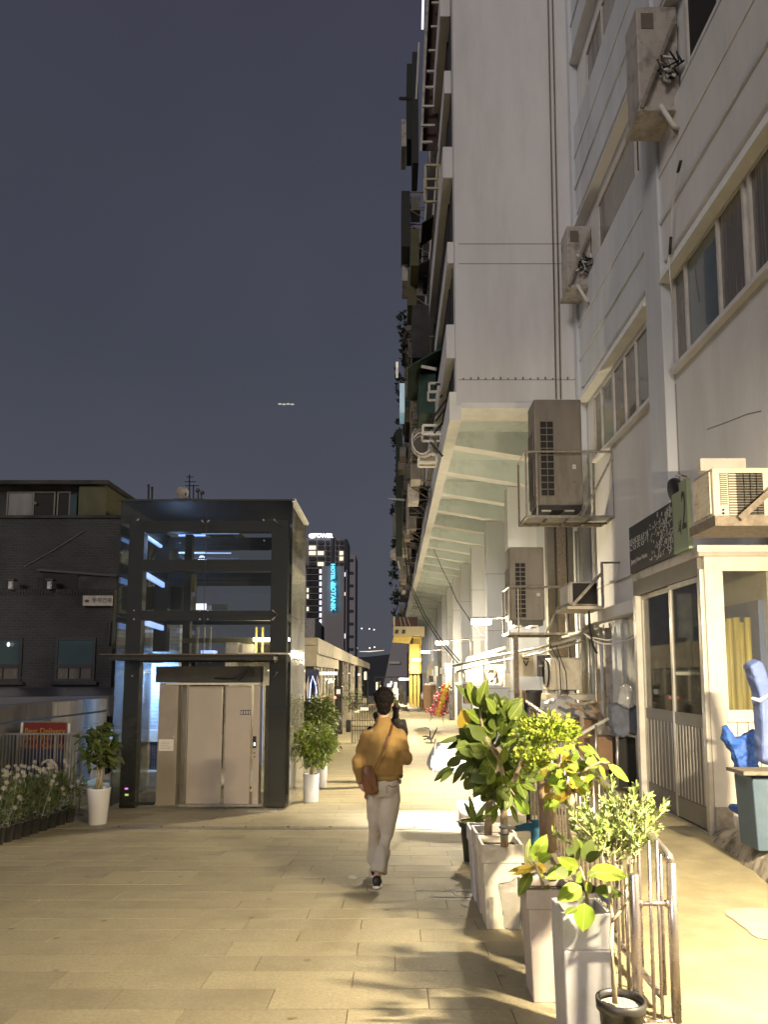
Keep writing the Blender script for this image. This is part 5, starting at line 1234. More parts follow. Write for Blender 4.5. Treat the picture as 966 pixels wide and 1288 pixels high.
def person(base, label, pose, mats, vox=.011, bag=True, hair='short'):
    t = thing('person', label, 'person', base)
    o = Vector(base); P = lambda x, y, z: (o.x + x, o.y + y, o.z + z)
    Q = pose
    b = MB()                                        # body: head, neck, trunk, limbs, hands as one surface
    b.ball(P(0.005, 0, 1.675), .088, 18, 12, (.93, 1.10, 1.22)); b.ball(P(.005, .055, 1.62), .052, 12, 8, (1, 1, .95))
    b.ball(P(.005, .105, 1.655), .016, 8, 6)                                  # nose (on the far side)
    b.ball(P(-.080, .0, 1.655), .021, 8, 6, (.5, .9, 1.35)); b.ball(P(.090, .0, 1.655), .021, 8, 6, (.5, .9, 1.35))    # ears
    limb(b, [P(0, .0, 1.44), P(0.003, 0, 1.54), P(.004, .005, 1.60)], [.062, .054, .056])
    ringloft(b, [tuple(P(0, 0, .90)) + (.14, .10), tuple(P(0, 0, 1.05)) + (.13, .09), tuple(P(0, 0, 1.25)) + (.155, .10), tuple(P(0, 0, 1.40)) + (.15, .085), tuple(P(0, 0, 1.46)) + (.07, .06)])
    for side in ('L', 'R'):
        a, e_, w = [P(*q) for q in Q['arm' + side]]; limb(b, [a, e_, w], [.045, .038, .026])
        hand(b, w, Q['hand' + side], -1 if side == 'L' else 1)
        h, k, an = [P(*q) for q in Q['leg' + side]]; limb(b, [h, k, an], [.075, .052, .036])
    bo = remesh(b, 'body', vox * .62, M['skin'], t, 3)
    j = MB()                                        # jacket
    ringloft(j, [tuple(P(.005, 0, .945)) + (.135, .105), tuple(P(.005, 0, .985)) + (.140, .110), tuple(P(.005, 0, 1.01)) + (.172, .135), tuple(P(.005, -.005, 1.08)) + (.180, .138), tuple(P(.005, -.005, 1.22)) + (.190, .135),
                 tuple(P(0, -.005, 1.31)) + (.186, .125), tuple(P(0, 0, 1.375)) + (.165, .108), tuple(P(0, 0, 1.43)) + (.115, .085), tuple(P(0, 0, 1.475)) + (.078, .072), tuple(P(0, 0, 1.53)) + (.066, .066)])
    for side in ('L', 'R'):
        a, e_, w = [Vector(P(*q)) for q in Q['arm' + side]]; w2 = e_.lerp(w, .86)
        limb(j, [a, a.lerp(e_, .5), e_, e_.lerp(w2, .55), w2], [.074, .074, .070, .062, .044])
        j.tube([w2, e_.lerp(w, .97)], [.036, .035], 12)
    jk = remesh(j, 'jacket', vox, M[mats[0]], t, 7)
    tx = bpy.data.textures.new('folds', 'CLOUDS'); tx.noise_scale = .11; tx.noise_depth = 1
    dm = jk.modifiers.new('d', 'DISPLACE'); dm.texture = tx; dm.strength = .032; dm.mid_level = .5; dm.texture_coords = 'OBJECT' if False else 'LOCAL'
    p_ = MB()                                       # trousers
    ringloft(p_, [tuple(P(.0, 0, .80)) + (.145, .115), tuple(P(.0, -.005, .88)) + (.152, .122), tuple(P(0, 0, .97)) + (.142, .108)])
    for side in ('L', 'R'):
        h, k, an = [Vector(P(*q)) for q in Q['leg' + side]]
        h2 = h + Vector((0, 0, -.04)); an2 = an + Vector((0, 0, .015)) + (k - an) * .06
        limb(p_, [h2, h2.lerp(k, .5), k, k.lerp(an2, .5)], [.095, .088, .074, .074])
        p_.tube([k.lerp(an2, .4), k.lerp(an2, .8), an2], [.074, .076, .084], 14)
    tr_ = remesh(p_, 'trousers', vox, M[mats[1]], t, 5)
    dm = tr_.modifiers.new('d', 'DISPLACE'); dm.texture = tx; dm.strength = .026; dm.mid_level = .5
    for side in ('L', 'R'):
        an = Vector(P(*Q['leg' + side][2])); f = Q['foot' + side]; pit = R(f)
        ca, sa = math.cos(pit), math.sin(pit)
        def F_(y, z): return (an.y + (y * ca - z * sa), an.z - .055 + (y * sa + z * ca))
        s_ = MB()
        for nm, prof, mm in (('shoe', ((-.075, .0, .030, .040), (-.06, .02, .040, .048), (0, .022, .043, .052), (.07, .012, .046, .036), (.13, .0, .046, .026), (.175, -.004, .03, .018)), mats[2]),
                             ('shoe_sole', ((-.082, -.030, .036, .013), (-.05, -.030, .042, .013), (.05, -.030, .046, .013), (.12, -.030, .048, .013), (.18, -.026, .030, .011)), mats[3])):
            mb = MB()
            n = 14; bb = 0
            for (yy, zz, rx, rz) in prof:
                for k in range(n):
                    th = 2 * math.pi * k / n; Y_, Z_ = F_(yy, zz + rz * math.sin(th)); mb.v.append((an.x + rx * math.cos(th), Y_, Z_))
            for i in range(len(prof) - 1):
                for k in range(n):
                    k2 = (k + 1) % n; mb.f.append((i * n + k, i * n + k2, (i + 1) * n + k2, (i + 1) * n + k))
            mb.f.append(tuple(reversed(range(n)))); mb.f.append(tuple((len(prof) - 1) * n + k for k in range(n)))
            mb.build(nm, M[mm], t, True)
    hr = MB()                                       # hair
    hr.ball(P(.005, -.012, 1.715), .100, 20, 12, (.98, 1.08, 1.02)); hr.ball(P(.005, -.045, 1.660), .078, 16, 10, (.98, .80, 1.1)); hr.ball(P(.005, -.050, 1.600), .056, 12, 8, (1.15, .75, .9))
    for i in range(26):
        a = i * 2.4; r = .05 + .04 * ((i * 7) % 5) / 5
        hr.ball(P(.005 + r * math.cos(a), -.012 + r * math.sin(a) * .9, 1.775 - r * .35), .022, 8, 6)
    if hair == 'long': hr.ball(P(0, -.05, 1.55), .075, 12, 8, (1, .6, 1.5))
    ho = remesh(hr, 'hair', .0075, M['hair'], t, 2)
    tx2 = bpy.data.textures.new('strands', 'CLOUDS'); tx2.noise_scale = .022; tx2.noise_depth = 2
    dm = ho.modifiers.new('d', 'DISPLACE'); dm.texture = tx2; dm.strength = .016; dm.mid_level = .5
    return t, P
base = onramp(482, 1112); base.z = gz(base.y) + .006
pose = dict(armL=((-.150, 0, 1.345), (-.228, -.03, 1.12), (-.215, -.045, .925)), handL=(.62, -.12, -1), armR=((.150, 0, 1.345), (.215, -.06, 1.16), (.17, .17, 1.15)), handR=(-.25, 1, .12),
            legL=((-.070, 0, .86), (-.070, .12, .48), (-.085, .30, .10)), footL=12, legR=((.070, 0, .86), (.040, .0, .47), (-.055, -.14, .095)), footR=-10)
man, P = person(base, 'man in a mustard jacket and beige trousers walking away with a brown shoulder bag', pose, ('jacket', 'trouser', 'shoe', 'sole'))
# hem rib line, bag and strap
o = base
base0 = base
bg = thing('shoulder_bag', 'brown leather shoulder bag hanging behind the left hip of the walking man', 'bag', P(-.11, -.13, .85))
bm_ = MB()
ringloft(bm_, [tuple(P(-.105, -.12, .83)) + (.050, .030), tuple(P(-.108, -.125, .86)) + (.070, .042), tuple(P(-.125, -.125, .94)) + (.072, .045), tuple(P(-.135, -.125, 1.02)) + (.066, .040), tuple(P(-.14, -.12, 1.075)) + (.050, .028), tuple(P(-.14, -.118, 1.095)) + (.038, .018)])
remesh(bm_, 'pouch', .010, M['bag'], bg, 4)
MB().tube([P(-.19, -.16, 1.04), P(-.14, -.175, .97), P(-.09, -.172, .87)], .004, 6).build('seam', M['strap'], bg, True)
st = MB()
sp_ = [P(.075, .02, 1.475), P(.085, -.07, 1.455), P(.055, -.140, 1.36), P(.01, -.165, 1.24), P(-.045, -.172, 1.13), P(-.085, -.165, 1.06)]
for a, b in zip(sp_, sp_[1:]): st.bar(a, b, .022, .006)
st.build('strap', M['strap'], bg)
sp_ = [P(.075, .02, 1.475), P(.06, .11, 1.42), P(-.02, .165, 1.25), P(-.12, .13, 1.1), P(-.20, .0, 1.05), P(-.19, -.12, 1.07)]
st = MB()
for a, b in zip(sp_, sp_[1:]): st.bar(a, b, .022, .006)
st.build('strap', M['strap'], bg)
hm = MB(); ringloft(hm, [tuple(P(.005, 0, .938)) + (.141, .112), tuple(P(.005, 0, .99)) + (.147, .118)], 40); hm.build('jacket_hem', M['jacket'], man, True)
pk = MB().tube([P(.045, -.128, .915), P(.085, -.128, .895), P(.125, -.105, .905)], .0035, 5).tube([P(.03, -.130, .905), P(.035, -.131, .84)], .002, 4)
pk.build('pocket_seam', M['strap'], man)
# two people in black walking further ahead
pb_ = dict(armL=((-.165, 0, 1.385), (-.215, -.02, 1.12), (-.20, .05, .90)), handL=(.1, .25, -1), armR=((.165, 0, 1.385), (.215, -.02, 1.12), (.20, .05, .90)), handR=(-.1, .25, -1),
           legL=((-.075, 0, .86), (-.08, .08, .48), (-.085, .18, .09)), footL=0, legR=((.085, 0, .86), (.08, .0, .47), (.08, -.14, .095)), footR=-6)
pA, _ = person((aY(498, 900, 15.2).x, 15.2, -.64), 'person in a dark hooded coat walking right of the man in mustard', pb_, ('blackcoat', 'blackcoat', 'shoe', 'shoe'), .02, hair='long')
pA.scale = (.90, .90, .875)
pB, _ = person((aY(474, 900, 14.6).x + .0, 14.6, -.64), 'person in black mostly hidden behind the left shoulder of the man in mustard', pb_, ('blackcoat', 'blackcoat', 'shoe', 'shoe'), .02)
pB.scale = (.8, .8, .80)

# =================================================================== GLASS LIFT
EX0, EX1, EY0, EY1, EZ0, EZ1 = -4.58, -1.69, 12.2, 14.05, -.642, 4.42
el = thing('glass_lift', 'glass lift tower with a dark steel frame and cream double doors', 'lift', ((EX0 + EX1) / 2, 13, EZ0))
gx = aY(258, 700, EY0).x
def fr(name, u0, v0, u1, v1, Y, d, m='steel', bev=.006):
    mb = MB(); fb(mb, u0, v0, u1, v1, Y, d); return mb.build(name, M[m], el, bevel=bev)
xa, xb = aY(161, 700, EY0 + .12).x, aY(180, 700, EY0 + .12).x
xc, xd = aY(341, 700, EY0 + .12).x, aY(362, 700, EY0 + .12).x
zt_ = aY(200, 654, EY0 + .12).z
YA = EY0 + .12; YB = EY1 - .32
for (x0, x1) in ((xa, xb), (xc, xd)):
    for yy in (YA, YB): MB().box(x0, x1, yy, yy + .2, EZ0 if (yy == YA or x0 > -3) else 1.95, zt_).build('frame_post', M['steel'], el, bevel=.006)
def beamz(v, Y=YA): return aY(250, v, Y).z
for (va, vb) in ((655, 668.5), (704, 718), (768, 780), (822, 833)):
    z1, z0 = beamz(va), beamz(vb)
    MB().box(xb, xc, YA + .004, YA + .19, z0, z1).build('frame_beam', M['steel'], el)
    MB().box(xb, xc, YB + .004, YB + .19, z0 + .03, z1 - .02).build('frame_beam', M['steel'], el)
    for (x0, x1) in ((xa + .03, xb - .03), (xc + .03, xd - .03)): MB().box(x0, x1, YA + .2, YB, z0 + .01, z1 - .01).build('frame_beam', M['steel'], el)
for v in (688, 733): 
    z = beamz(v, YB); MB().box(xb, xc, YB + .02, YB + .1, z - .05, z + .05).build('frame_beam', M['steel'], el)
# inner lift shaft post and guide rails
xi = aY(236, 700, 13.2).x
MB().box(xi - .03, xi + .10, 13.1, 13.25, EZ0, zt_ - .1).build('guide_post', M['steel'], el)
MB().box(xi + .12, xi + .19, 13.05, 13.12, beamz(745, 13.1), beamz(722, 13.1)).build('guide_plate', M['olivepanel'], el)
for u in (248, 256, 264, 322, 330): x = aY(u, 800, 13).x; MB().box(x - .015, x + .015, 13.0, 13.04, beamz(833), beamz(785)).build('guide_rail', M['yellowtone' if u > 300 else 'galv'], el)
z = beamz(803); MB().box(xi, xc, 13.05, 13.12, z - .04, z + .04).build('machine_beam', M['olivepanel'], el)
mb = MB(); fb(mb, 304, 810, 318, 822, 13.0, .3); mb.build('machine_box', M['acbeige'], el, bevel=.01)
mb = MB(); fb(mb, 284, 808, 300, 823, 13.0, .3); mb.build('machine_box', M['acgrey'], el, bevel=.01)
mb = MB(); fb(mb, 252, 818, 268, 824, 12.9, .3); mb.build('machine_box', M['bluestrip'], el)
d_ = bpy.data.lights.new('lamp_light', 'POINT'); d_.energy = 14; d_.color = (1, .86, .6); d_.shadow_soft_size = .08
lo = bpy.data.objects.new('lamp_light', d_); C.objects.link(lo); lo.parent = el; lo.matrix_parent_inverse = Matrix.Translation(-WL[el.name]); lo.location = (-2.2, 12.8, aY(340, 806, 12.9).z - .08)
d_ = bpy.data.lights.new('lamp_light', 'POINT'); d_.energy = 12; d_.color = (.35, .55, 1.0); d_.shadow_soft_size = .08  # added blue light for the blue edges, not a lamp of the lift
lo = bpy.data.objects.new('lamp_light', d_); C.objects.link(lo); lo.parent = el; lo.matrix_parent_inverse = Matrix.Translation(-WL[el.name]); lo.location = (-3.9, 13.2, aY(200, 676, 13).z - .1)
# blue-lit edges seen through the glass, their light put in as glowing strips
for (u0, v0, u1, v1, Y) in ((224, 672.2, 258, 674.2, 13.7), (252, 669.2, 300, 671.2, 13.6), (224, 694.2, 258, 696.2, 13.7), (258, 695, 290, 696, 13.7)):
    mb = MB(); fb(mb, u0, v0, u1, v1, Y, .04); mb.build('glow_strip', M['bluestrip'], el)
for (a, b) in (((180, 671), (202, 686)), ((183, 723), (205, 736)), ((182, 783), (204, 790))):
    MB().bar(aY(*a, 12.5), aY(*b, 13.7), .05, .09).build('glow_strip', M['bluestrip'], el)
mb = MB(); fb(mb, 246, 759, 259, 767, 13.8, .03); mb.build('lit_panel', M['winwhite'], el)
mb = MB(); fb(mb, 266, 760, 286, 767, 13.8, .03); mb.build('lit_panel', M['greygl'], el)
mb = MB(); fb(mb, 318, 802.5, 364, 806, 12.9, .04); mb.build('glow_strip', M['tube'], el)
mb = MB(); fb(mb, 182, 738, 234, 767, 14.0, .03); o_ = mb.build('rear_panel', M['olivepanel'], el)
# glass skins, in panes with steel spider clips
panes_ = [(EX0, gx - .004, EZ0 + .05, beamz(829)), (EX0, gx - .004, beamz(829) + .008, beamz(776)), (gx + .004, EX1, beamz(829) + .008, beamz(776)),
          (EX0, gx - .004, beamz(776) + .008, EZ1), (gx + .004, EX1, beamz(776) + .008, EZ1)]
xl = aY(176, 900, EY0).x
for k, (x0, x1, z0, z1) in enumerate(panes_):
    if k == 0: x1 = xl + .15
    MB().box(x0, x1, EY0, EY0 + .012, z0, z1).build('glass_pane', M['glass'], el)
MB().box(aY(329, 900, EY0).x, EX1, EY0, EY0 + .012, EZ0 + .05, beamz(829)).build('glass_pane', M['glass'], el)
for (z0, z1) in ((EZ0 + .05, beamz(829)), (beamz(829) + .008, beamz(776)), (beamz(776) + .008, EZ1)):
    for (x0, x1) in ((EX0, EX0 + .012), (EX1 - .012, EX1)):
        MB().box(x0, x1, EY0 + .015, EY1, z0, z1).build('glass_pane', M['glass' if x0 < -3 else 'glass_side'], el)
    MB().box(EX0 + .015, EX1 - .015, EY1 - .012, EY1, z0, z1).build('glass_pane', M['glass'], el)
MB().box(EX0 - .03, EX1 + .03, EY0 - .03, EY1 + .03, EZ1 + .002, EZ1 + .03).build('roof', M['steel'], el)
MB().box(EX1 - .01, EX1 + .045, EY0 - .03, EY1 + .035, EZ1 - .02, EZ1 + .034).build('roof_edge', M['beam'], el)  # pale right rim: light catching the edge is put into the colour
for (u, v) in ((174, 653), (345, 654), (331, 654), (254, 655), (262, 655), (168, 768), (168, 779), (343, 768), (343, 779), (251, 768), (261, 768), (251, 779), (261, 779), (164, 826), (346, 832), (332, 680), (226, 683), (348, 846), (166, 850)):
    p = aY(u, v, EY0 - .02); 
    MB().ball(p, .017, 8, 6).build('clip', M['stainless'], el, True)
for (a, b) in (((174, 653), (168, 659)), ((345, 654), (351, 660)), ((254, 655), (258, 660)), ((262, 655), (258, 660)), ((343, 768), (349, 773)), ((343, 779), (349, 773)), ((348, 846), (344, 852))):
    MB().tube([aY(*a, EY0 - .012), aY(*b, EY0 + .05)], .009, 6).build('clip_arm', M['stainless'], el, True)
MB().box(gx - .004, gx + .004, EY0 - .003, EY0 + .014, beamz(829), EZ1).build('glass_joint', M['black'], el)
# canopy slab over the door with rod
z1, z0 = aY(200, 824, EY0 - .5).z, aY(200, 832, EY0 - .5).z
MB().box(aY(138, 828, EY0 - .5).x, aY(344, 828, EY0 - .5).x, EY0 - .5, EY0 - .003, z0 + .02, z1 - .0).build('canopy', M['steel'], el, bevel=.006)
MB().tube([aY(124, 823, EY0 - .55), aY(350, 823, EY0 - .55)], .008, 6).build('canopy_rod', M['rust'], el, True)
MB().box(aY(300, 820, EY0 - .3).x, EX1, EY0 - .3, EY0 - .02, aY(300, 823, EY0 - .3).z, aY(300, 821, EY0 - .3).z).build('canopy_lamp_strip', M['pvc'], el)
# door surround and doors
YD = EY0 + .02
fr('surround_head', 195, 838, 328, 858.5, YD + .0, .25, 'darkconc')
fr('surround', 195, 859, 224, 1013, YD, .25, 'doorwall')
fr('jamb', 224.5, 861, 235, 1012, YD + .09, .2, 'slat')
fr('lintel', 208, 858.8, 327, 861.5, YD - .03, .2, 'creamf')
fr('door_panel', 233, 863, 280, 1011.5, YD + .07, .05, 'doorcream')
fr('door_panel', 280.6, 863, 316, 1011.5, YD + .05, .05, 'doorcream')
fr('surround', 316.3, 862, 327, 1013, YD, .25, 'doorcream')
fr('side_light', 328.8, 864, 330.6, 962, YD + .1, .03, 'bluestrip', 0)
fr('side_panel', 331.2, 862, 341, 1010, YD + .45, .05, 'acgrey', 0)
fr('call_panel', 317.5, 926, 322, 941, YD - .012, .011, 'black', .002)
fr('call_light', 319, 934, 320.6, 938, YD - .016, .004, 'indicator', 0)
fr('call_button', 319.2, 946, 320.6, 948, YD - .008, .006, 'ink', 0)
fr('call_button', 319.2, 951, 320.6, 953, YD - .008, .006, 'ink', 0)
nt = fr('notice', 199, 930, 218, 944.5, YD - .006, .005, 'paper', 0)
for k in range(5): fr('print_line', 201 + (k % 2), 933 + k * 2.1, 216 - 2 * (k % 3), 933.6 + k * 2.1, YD - .008, .0015, 'acgrey', 0)
stk = fr('sticker', 302, 893, 315, 899, YD + .046, .003, 'signdark', 0)
for k, u in enumerate((303, 306.2, 309.4, 312.4)): fr('pictogram', u, 894, u + 1.8, 898, YD + .044, .0015, 'signwhite', 0)
fr('fitting', 217.5, 925.5, 219, 927.5, YD - .01, .01, 'signwhite', 0)
fr('threshold', 224, 1012, 330, 1014.5, YD - .03, .2, 'galv', 0)
fr('side_kick', 152, 1010, 192, 1013, EY0 + .03, .1, 'steel', 0)
for k in range(4):
    MB().tube([aY(270 + 10 * k, 853 + k, EY0 - .02), aY(292 + 6 * k, 852 - k, EY0 - .03), aY(306 + 3 * k, 846 - 2 * k, EY0 - .02), aY(320, 850 - 2 * k, EY0 - .02)], .012, 6).build('cable', M['cable'], el, True)
fr('magenta_reflector', 156.5, 991, 160.5, 993, YA - .01, .005, 'magenta', 0)
fr('green_reflector', 156.5, 998.5, 161, 1001, YA - .01, .005, 'greenled', 0)
# roof gear
for (u, v0, v1) in ((186.5, 611, 628), (191, 614, 628)):
    a, b = aY(u, v0, 13), aY(u, v1, 13); mb = MB().tube([a, (b.x, 13, EZ1 + .03)], .018, 8).ball(a, .028, 8, 6); mb.build('vent_pipe', M['black'], el)
an_ = thing('roof_antennas', 'cluster of small antennas and a dish on a far roof behind the lift', 'antenna', aY(243, 628, 22))
for (u, v0) in ((233, 620), (238, 597), (243, 610), (249, 616), (253, 618)):
    MB().tube([aY(u, v0, 22), aY(u, 634, 22)], .02, 6).build('mast', M['black'], an_)
for (a, b, c, d) in ((232, 606, 246, 606), (233, 611, 250, 611), (234, 600, 243, 600)): MB().tube([aY(a, b, 22), aY(c, d, 22)], .014, 5).build('cross_rod', M['black'], an_)
for (u, v) in ((248.5, 617), (254, 620)): MB().ball(aY(u, v, 22), .07, 10, 6, (1, .5, 1)).build('dish', M['black'], an_)
o_ = MB().lathe([(0.0, 0), (.12, .02), (.2, .07)], 14, cap=False).build('dish', M['acgrey'], an_, True); o_.location = aY(229, 621, 22); o_.rotation_euler = (R(70), 0, R(20))
mb = MB(); fb(mb, 218, 627, 256, 640, 21.5, 6); tag(mb.build('far_roof', M['darkconc']), 'dark far roof edge seen just over the lift roof', 'building')

# bright blue lit brick wall and railings seen through the left glass
bw = thing('blue_lit_wall', 'blue lit brick wall with vent panel seen through the left lift glass', 'wall', (-5.2, 15.3, -.65))
MB().box(-5.70, -4.4, 15.2, 15.5, -.65, 2.6).build('brickwork', M['brick2'], bw)
mb = MB(); fb(mb, 178, 842, 183, 884, 15.1, .05); mb.build('vent_panel', M['pvc'], bw, bevel=.005)
MB().box(-5.70, -4.4, 15.0, 15.19, .18, .42).build('ledge', M['pvc'], bw, bevel=.01)
MB().box(-5.5, -4.4, 14.6, 14.9, -.65, -.35).build('ledge', M['pvc'], bw, bevel=.01)
bf = thing('mesh_fence', 'dark bar fence in front of the blue lit wall behind the left lift glass', 'fence', (-5.2, 14.85, -.65))
for k in range(26): x = -5.6 + k * .045; MB().box(x, x + .018, 14.95, 14.965, -.35, .1).build('bar', M['navy'], bf)
MB().box(-5.6, -4.45, 14.945, 14.97, .1, .13).build('top_rail', M['navy'], bf)
bl_ = thing('added_blue_light', 'added blue light behind the lift shaft for the blue lit wall', 'lamp', (-5.15, 14.5, 1.7))  # source added to turn the brick wall blue
MB().box(-5.2, -4.65, 14.55, 14.6, 2.35, 2.4).build('lamp_tube', M['bluestrip'], bl_)
d_ = bpy.data.lights.new('lamp_light', 'AREA'); d_.shape = 'RECTANGLE'; d_.size = .6; d_.size_y = .1; d_.energy = 95; d_.spread = R(95); d_.color = (.28, .52, 1.0)
lo = bpy.data.objects.new('lamp_light', d_); C.objects.link(lo); lo.parent = bl_; lo.location = (.1, -.2, .3); lo.rotation_euler = Vector((0, .9, -.75)).to_track_quat('-Z', 'Y').to_euler()

# =================================================================== LEFT SIDE
bb = thing('brick_building', 'dark grey brick building with a rooftop room on the left', 'building', (-9.5, 20, -8))
YB_ = 20.0
xr, xl_ = aY(150, 700, YB_).x, -20
zpar, zlow = aY(100, 652, YB_).z, -8
MB().box(xl_, xr, YB_, YB_ + 8, zlow, zpar).build('wall', M['brick'], bb)
MB().box(xl_, xr + .05, YB_ - .05, YB_ + 8, zpar + .002, aY(100, 648.5, YB_).z).build('coping', M['darkconc'], bb)
# recess between the two brick fields, sloping underside
a, b, c, d = aY(48, 717, YB_), aY(147, 724.5, YB_), aY(147, 741, YB_), aY(48, 741, YB_)
MB().box(a.x, b.x, YB_ - .03, YB_ - .002, c.z, aY(90, 726, YB_).z).build('recess', M['darkconc'], bb)
MB().box(a.x + .15, a.x + 1.1, YB_ - .04, YB_ - .032, c.z, aY(90, 722, YB_).z).build('dark_opening', M['dark'], bb)
MB().bar(a + Vector((0, -.05, 0)), b + Vector((0, -.05, 0)), .04, .06).build('flashing', M['black'], bb)
MB().box(xl_, xr - .02, YB_ - .22, YB_ - .003, zlow, aY(100, 742, YB_).z - .001).build('lower_wall', M['brick'], bb)
sc_ = MB(); zz0, zz1 = aY(100, 748, YB_ - .24).z, aY(100, 741, YB_ - .24).z
x = -11.6
while x < xr - .1: sc_.box(x, x + .062, YB_ - .235, YB_ - .0, zz0, zz1); x += .078
sc_.build('soldier_course', M['brick'], bb, kind='stuff')
def bwin(u0, v0, u1, v1, split, parts_, lit=False):
    Y = YB_ - .25
    mb = MB(); p, q = aY(u0, v1, Y), aY(u1, v0, Y); w = .07
    mb.box(p.x, q.x, Y, Y + .027, p.z, p.z + w).box(p.x, q.x, Y, Y + .027, q.z - w, q.z).box(p.x, p.x + w, Y, Y + .027, p.z + w, q.z - w).box(q.x - w, q.x, Y, Y + .027, p.z + w, q.z - w)
    zs_ = aY(u0, split, Y).z; mb.box(p.x + w, q.x - w, Y - .006, Y + .02, zs_ - .05, zs_ + .05)
    wo = mb.build('window', M['black'], bb)
    MB().box(p.x + w, q.x - w, Y + .018, Y + .024, zs_ + .05, q.z - w).build('pane', M['bluegl'], wo)
    n = parts_; ww = (q.x - p.x - 2 * w) / n
    for i in range(n): MB().box(p.x + w + i * ww + .02, p.x + w + (i + 1) * ww - .02, Y + .010, Y + .016, p.z + w, zs_ - .05).build('pane', M['curtain'], wo)
    MB().box(p.x - .08, q.x + .08, Y - .05, Y + .2, p.z - .09, p.z - .003).build('sill', M['darkconc'], wo)
bwin(67, 802, 120, 857, 838, 3)
bwin(-40, 802, 28, 857, 838, 3)
mb = MB(); pp_ = aY(10, 810, YB_ - .3); 
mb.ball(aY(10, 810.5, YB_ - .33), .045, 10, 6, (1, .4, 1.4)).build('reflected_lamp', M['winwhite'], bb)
for u in (12, 61):
    fx = thing('floodlight', 'small pale floodlight bracket on the brick ledge %s' % ('at the left picture edge' if u < 30 else 'beside the dark recess'), 'lamp', aY(u, 742, YB_ - .25))
    mb = MB(); fb(mb, u - 3, 730, u + 2.5, 741, YB_ - .35, .1); mb.build('head', M['poly'], fx, bevel=.02)
    mb = MB(); fb(mb, u - 4, 728, u + 5, 730, YB_ - .4, .2); mb.build('hood', M['black'], fx)
# white name sign
p, q = aY(103, 762, YB_ - .34), aY(140, 749, YB_ - .34)
ns_ = thing('name_sign', 'small white Korean name sign on the dark brick wall', 'sign', (p.x, YB_ - .34, p.z))
MB().box(p.x, q.x, YB_ - .34, YB_ - .24, p.z, q.z).build('board', M['acgrey'], ns_, bevel=.01)
text('lettering', '부자건재', M['ink'], ((p.x * .33 + q.x * .67), YB_ - .345, (p.z + q.z) / 2), .145, FRONT, ns_)
lg = MB().ball((p.x + .12, YB_ - .342, (p.z + q.z) / 2), .05, 10, 6, (1.3, .1, .6)); lg.box(p.x + .07, p.x + .17, YB_ - .346, YB_ - .341, (p.z + q.z) / 2 - .045, (p.z + q.z) / 2 - .03); lg.build('emblem', M['ink'], ns_)
# rooftop room
YR_ = YB_ + .8
p, q = aY(-60, 650, YR_), aY(136, 607, YR_)
MB().box(-20, aY(98, 620, YR_).x, YR_ + .25, YR_ + 6, zpar, q.z - .02).build('roof_room', M['darkconc'], bb)
MB().box(aY(98.3, 620, YR_).x, q.x - .05, YR_ + .02, YR_ + 6, zpar, q.z - .1).build('roof_room_panel', M['olivepanel'], bb)
MB().box(-20, q.x + .03, YR_ - .10, YR_ + 7.5, q.z - .06, q.z + .05).build('roof_slab', M['darkconc'], bb)
for (ya, yb) in ((YR_ + 1.2, YR_ + 2.2), (YR_ + 2.6, YR_ + 3.2)): MB().box(q.x - .055, q.x - .03, ya, yb, zpar + .05, q.z - .5).build('roof_room_panel', M['darkconc'], bb)
Yw = YR_ + .24
for i, (u0, u1, m) in enumerate(((9, 40, 'curtain'), (42, 68.5, 'dark'), (72.5, 87.5, 'dark'))):
    mb = MB(); a_, b_ = aY(u0 - 1.6, 648, Yw), aY(u1 + 1.6, 618.5, Yw); w = .04
    mb.box(a_.x, b_.x, Yw - .03, Yw, b_.z - w, b_.z).box(a_.x, a_.x + w, Yw - .03, Yw, zpar + .03, b_.z - w).box(b_.x - w, b_.x, Yw - .03, Yw, zpar + .03, b_.z - w)
    wo = mb.build('window', M['slat'], bb)
    MB().box(a_.x + w, b_.x - w, Yw - .01, Yw + .002, zpar + .03, b_.z - w).build('pane', M[m], wo)
mb = MB(); mb.ball(aY(44, 633, Yw - .05), .05, 8, 5, (1, .4, 1)).build('hanging_ornament', M['slat'], bb)
MB().box(aY(89, 620, Yw).x, aY(97.5, 620, Yw).x, Yw - .05, Yw, zpar + .01, q.z - .3).build('dark_opening', M['bluegl'], bb)
MB().tube([aY(30, 713, YB_ - .02), aY(70, 690, YB_ - .02), aY(105, 668, YB_ - .02)], .012, 5).build('wall_wire', M['galv'], bb)
MB().bar(aY(138, 782, YB_ - .26), aY(136, 812, YB_ - .26), .03).build('wall_pipe', M['black'], bb)
# tarpaulin roof behind the parapet
mb = MB(); mb.hexa([(-12, 16.5, .6), (-6.4, 16.8, .6), (-6.4, 19.5, .6), (-12, 19.5, .6)], [(-12, 16.6, .98), (-6.5, 17, 1.05), (-6.5, 19.5, 1.2), (-12, 19.5, 1.2)])
tag(mb.build('low_roof', M['towerd']), 'low dark sheet roof between the brick building and the concrete parapet', 'roof')
# aged concrete parapet
cp = thing('concrete_parapet', 'stained concrete parapet wall with a coping groove on the left', 'wall', (-5.5, 12, -.6))
MB().box(-6.55, -6.3, 9, 16.4, -8, .72).build('lower_wall', M['oldconc'], cp)
MB().box(-6.55, -6.31, 9, 16.4, .72, .75).build('groove', M['black'], cp)
for k in range(6): MB().box(-6.55, -6.3, 9.2 + k * 1.2 + .006, 9.2 + (k + 1) * 1.2 - .006, .75, 1.008).build('coping_block', M['oldconc'], cp, bevel=.006)
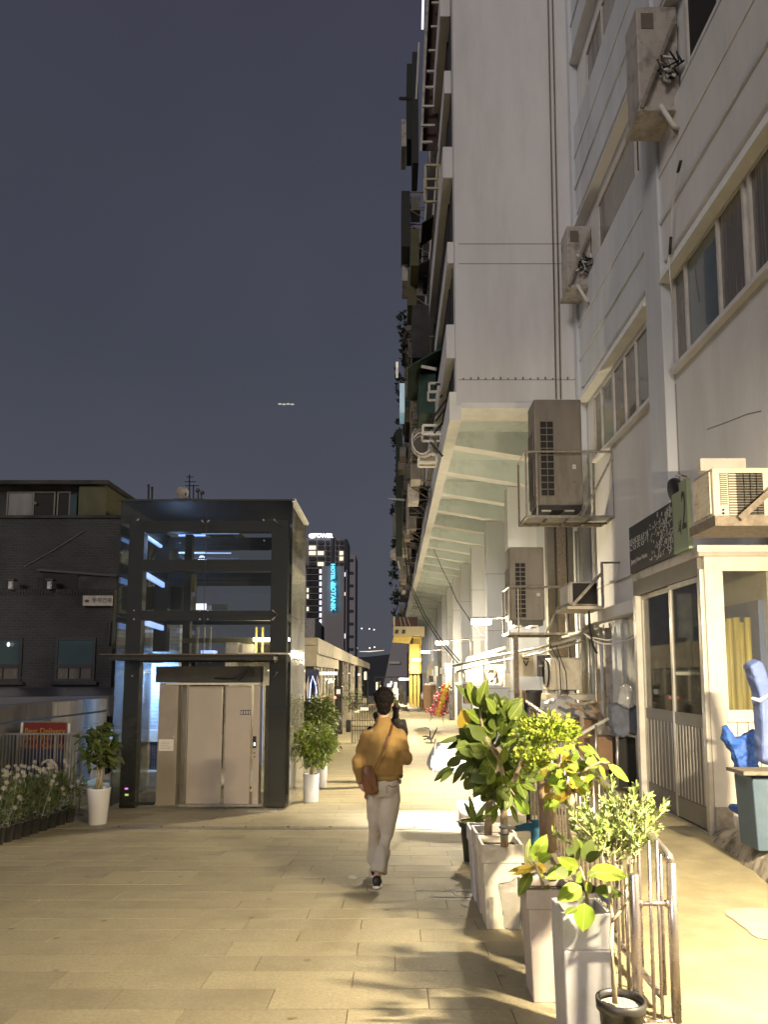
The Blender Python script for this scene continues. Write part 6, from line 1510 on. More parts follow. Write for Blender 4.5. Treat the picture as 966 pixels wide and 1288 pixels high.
# wall continuing to the camera's left beyond the frame edge
# frontal bar railing, left
lr = thing('bar_railing', 'dark railing of thin vertical bars in front of the red banner at the left', 'railing', (-5.1, 11.35, -.64))
YL = 11.35; zt = aY(50, 922, YL).z
MB().box(-6.3, -4.66, YL, YL + .035, zt - .03, zt).build('top_rail', M['rail'], lr)
MB().box(-6.3, -4.66, YL, YL + .035, -.58, -.55).build('bottom_rail', M['rail'], lr)
k = 0; x = -6.29
while x < -4.68:
    MB().box(x, x + (.035 if k % 11 == 0 else .014), YL + .006, YL + .024, -.55, zt - .031).build('bar', M['rail'], lr); x += .052; k += 1
# banner on the far side of the bars
bn = thing('banner', 'red and navy banner with gold lettering Best Delivery behind the railing', 'banner', (-5.3, 11.5, -.6))
p, q = aY(27, 972, 11.5), aY(83, 909, 11.5); zm = aY(50, 942, 11.5).z
MB().box(p.x, q.x, 11.5, 11.52, zm, q.z).build('red_field', M['red'], bn)
MB().box(p.x, q.x, 11.5, 11.52, p.z - .4, zm - .001).build('navy_field', M['navy'], bn)
cx = (p.x + q.x) / 2
text('lettering', 'Best Delivery', M['gold'], (cx, 11.495, aY(50, 919.5, 11.5).z), .115, FRONT, bn)
text('lettering', 'Best  Price', M['gold'], (cx - .06, 11.495, aY(50, 928, 11.5).z), .115, FRONT, bn)
text('lettering', 'Best  Quality', M['gold'], (cx, 11.495, aY(50, 938, 11.5).z), .115, FRONT, bn)
for (u0, u1, v0, v1) in ((24.5, 27.5, 912, 940), (84, 86.5, 913, 985)):
    MB().tube([aY(u0 + 1, v1, 11.48), aY(u0 + 1.5, (v0 + v1) / 2, 11.47), aY(u1, v0 - 3, 11.48)], .018, 6).build('plastic_edge', M['poly'], bn)
MB().tube([aY(27, 908, 11.5), aY(84, 908.5, 11.5)], .012, 6).build('banner_rod', M['rust'], bn)
# round wreath ornament on the rail
wr = thing('ring_ornament', 'round grey ring ornament hanging on the bar railing above the daisies', 'ornament', aY(60, 968, 11.3))
pts = [aY(60, 968, 11.28) + Vector((.13 * math.cos(a), 0, .13 * math.sin(a))) for a in [i * math.pi / 10 for i in range(21)]]
MB().tube(pts, .022, 8).build('ring', M['acgrey'], wr, True)
# daisies in black pots along the edge
rnd = random.Random(5)
ptsL = [(4 + i * 11.2, 1064 - i * 3.6) for i in range(-1, 9)]
DL = ['at the left picture edge', 'beside the left edge', 'third along the row', 'fourth along the row', 'under the left half of the banner', 'under the ring ornament', 'under the right half of the banner', 'right of the ring ornament', 'second before the white conical pot', 'nearest the conical pot']
for i, (u, v) in enumerate(ptsL):
    g_ = onramp(u, v)
    for rw in range(2):
        bx, by = g_.x - .13 - rw * .25, g_.y + .09 + rw * .05
        zb = gz(by) if by < 10.7 else -.642
        t = thing('daisy_pot', 'black pot of white daisies, %s row, %s' % (('front', 'back')[rw], DL[i]), 'potted plant', (bx, by, zb), 'pots of white daisies along the left edge')
        MB().lathe([(.07, 0), (.092, .20), (.10, .205), (.10, .225), (.09, .225), (.088, .20)], 14, (bx, by, zb), cap=False).build('pot', M['potblack'], t, True)
        MB().lathe([(.068, .003), (.088, .19)], 14, (bx, by, zb)).build('soil', M['soil'], t)
        fine_foliage(t, (bx, by, zb + .46), (.17, .16, .30), 330, .085, 'bush', rnd, 'bush', .16, up=.9, hollow=.1)
        fl = MB(); fy = MB()
        for k in range(6):
            c = Vector((bx + rnd.gauss(0, .12), by + rnd.gauss(-.03, .10), zb + (.9 - .55 * rnd.random() ** 1.3))); r = .028
            a0 = rnd.random()
            for j in range(8):
                a = a0 + j * .785; fl.face([c, c + Vector((r * math.cos(a - .25), -.3 * r, r * math.sin(a - .25) * .9)), c + Vector((r * 1.1 * math.cos(a), -.2 * r, r * 1.1 * math.sin(a))), c + Vector((r * math.cos(a + .25), -.3 * r, r * math.sin(a + .25) * .9))])
            fy.ball(c + Vector((0, -.008, 0)), .008, 6, 4)
            fl.tube([c, (bx + (c.x - bx) * .5, by, zb + .2)], .0016, 3)
        fl.build('petals', M['whitefl'], t, kind='stuff'); fy.build('flower_centres', M['yellowfl'], t, kind='stuff')
# white conical pot with a money tree
g_ = onramp(118, 1038); YM = g_.y + .12
mt = thing('potted_tree', 'dark leaved braided stem tree in a white conical pot left of the lift', 'potted tree', (g_.x, YM, -.642))
zt_p = aY(118, 991, YM).z
MB().lathe([(.125, 0), (.165, zt_p + .642 - .02), (.168, zt_p + .642), (.15, zt_p + .642), (.145, zt_p + .60)], 26, (g_.x, YM, -.642), cap=False).build('pot', M['potwhite'], mt, True)
MB().lathe([(.12, 0.01), (.148, zt_p + .58)], 20, (g_.x, YM, -.642)).build('soil', M['soil'], mt)
for k in range(4):
    a = k * 1.6; MB().tube([(g_.x + .05 * math.cos(a), YM + .04 * math.sin(a), zt_p - .03), (g_.x + .03 * math.cos(a + 1.5), YM + .03 * math.sin(a + 1.5), zt_p + .2), (g_.x + .07 * math.cos(a), YM + .05 * math.sin(a), zt_p + .45), (g_.x + .15 * math.cos(a), YM + .1 * math.sin(a), zt_p + .7)], [.018, .014, .012, .008], 8).build('stem', M['twig'], mt, True)
for k in range(290):
    v = Vector((rnd.gauss(0, .5), rnd.gauss(0, .5), rnd.gauss(0, .5))); v = v if v.length < 1 else v.normalized()
    c = aY(124, 938, YM) + Vector((v.x * .30, v.y * .26, v.z * .36)); a = rnd.uniform(0, 6.28)
    put_leaf(mt, c, c + Vector((.14 * math.cos(a), .12 * math.sin(a), rnd.uniform(-.12, .03))), .055, 'leafd', rnd.uniform(-.4, .4), (rnd.uniform(-.5, .5), -.6, 1))

# white pots with fig bushes right of the lift
for (u, v, w, h0, c0, rx, rz_, lab) in ((390, 1009, 20, 973, (397, 935), .29, .36, 'pale green weeping bush in a tall white cylinder pot at the lift corner'),
                                        (404.5, 991, 12, 950, (402, 900), .33, .34, 'darker weeping bush in the white pot behind the corner one')):
    g_ = onramp(u, v); Yq = g_.y + .1; r = w / 2 / F_PX * Yq; zt_ = aY(u, h0, Yq).z
    t = thing('potted_bush', lab, 'potted plant', (g_.x, Yq, -.642))
    MB().lathe([(r * .93, 0), (r, zt_ + .642), (r * .9, zt_ + .642), (r * .88, zt_ + .6)], 24, (g_.x, Yq, -.642), cap=False).build('pot', M['potwhite'], t, True)
    MB().lathe([(r * .7, .01), (r * .85, zt_ + .60)], 16, (g_.x, Yq, -.642)).build('soil', M['soil'], t)
    MB().tube([(g_.x, Yq, zt_ - .05), (g_.x + .02, Yq, zt_ + .2), (g_.x, Yq, zt_ + .5)], [.03, .025, .015], 8).build('stem', M['bark'], t, True)
    fine_foliage(t, aY(c0[0], c0[1], Yq), (rx, rx * .9, rz_), 2400, .085, 'bushm', rnd, 'bush' if 'darker' in lab else 'fine', .42, up=-.35, hollow=.15)

# =================================================================== COVERED SHOP ROW BEYOND THE LIFT
sr_ = thing('shop_row', 'low flat roofed row of glass shops with a long beige fascia beyond the lift', 'building', (-2.3, 24, -.64))
FX, FY0, FY1 = -1.80, 17.6, 56
z1, z0, z2 = aY(399, 802, FY0).z, aY(399, 822, FY0).z, aY(399, 838, FY0).z
MB().box(FX - .02, FX + .0, FY0, FY1, z0 + .012, z1).build('fascia', M['fascia'], sr_)
MB().box(FX - 2.2, FX - .021, FY0, FY1, z0 + .2, z1).build('roof', M['fascia'], sr_)
MB().box(FX - .4, FX - .021, FY0 + .0, FY0 + .5, z2, z0 + .19).build('end_pier', M['fascia'], sr_)
MB().box(FX - .10, FX - .05, FY0 + .3, 25, z2, z0 - .0).build('lower_fascia', M['fascia'], sr_)
for i in range(9): MB().box(FX + .0, FX + .006, FY0 + i * 4.2, FY0 + i * 4.2 + .03, z0 + .012, z1).build('fascia_joint', M['groove'], sr_)
MB().box(FX - .002, FX + .02, FY0, FY1, z0 - .01, z0 + .01).build('fascia_edge', M['groove'], sr_)
for i, (ya, m) in enumerate(((17.7, 'steel'), (25.2, 'steel'), (27.6, 'steel'), (31, 'acgrey'), (36, 'acgrey'), (44, 'acgrey'), (55, 'steel'))):
    MB().box(FX - .30, FX - .10, ya, ya + .25, -.64, z0 + .2).build('post', M[m], sr_)
MB().box(FX - 2.2, FX - 2.1, FY0, FY1, -.64, z0 + .2).build('back_wall', M['acgrey'], sr_)
MB().box(FX - .16, FX - .15, 18, 25, -.5, z2).build('pane', M['kglass'], sr_)
for k in range(7): MB().box(FX - .17, FX - .12, 18 + k, 18.05 + k, -.64, z2).build('mullion', M['creamf'], sr_)
mb = MB(); fb(mb, 401, 845, 424, 849, 20, .1); mb.build('ceiling_lamp', M['shopglow'], sr_)
for (y_, w_, m_) in ((20.0, .5, 'shopglow'), (23.5, .5, 'shopglow'), (33, .6, 'shopglow'), (42, .6, 'shopglow')):
    MB().box(FX - 1.6, FX - .5, y_, y_ + w_, z2 - .10, z2 - .06).build('ceiling_lamp', M[m_], sr_)
    d_ = bpy.data.lights.new('lamp_light', 'AREA'); d_.size = 1.0; d_.energy = 38; d_.color = (1, .85, .55)
    lo = bpy.data.objects.new('lamp_light', d_); C.objects.link(lo); lo.parent = sr_; lo.matrix_parent_inverse = Matrix.Translation(-WL[sr_.name]); lo.location = (FX - 1.05, y_ + .25, z2 - .14)
# tarpaulin with pale arcs at the near end
tp = thing('blue_tarpaulin', 'dark blue sheet with pale hanging hoops at the near end of the shop row', 'tarpaulin', (-2.1, 17.4, -.6))
p, q = aY(383, 905, 17.4), aY(401, 842, 17.4)
MB().box(p.x, q.x, 17.4, 17.5, p.z, q.z).build('sheet', M['navy'], tp)
for k, (a, b, c) in enumerate(((386, 388, 384.5), (389, 393, 396.5), (396, 399, 400))):
    MB().tube([aY(a, 882, 17.35), aY(a + 1.2, 862, 17.35), aY(b, 850, 17.35), aY(c + .5, 862, 17.35), aY(c + 2, 878, 17.35)], .018, 6).build('hoop', M['acgrey'] if k != 1 else M['bluestrip'], tp)
# display stand, round bag, boxes, fence, lights in the distance
ds = thing('display_stand', 'black pole display stand with a lit square screen beyond the lift', 'display', (aY(426, 918, 22).x, 22, -.64))
mb = MB(); fb(mb, 420, 863, 431, 878, 22, .2); mb.build('screen_case', M['black'], ds, bevel=.03)
mb = MB(); fb(mb, 423, 867, 428, 873, 21.97, .02); mb.build('screen', M['screen'], ds)
mb = MB(); fb(mb, 422, 879, 430, 906, 22, .15); mb.build('pole', M['black'], ds, bevel=.02)
blob('black_bag', [(417, 903), (422, 898), (428, 900), (431, 908), (430, 918), (425, 922), (418, 918), (415, 911)], .5, 21.5, M['potblack'], 'round black rubbish bag at the foot of the display stand', 'bag', .04)
mb = MB(); fb(mb, 409, 874, 420, 896, 21, .3); tag(mb.build('cabinet', M['doorwall'], bevel=.01), 'brown grey cabinet with red lamps beside the display stand', 'cabinet')
for u in (408, 421): MB().ball(aY(u, 877.5, 20.9), .045, 8, 5).build('red_lamp', M['redlamp'], bpy.data.objects['cabinet'])
mb = MB(); fb(mb, 435, 906, 441, 921, 23, .4); tag(mb.build('trash_bin', M['black'], bevel=.01), 'low black bin by the bar gate', 'bin')
gt = thing('bar_gate', 'thin black bar gate closing the left part of the walkway in the distance', 'gate', (-1.3, 24, -.64))
for i in range(14):
    u = 442 + i * 2.1; a_, b_ = aY(u, 921, 24), aY(u, 878, 24); MB().box(a_.x, a_.x + .02, 24, 24.02, -.64, b_.z).build('bar', M['black'], gt)
for v in (876, 884, 906, 913, 918): mb = MB(); fb(mb, 441, v, 471, v + 1, 24.03, .02); mb.build('rail', M['black' if v < 900 else 'rust'], gt)
for k, (u0, v0, u1, v1, Y, m) in enumerate(((443, 893, 452, 896, 40, 'shopglow'), (453, 890, 463, 893.5, 40, 'shopglow'), (427, 845, 431, 852, 30, 'winwhite'), (426.5, 853, 430.5, 862, 30, 'bluelamp'), (450, 847, 453, 850, 44, 'winwhite'), (458, 845, 461, 855, 50, 'shopglow'), (456, 878, 461, 886, 45, 'creamf'))):
    mb = MB(); fb(mb, u0, v0, u1, v1, Y, .1); tag(mb.build('far_light', M[m]), ['low lit display case left of the bar gate posts', 'low lit display case right of the first one', 'white lamp seen under the long fascia', 'blue lit notice under the white lamp', 'small white lamp under the far fascia', 'tall cream light strip near the far end of the fascia', 'cream board standing by the gate'][k], 'light')
bs = thing('green_plants', 'dark green potted plants by the bar gate', 'plants', aY(442, 880, 26))
fine_foliage(bs, aY(443, 875, 26), (.35, .3, .5), 500, .09, 'bush', rnd, 'bushm', .4)

# =================================================================== FAR END OF THE WALKWAY
fe = thing('far_gate', 'thin black frame gate across the far end of the walkway', 'gate', (0, 50, -.64))
mb = MB(); fb(mb, 471, 851, 511, 852.2, 50, .06); mb.build('top_bar', M['black'], fe)
for u in (471, 482, 492, 511): mb = MB(); fb(mb, u, 852.5, u + .9, 890, 50, .06); mb.build('post', M['black'], fe)
pl = thing('green_plants', 'dark potted plants right behind the head of the man in mustard', 'plants', aY(491, 880, 40))
fine_foliage(pl, aY(490, 881, 40), (.45, .4, .42), 420, .13, 'bush', rnd, 'bushm', .4)
for k, (u0, v0, u1, v1, Y, m, lab) in enumerate((
    (487, 860, 493, 864, 60, 'winwhite', 'bright white shop lamp at the far end of the walkway'), (491, 856.5, 493.5, 861, 60, 'winwhite', 'small upright white lamp over the far shop'),
    (494, 866, 501, 882, 58, 'creamf', 'cream lit shop front at the far end'), (473, 858, 475, 868, 55, 'shopglow', 'thin lit strip at the far left end'),
    (477, 857, 478.5, 866, 55, 'whitef', 'thin pale strip at the far left end'), (503, 862, 506, 886, 52, 'signcream', 'narrow cream board beside the yellow block'),
    (507, 870, 511, 887, 52, 'whitef', 'white board leaning beside the yellow block'), (496, 858, 499, 865, 58, 'redlamp', 'small reddish sign at the far end'),
    (484, 868, 487, 874, 58, 'shopglow', 'tiny lit case at the far end'))):
    mb = MB(); fb(mb, u0, v0, u1, v1, Y, .2); tag(mb.build('far_shop_fitting', M[m]), lab, 'shop fitting')
t = thing('far_building', 'grey building end closing the walkway behind the yellow block', 'building', (1, 80, -.6))
p, q = aY(480, 885, 82), aY(512, 790, 82)
MB().hexa([(p.x, 82, -.6), (q.x, 82, -.6), (q.x, 90, -.6), (p.x, 90, -.6)], [(aY(497, 790, 82).x, 82, q.z), (q.x, 82, q.z), (q.x, 90, q.z), (aY(497, 790, 82).x, 90, q.z)]).build('wall', M['towerfar'], t)
mb = MB(); fb(mb, 489, 832, 503, 835, 81.8, .1); mb.build('pale_sign', M['whitef'], t)
# yellow block: concrete under yellow light, the light put into its colour
yb = thing('yellow_block', 'yellow lit concrete block with a cream sign band jutting over the walkway', 'building', (1, 44, 3))
Yy = 44
def yf(n, u0, v0, u1, v1, m, d=4.0, dy=0): mb = MB(); fb(mb, u0, v0, u1, v1, Yy + dy, d); return mb.build(n, M[m], yb)
yf('louvre_panel', 497, 776, 525, 787.5, 'maroon'); yf('frame', 494.7, 775.3, 496.8, 787.5, 'signcream')
sb_ = yf('sign_band', 494.7, 788, 534, 800, 'signcream')
a, b, c, d = aY(495, 800, Yy), aY(518, 802, Yy), aY(516, 810, Yy), aY(493, 808, Yy)
MB().hexa([aY(493.2, 808, Yy), aY(515, 809.5, Yy), aY(517, 809.5, Yy + 4), aY(495, 808, Yy + 4)], [aY(495.5, 800.3, Yy), aY(519, 800.3, Yy), aY(519, 800.3, Yy + 4), aY(495.5, 800.3, Yy + 4)]).build('soffit', M['yellowtone'], yb)
yf('column', 515, 810, 528, 847, 'yellowtone', 2.5); yf('side_panel', 519.4, 801, 530, 846.6, 'yellowtone', 2, .3)
for (u0, u1) in ((515, 519), (520.5, 523.5), (525, 528)): yf('column_leg', u0, 847.5, u1, 889, 'yellowtone', 1.2, .2)
for (u, s) in ((499, 2.2), (508.5, 3.0)): 
    mb = MB()
    for k in range(5): mb.bar(aY(u - s + k * .9, 797, Yy - .03), aY(u - s + 1.1 + k * .8, 792, Yy - .03), .04)
    mb.build('sign_mark', M['ink'], yb)
for k in range(3): MB().bar(aY(503 + 4.5 * k, 776, Yy - .02), aY(505 + 5.5 * k, 787.5, Yy - .02), .02).build('stay', M['whitef'], yb)
# cabinets, wreath
mb = MB(); fb(mb, 533, 862, 549, 892, 30, .6); mb.build('brown_cabinet', M['brownbox'], bevel=.01); tag(bpy.data.objects['brown_cabinet'], 'brown cabinet with a pale top left of the flower wreath', 'cabinet')
mb = MB(); fb(mb, 533, 860.8, 549, 861.9, 30, .6); mb.build('top', M['whitef'], bpy.data.objects['brown_cabinet'])
for k, (a_, b_, c_, d_) in enumerate(((528, 874, 534, 890), (530, 881, 537, 892.5))):
    mb = MB(); fb(mb, a_, b_, c_, d_, 31.5 - k, .4); tag(mb.build('carton', M['brownbox']), ['farther brown carton left of the brown cabinet', 'nearer brown carton at the foot of the brown cabinet'][k], 'box')
blob('white_sack', [(529, 874), (531, 870), (536, 871), (537, 880), (530, 880)], .3, 30.4, M['poly'], 'white sack on the carton left of the brown cabinet', 'sack', .02)
wt = thing('flower_wreath', 'tall celebration wreath of pink orange and yellow flowers leaning at the columns', 'wreath', aY(556, 905, 24.5))
wm = {k: MB() for k in ('pinkfl', 'orangefl', 'goldfl', 'whitefl', 'bush')}
for i in range(520):
    t_ = rnd.random(); u = 562 - 12 * t_ + rnd.gauss(0, 3.2 + 2 * t_); v = 863 + 36 * t_ + rnd.gauss(0, 2)
    off = abs(u - (562 - 12 * t_)); k = ('goldfl' if off < 2.2 else ('orangefl' if off < 3.5 else ('pinkfl' if rnd.random() < .55 else ('whitefl' if rnd.random() < .5 else 'bush'))))
    c = aY(u, v, 24.5 + rnd.uniform(-.15, .15)); wm[k].ball(c, rnd.uniform(.025, .055), 6, 4, (1, .6, 1))
for k, mb in wm.items(): mb.build('blossoms', M[k], wt, kind='stuff')
for (a_, b_, c_, d_) in ((545, 895, 541, 908), (556, 895, 558, 910), (562, 890, 569, 906)): MB().tube([aY(a_, b_, 24.5), aY(c_, d_, 24.5)], .02, 6).build('leg', M['pvc'], wt)
mb = MB(); fb(mb, 566, 870, 572, 906, 24.2, .4); tag(mb.build('grey_pillar_box', M['acgrey']), 'narrow grey box just right of the flower wreath', 'box')
# clutter along the column bases: meters, boxes, pipes
for k, (u0, v0, u1, v1, Y, m) in enumerate(((539, 832, 546, 842, 31, 'acgrey'), (537, 840, 543, 850, 30.5, 'signcream'), (553, 840, 560, 848, 26, 'dark'), (540, 850, 545, 858, 31, 'rust'), (573, 846, 577, 858, 22, 'creamf'), (566, 868, 569, 905, 24, 'acgrey'), (577, 862, 581, 905, 20, 'slat'), (584, 860, 592, 885, 20, 'rust'), (600, 865, 608, 890, 19, 'tarp'), (561, 835, 569, 868, 25, 'mint'), (533, 845, 536, 862, 33, 'pvc'), (547, 838, 551, 850, 28, 'pvc'))):
    mb = MB(); fb(mb, u0, v0, u1, v1, Y, .3); o_ = mb.build('wall_box', M[m], bevel=.01)
    tag(o_, ['grey meter box high on a far column', 'cream meter box below the grey one on a far column', 'dark framed box with a cross on a far column', 'small rusty box on a far column', 'cream junction box at the lamp post', 'tall grey strip box beside the wreath', 'upright slatted crate behind the tree crown', 'dark heap of goods behind the tree crown', 'grey wrapped goods behind the tree crown', 'pale green panel between far columns', 'white pipe box by the yellow block', 'white pipe box above the brown cabinet'][k], 'box')
for k, (u, v0, v1, Y) in enumerate(((538, 838, 860, 30), (548, 845, 862, 28), (594, 806, 830, 19), (607, 806, 830, 18), (570, 830, 900, 24))):
    o_ = MB().tube([aY(u, v0, Y), aY(u, v1, Y)], .035, 8).build('down_pipe', M['pvc'], smooth=True); tag(o_, ['white down pipe left of the flower wreath cabinet', 'white down pipe above the flower wreath', 'short white down pipe left of the brightest lamp', 'short white down pipe right under the brightest lamp', 'full height white down pipe right of the flower wreath'][k], 'pipe')

# black cables slung from the upper edge down to the columns
for k, pts in enumerate((((507, 672), (514, 735), (532, 775), (552, 806), (576, 834)), ((513, 690), (518, 738), (535, 774), (556, 806), (578, 831)), ((545, 690), (556, 715), (566, 735), (575, 756), (605, 800)))):
    P_ = [aY(u, v, 30 - (4, 4, 8)[k] * i / 2) for i, (u, v) in enumerate(pts)]
    o_ = MB().tube(P_, .018 if k < 2 else .012, 6).build('slung_cable', M['cable']); tag(o_, ['outer black cable slung from the building edge to the columns', 'inner black cable slung beside the outer one', 'thin single cable under the soffit ribs'][k], 'cable')

# wrapped plants and pots lit by the work lamp
blob('wrapped_plants', [(541, 948), (547, 936), (551, 944), (558, 929), (563, 938), (572, 924), (578, 935), (588, 921), (594, 930), (601, 924), (602, 950), (600, 975), (586, 972), (580, 977), (566, 970), (560, 973), (545, 971), (536, 968), (537, 958)], .7, 10.9 + .8, M['poly'], 'heap of plants wrapped in glowing white plastic beside the work lamp', 'wrapped plants', .12)
o_ = MB().tube([aY(548, 929, 11.2), aY(546.5, 950, 11.2), aY(544, 974, 11.2)], .014, 6).build('wooden_stick', M['wood']); tag(o_, 'thin stick standing against the white wrapped plants', 'stick')
bt = thing('bare_twig', 'small bare black twig rising from the white wrapped plants', 'twig', aY(543, 935, 11.3))
for pts in (((543, 934), (541, 926), (541, 920), (539, 916), (534, 915)), ((542, 928), (536, 926), (532, 926)), ((542, 930), (537, 929), (533, 930)), ((543, 930), (547, 922), (550, 915))):
    MB().tube([aY(u, v, 11.3) for u, v in pts], [.014, .012, .009, .007, .004][:len(pts)], 5).build('twig', M['ink'], bt)
for k, (u, v, w, h, m, Y) in enumerate(((583, 985, 16, 24, 'potbeige', 11.2), (600, 980, 15, 22, 'potwhite', 11.6), (606, 958, 16, 22, 'poly', 12.3))):
    g_ = aY(u, v, Y); r = w / 2 / F_PX * Y; h_ = h / F_PX * Y
    o_ = MB().lathe([(r * .75, 0), (r, h_), (r * .9, h_), (r * .85, h_ - .05)], 18, (g_.x, Y, -.642)).build('flower_pot', M[m], smooth=True)
    tag(o_, ['pinkish pot in front of the white wrapped plants', 'white pot right of the pinkish pot', 'white wrapped pot nearest the work lamp'][k], 'pot')

# =================================================================== CLUTTER HIGH ON THE FAR SIDE FACE OF THE BUILDING
rnd = random.Random(21)
def shade_thing(name, label, cat, group=None): return thing(name, label, cat, (0, 0, 0), group)
proto = None
acs = []
def ac_proto():
    t = thing('outdoor_ac_unit', 'small outdoor air conditioner on a steel rack on the dark street side of the building', 'air conditioner', (0, 0, 0), 'air conditioners on the dark street side')
    MB().box(-.62, -.30, -.35, .35, .04, .52).build('casing', M['acdark'], t)
    mb = MB().lathe([(.19, 0), (.2, .01)], 16); o = mb.build('fan', M['dark'], t); o.rotation_euler = (0, R(-90), 0); o.location = (-.622, 0, .28)
    MB().box(-.56, -.36, -.354, -.3505, .1, .46).build('vent', M['slat'], t)
    r = MB()
    for yy in (-.4, .4): r.bar((-.66, yy, 0), (0, yy, 0), .03).bar((-.66, yy, .62), (0, yy, .62), .03).bar((-.66, yy, 0), (-.66, yy, .62), .03).bar((-.62, yy, -.02), (0, yy, -.45), .025)
    for zz in (0, .3, .62): r.bar((-.66, -.4, zz), (-.66, .4, zz), .025)
    r.build('rack', M['rust'], t)
    return t
pr = ac_proto(); used = False
levels = (7.3, 9.0, 10.9, 12.9, 14.8, 16.6)
for li, z in enumerate(levels):
    yv = (21.5 if li < 1 else 19.5 + li * .8)
    while yv < 66:
        zz = z + rnd.uniform(-.25, .5)
        if not used: pr.location = (XO - .02, yv, zz); WL[pr.name] = Vector((XO, yv, zz)); used = True
        else: dup(pr, (XO - .02, yv, zz))
        yv += rnd.uniform(1.6, 3.4) * (1 + yv / 60)
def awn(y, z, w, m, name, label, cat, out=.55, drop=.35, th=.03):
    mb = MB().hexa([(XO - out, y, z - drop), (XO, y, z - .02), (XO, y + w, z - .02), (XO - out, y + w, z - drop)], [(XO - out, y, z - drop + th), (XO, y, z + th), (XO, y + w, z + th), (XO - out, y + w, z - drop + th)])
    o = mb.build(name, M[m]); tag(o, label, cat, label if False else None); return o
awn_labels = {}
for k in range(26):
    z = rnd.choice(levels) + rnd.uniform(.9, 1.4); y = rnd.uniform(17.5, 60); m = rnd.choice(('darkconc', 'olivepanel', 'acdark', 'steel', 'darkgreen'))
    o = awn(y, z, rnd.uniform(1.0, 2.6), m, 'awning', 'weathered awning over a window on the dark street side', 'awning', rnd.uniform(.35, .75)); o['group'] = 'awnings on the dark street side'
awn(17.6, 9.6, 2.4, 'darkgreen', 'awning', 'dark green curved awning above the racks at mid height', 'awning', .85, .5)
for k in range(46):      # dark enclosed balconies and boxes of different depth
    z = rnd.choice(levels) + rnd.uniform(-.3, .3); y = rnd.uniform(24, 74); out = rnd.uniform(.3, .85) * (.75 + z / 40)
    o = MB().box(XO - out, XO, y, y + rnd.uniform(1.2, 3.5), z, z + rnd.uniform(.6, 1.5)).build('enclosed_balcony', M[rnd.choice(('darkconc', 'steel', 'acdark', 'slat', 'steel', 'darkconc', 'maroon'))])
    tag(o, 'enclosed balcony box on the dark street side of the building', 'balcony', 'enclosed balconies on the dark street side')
# nearer recognisable pieces, measured from the photo
def side(u0, v0, u1, v1, Y, d, m, name, label, cat, bev=.0):
    mb = MB(); fb(mb, u0, v0, u1, v1, Y, d); o = mb.build(name, M[m], bevel=bev); tag(o, label, cat); return o
# ladder like vertical screen, top
ld = thing('window_screen', 'tall dark louvred screen with pale cross bars at the top of the street side', 'screen', aY(545, 100, 17))
mb = MB(); fb(mb, 536, -20, 561, 200, 17.2, .2); 
MB().hexa([aY(531, 190, 17.2), aY(548, 190, 17.2), aY(548, 190, 17.5), aY(531, 190, 17.5)], [aY(541, -30, 17.2), aY(563, -30, 17.2), aY(563, -30, 17.5), aY(541, -30, 17.5)]).build('backing', M['maroon'], ld)
for k, (v, ua, ub) in enumerate(((4, 543, 561), (34, 542, 558), (64, 539, 556), (90, 537, 553), (110, 535, 551), (134, 531, 549), (158, 530, 547), (179, 531, 544))):
    MB().bar(aY(ua, v, 17.0), aY(ub, v, 17.0), .05).build('cross_bar', M['whitef'], ld)
MB().hexa([aY(528, 190, 17.0), aY(531, 190, 17.0), aY(531, 190, 17.2), aY(528, 190, 17.2)], [aY(537, -30, 17.0), aY(541, -30, 17.0), aY(541, -30, 17.2), aY(537, -30, 17.2)]).build('side_rail', M['acgrey'], ld)
o = MB().bar(aY(532.5, -10, 17.8), aY(531.5, 36, 17.8), .06); tag(o.build('strip_light', M['winwhite']), 'thin cold white lit strip near the very top of the street side', 'lamp')
o = MB().bar(aY(527, 54, 18), aY(523.5, 125, 18), .045); tag(o.build('pale_pole', M['whitef']), 'thin pale pole beside the top screen', 'pole')
for (u0, v0, u1, v1, Y, m, lb_) in ((519, 65, 526, 205, 19, 'steel', 'dark folded awning frame at the upper outer edge'), (512, 80, 521, 175, 21, 'ivy', 'black box at the upper outer edge'), (505, 150, 511, 184, 24, 'acgrey', 'pale grey outdoor box hung at the outer edge'),
                                    (517, 288, 527, 334, 19, 'olivepanel', 'yellowish panel box at mid height'), (513, 346, 524, 384, 20, 'olivepanel', 'lower yellowish panel box at mid height'), (506, 318, 513, 353, 23, 'acgrey', 'greenish grey box at the outer edge'),
                                    (505, 240, 516, 310, 22, 'steel', 'tall dark box at the outer edge below the pale grey one'), (519, 384, 540, 450, 18.6, 'darkconc', 'dark recessed balcony beside the bright parapet'), (503, 482, 509, 518, 24, 'cyanshop', 'small cyan lit sheet at mid height'),
                                    (498, 455, 501, 462, 32, 'screen', 'tiny greenish lit window at the outer edge'), (527, 470, 548, 520, 18, 'darkgreen', 'dark green awning cloth bundle'), (498, 540, 506, 700, 30, 'ivy', 'dark strip of wall plants at the outer edge')):
    side(u0, v0, u1, v1, Y, 1.2, m, 'hung_box', lb_, 'box')
o = MB().bar(aY(531, 461, 17.6), aY(549, 464.5, 17.2), .05, .07); tag(o.build('strip_light', M['creamf']), 'pale strip under the dark green awning', 'strip')
o = MB().bar(aY(503, 124, 20), aY(521, 124, 19.5), .07); tag(o.build('bracket_arm', M['steel']), 'dark bracket arm sticking out over the sky near the top', 'bracket')
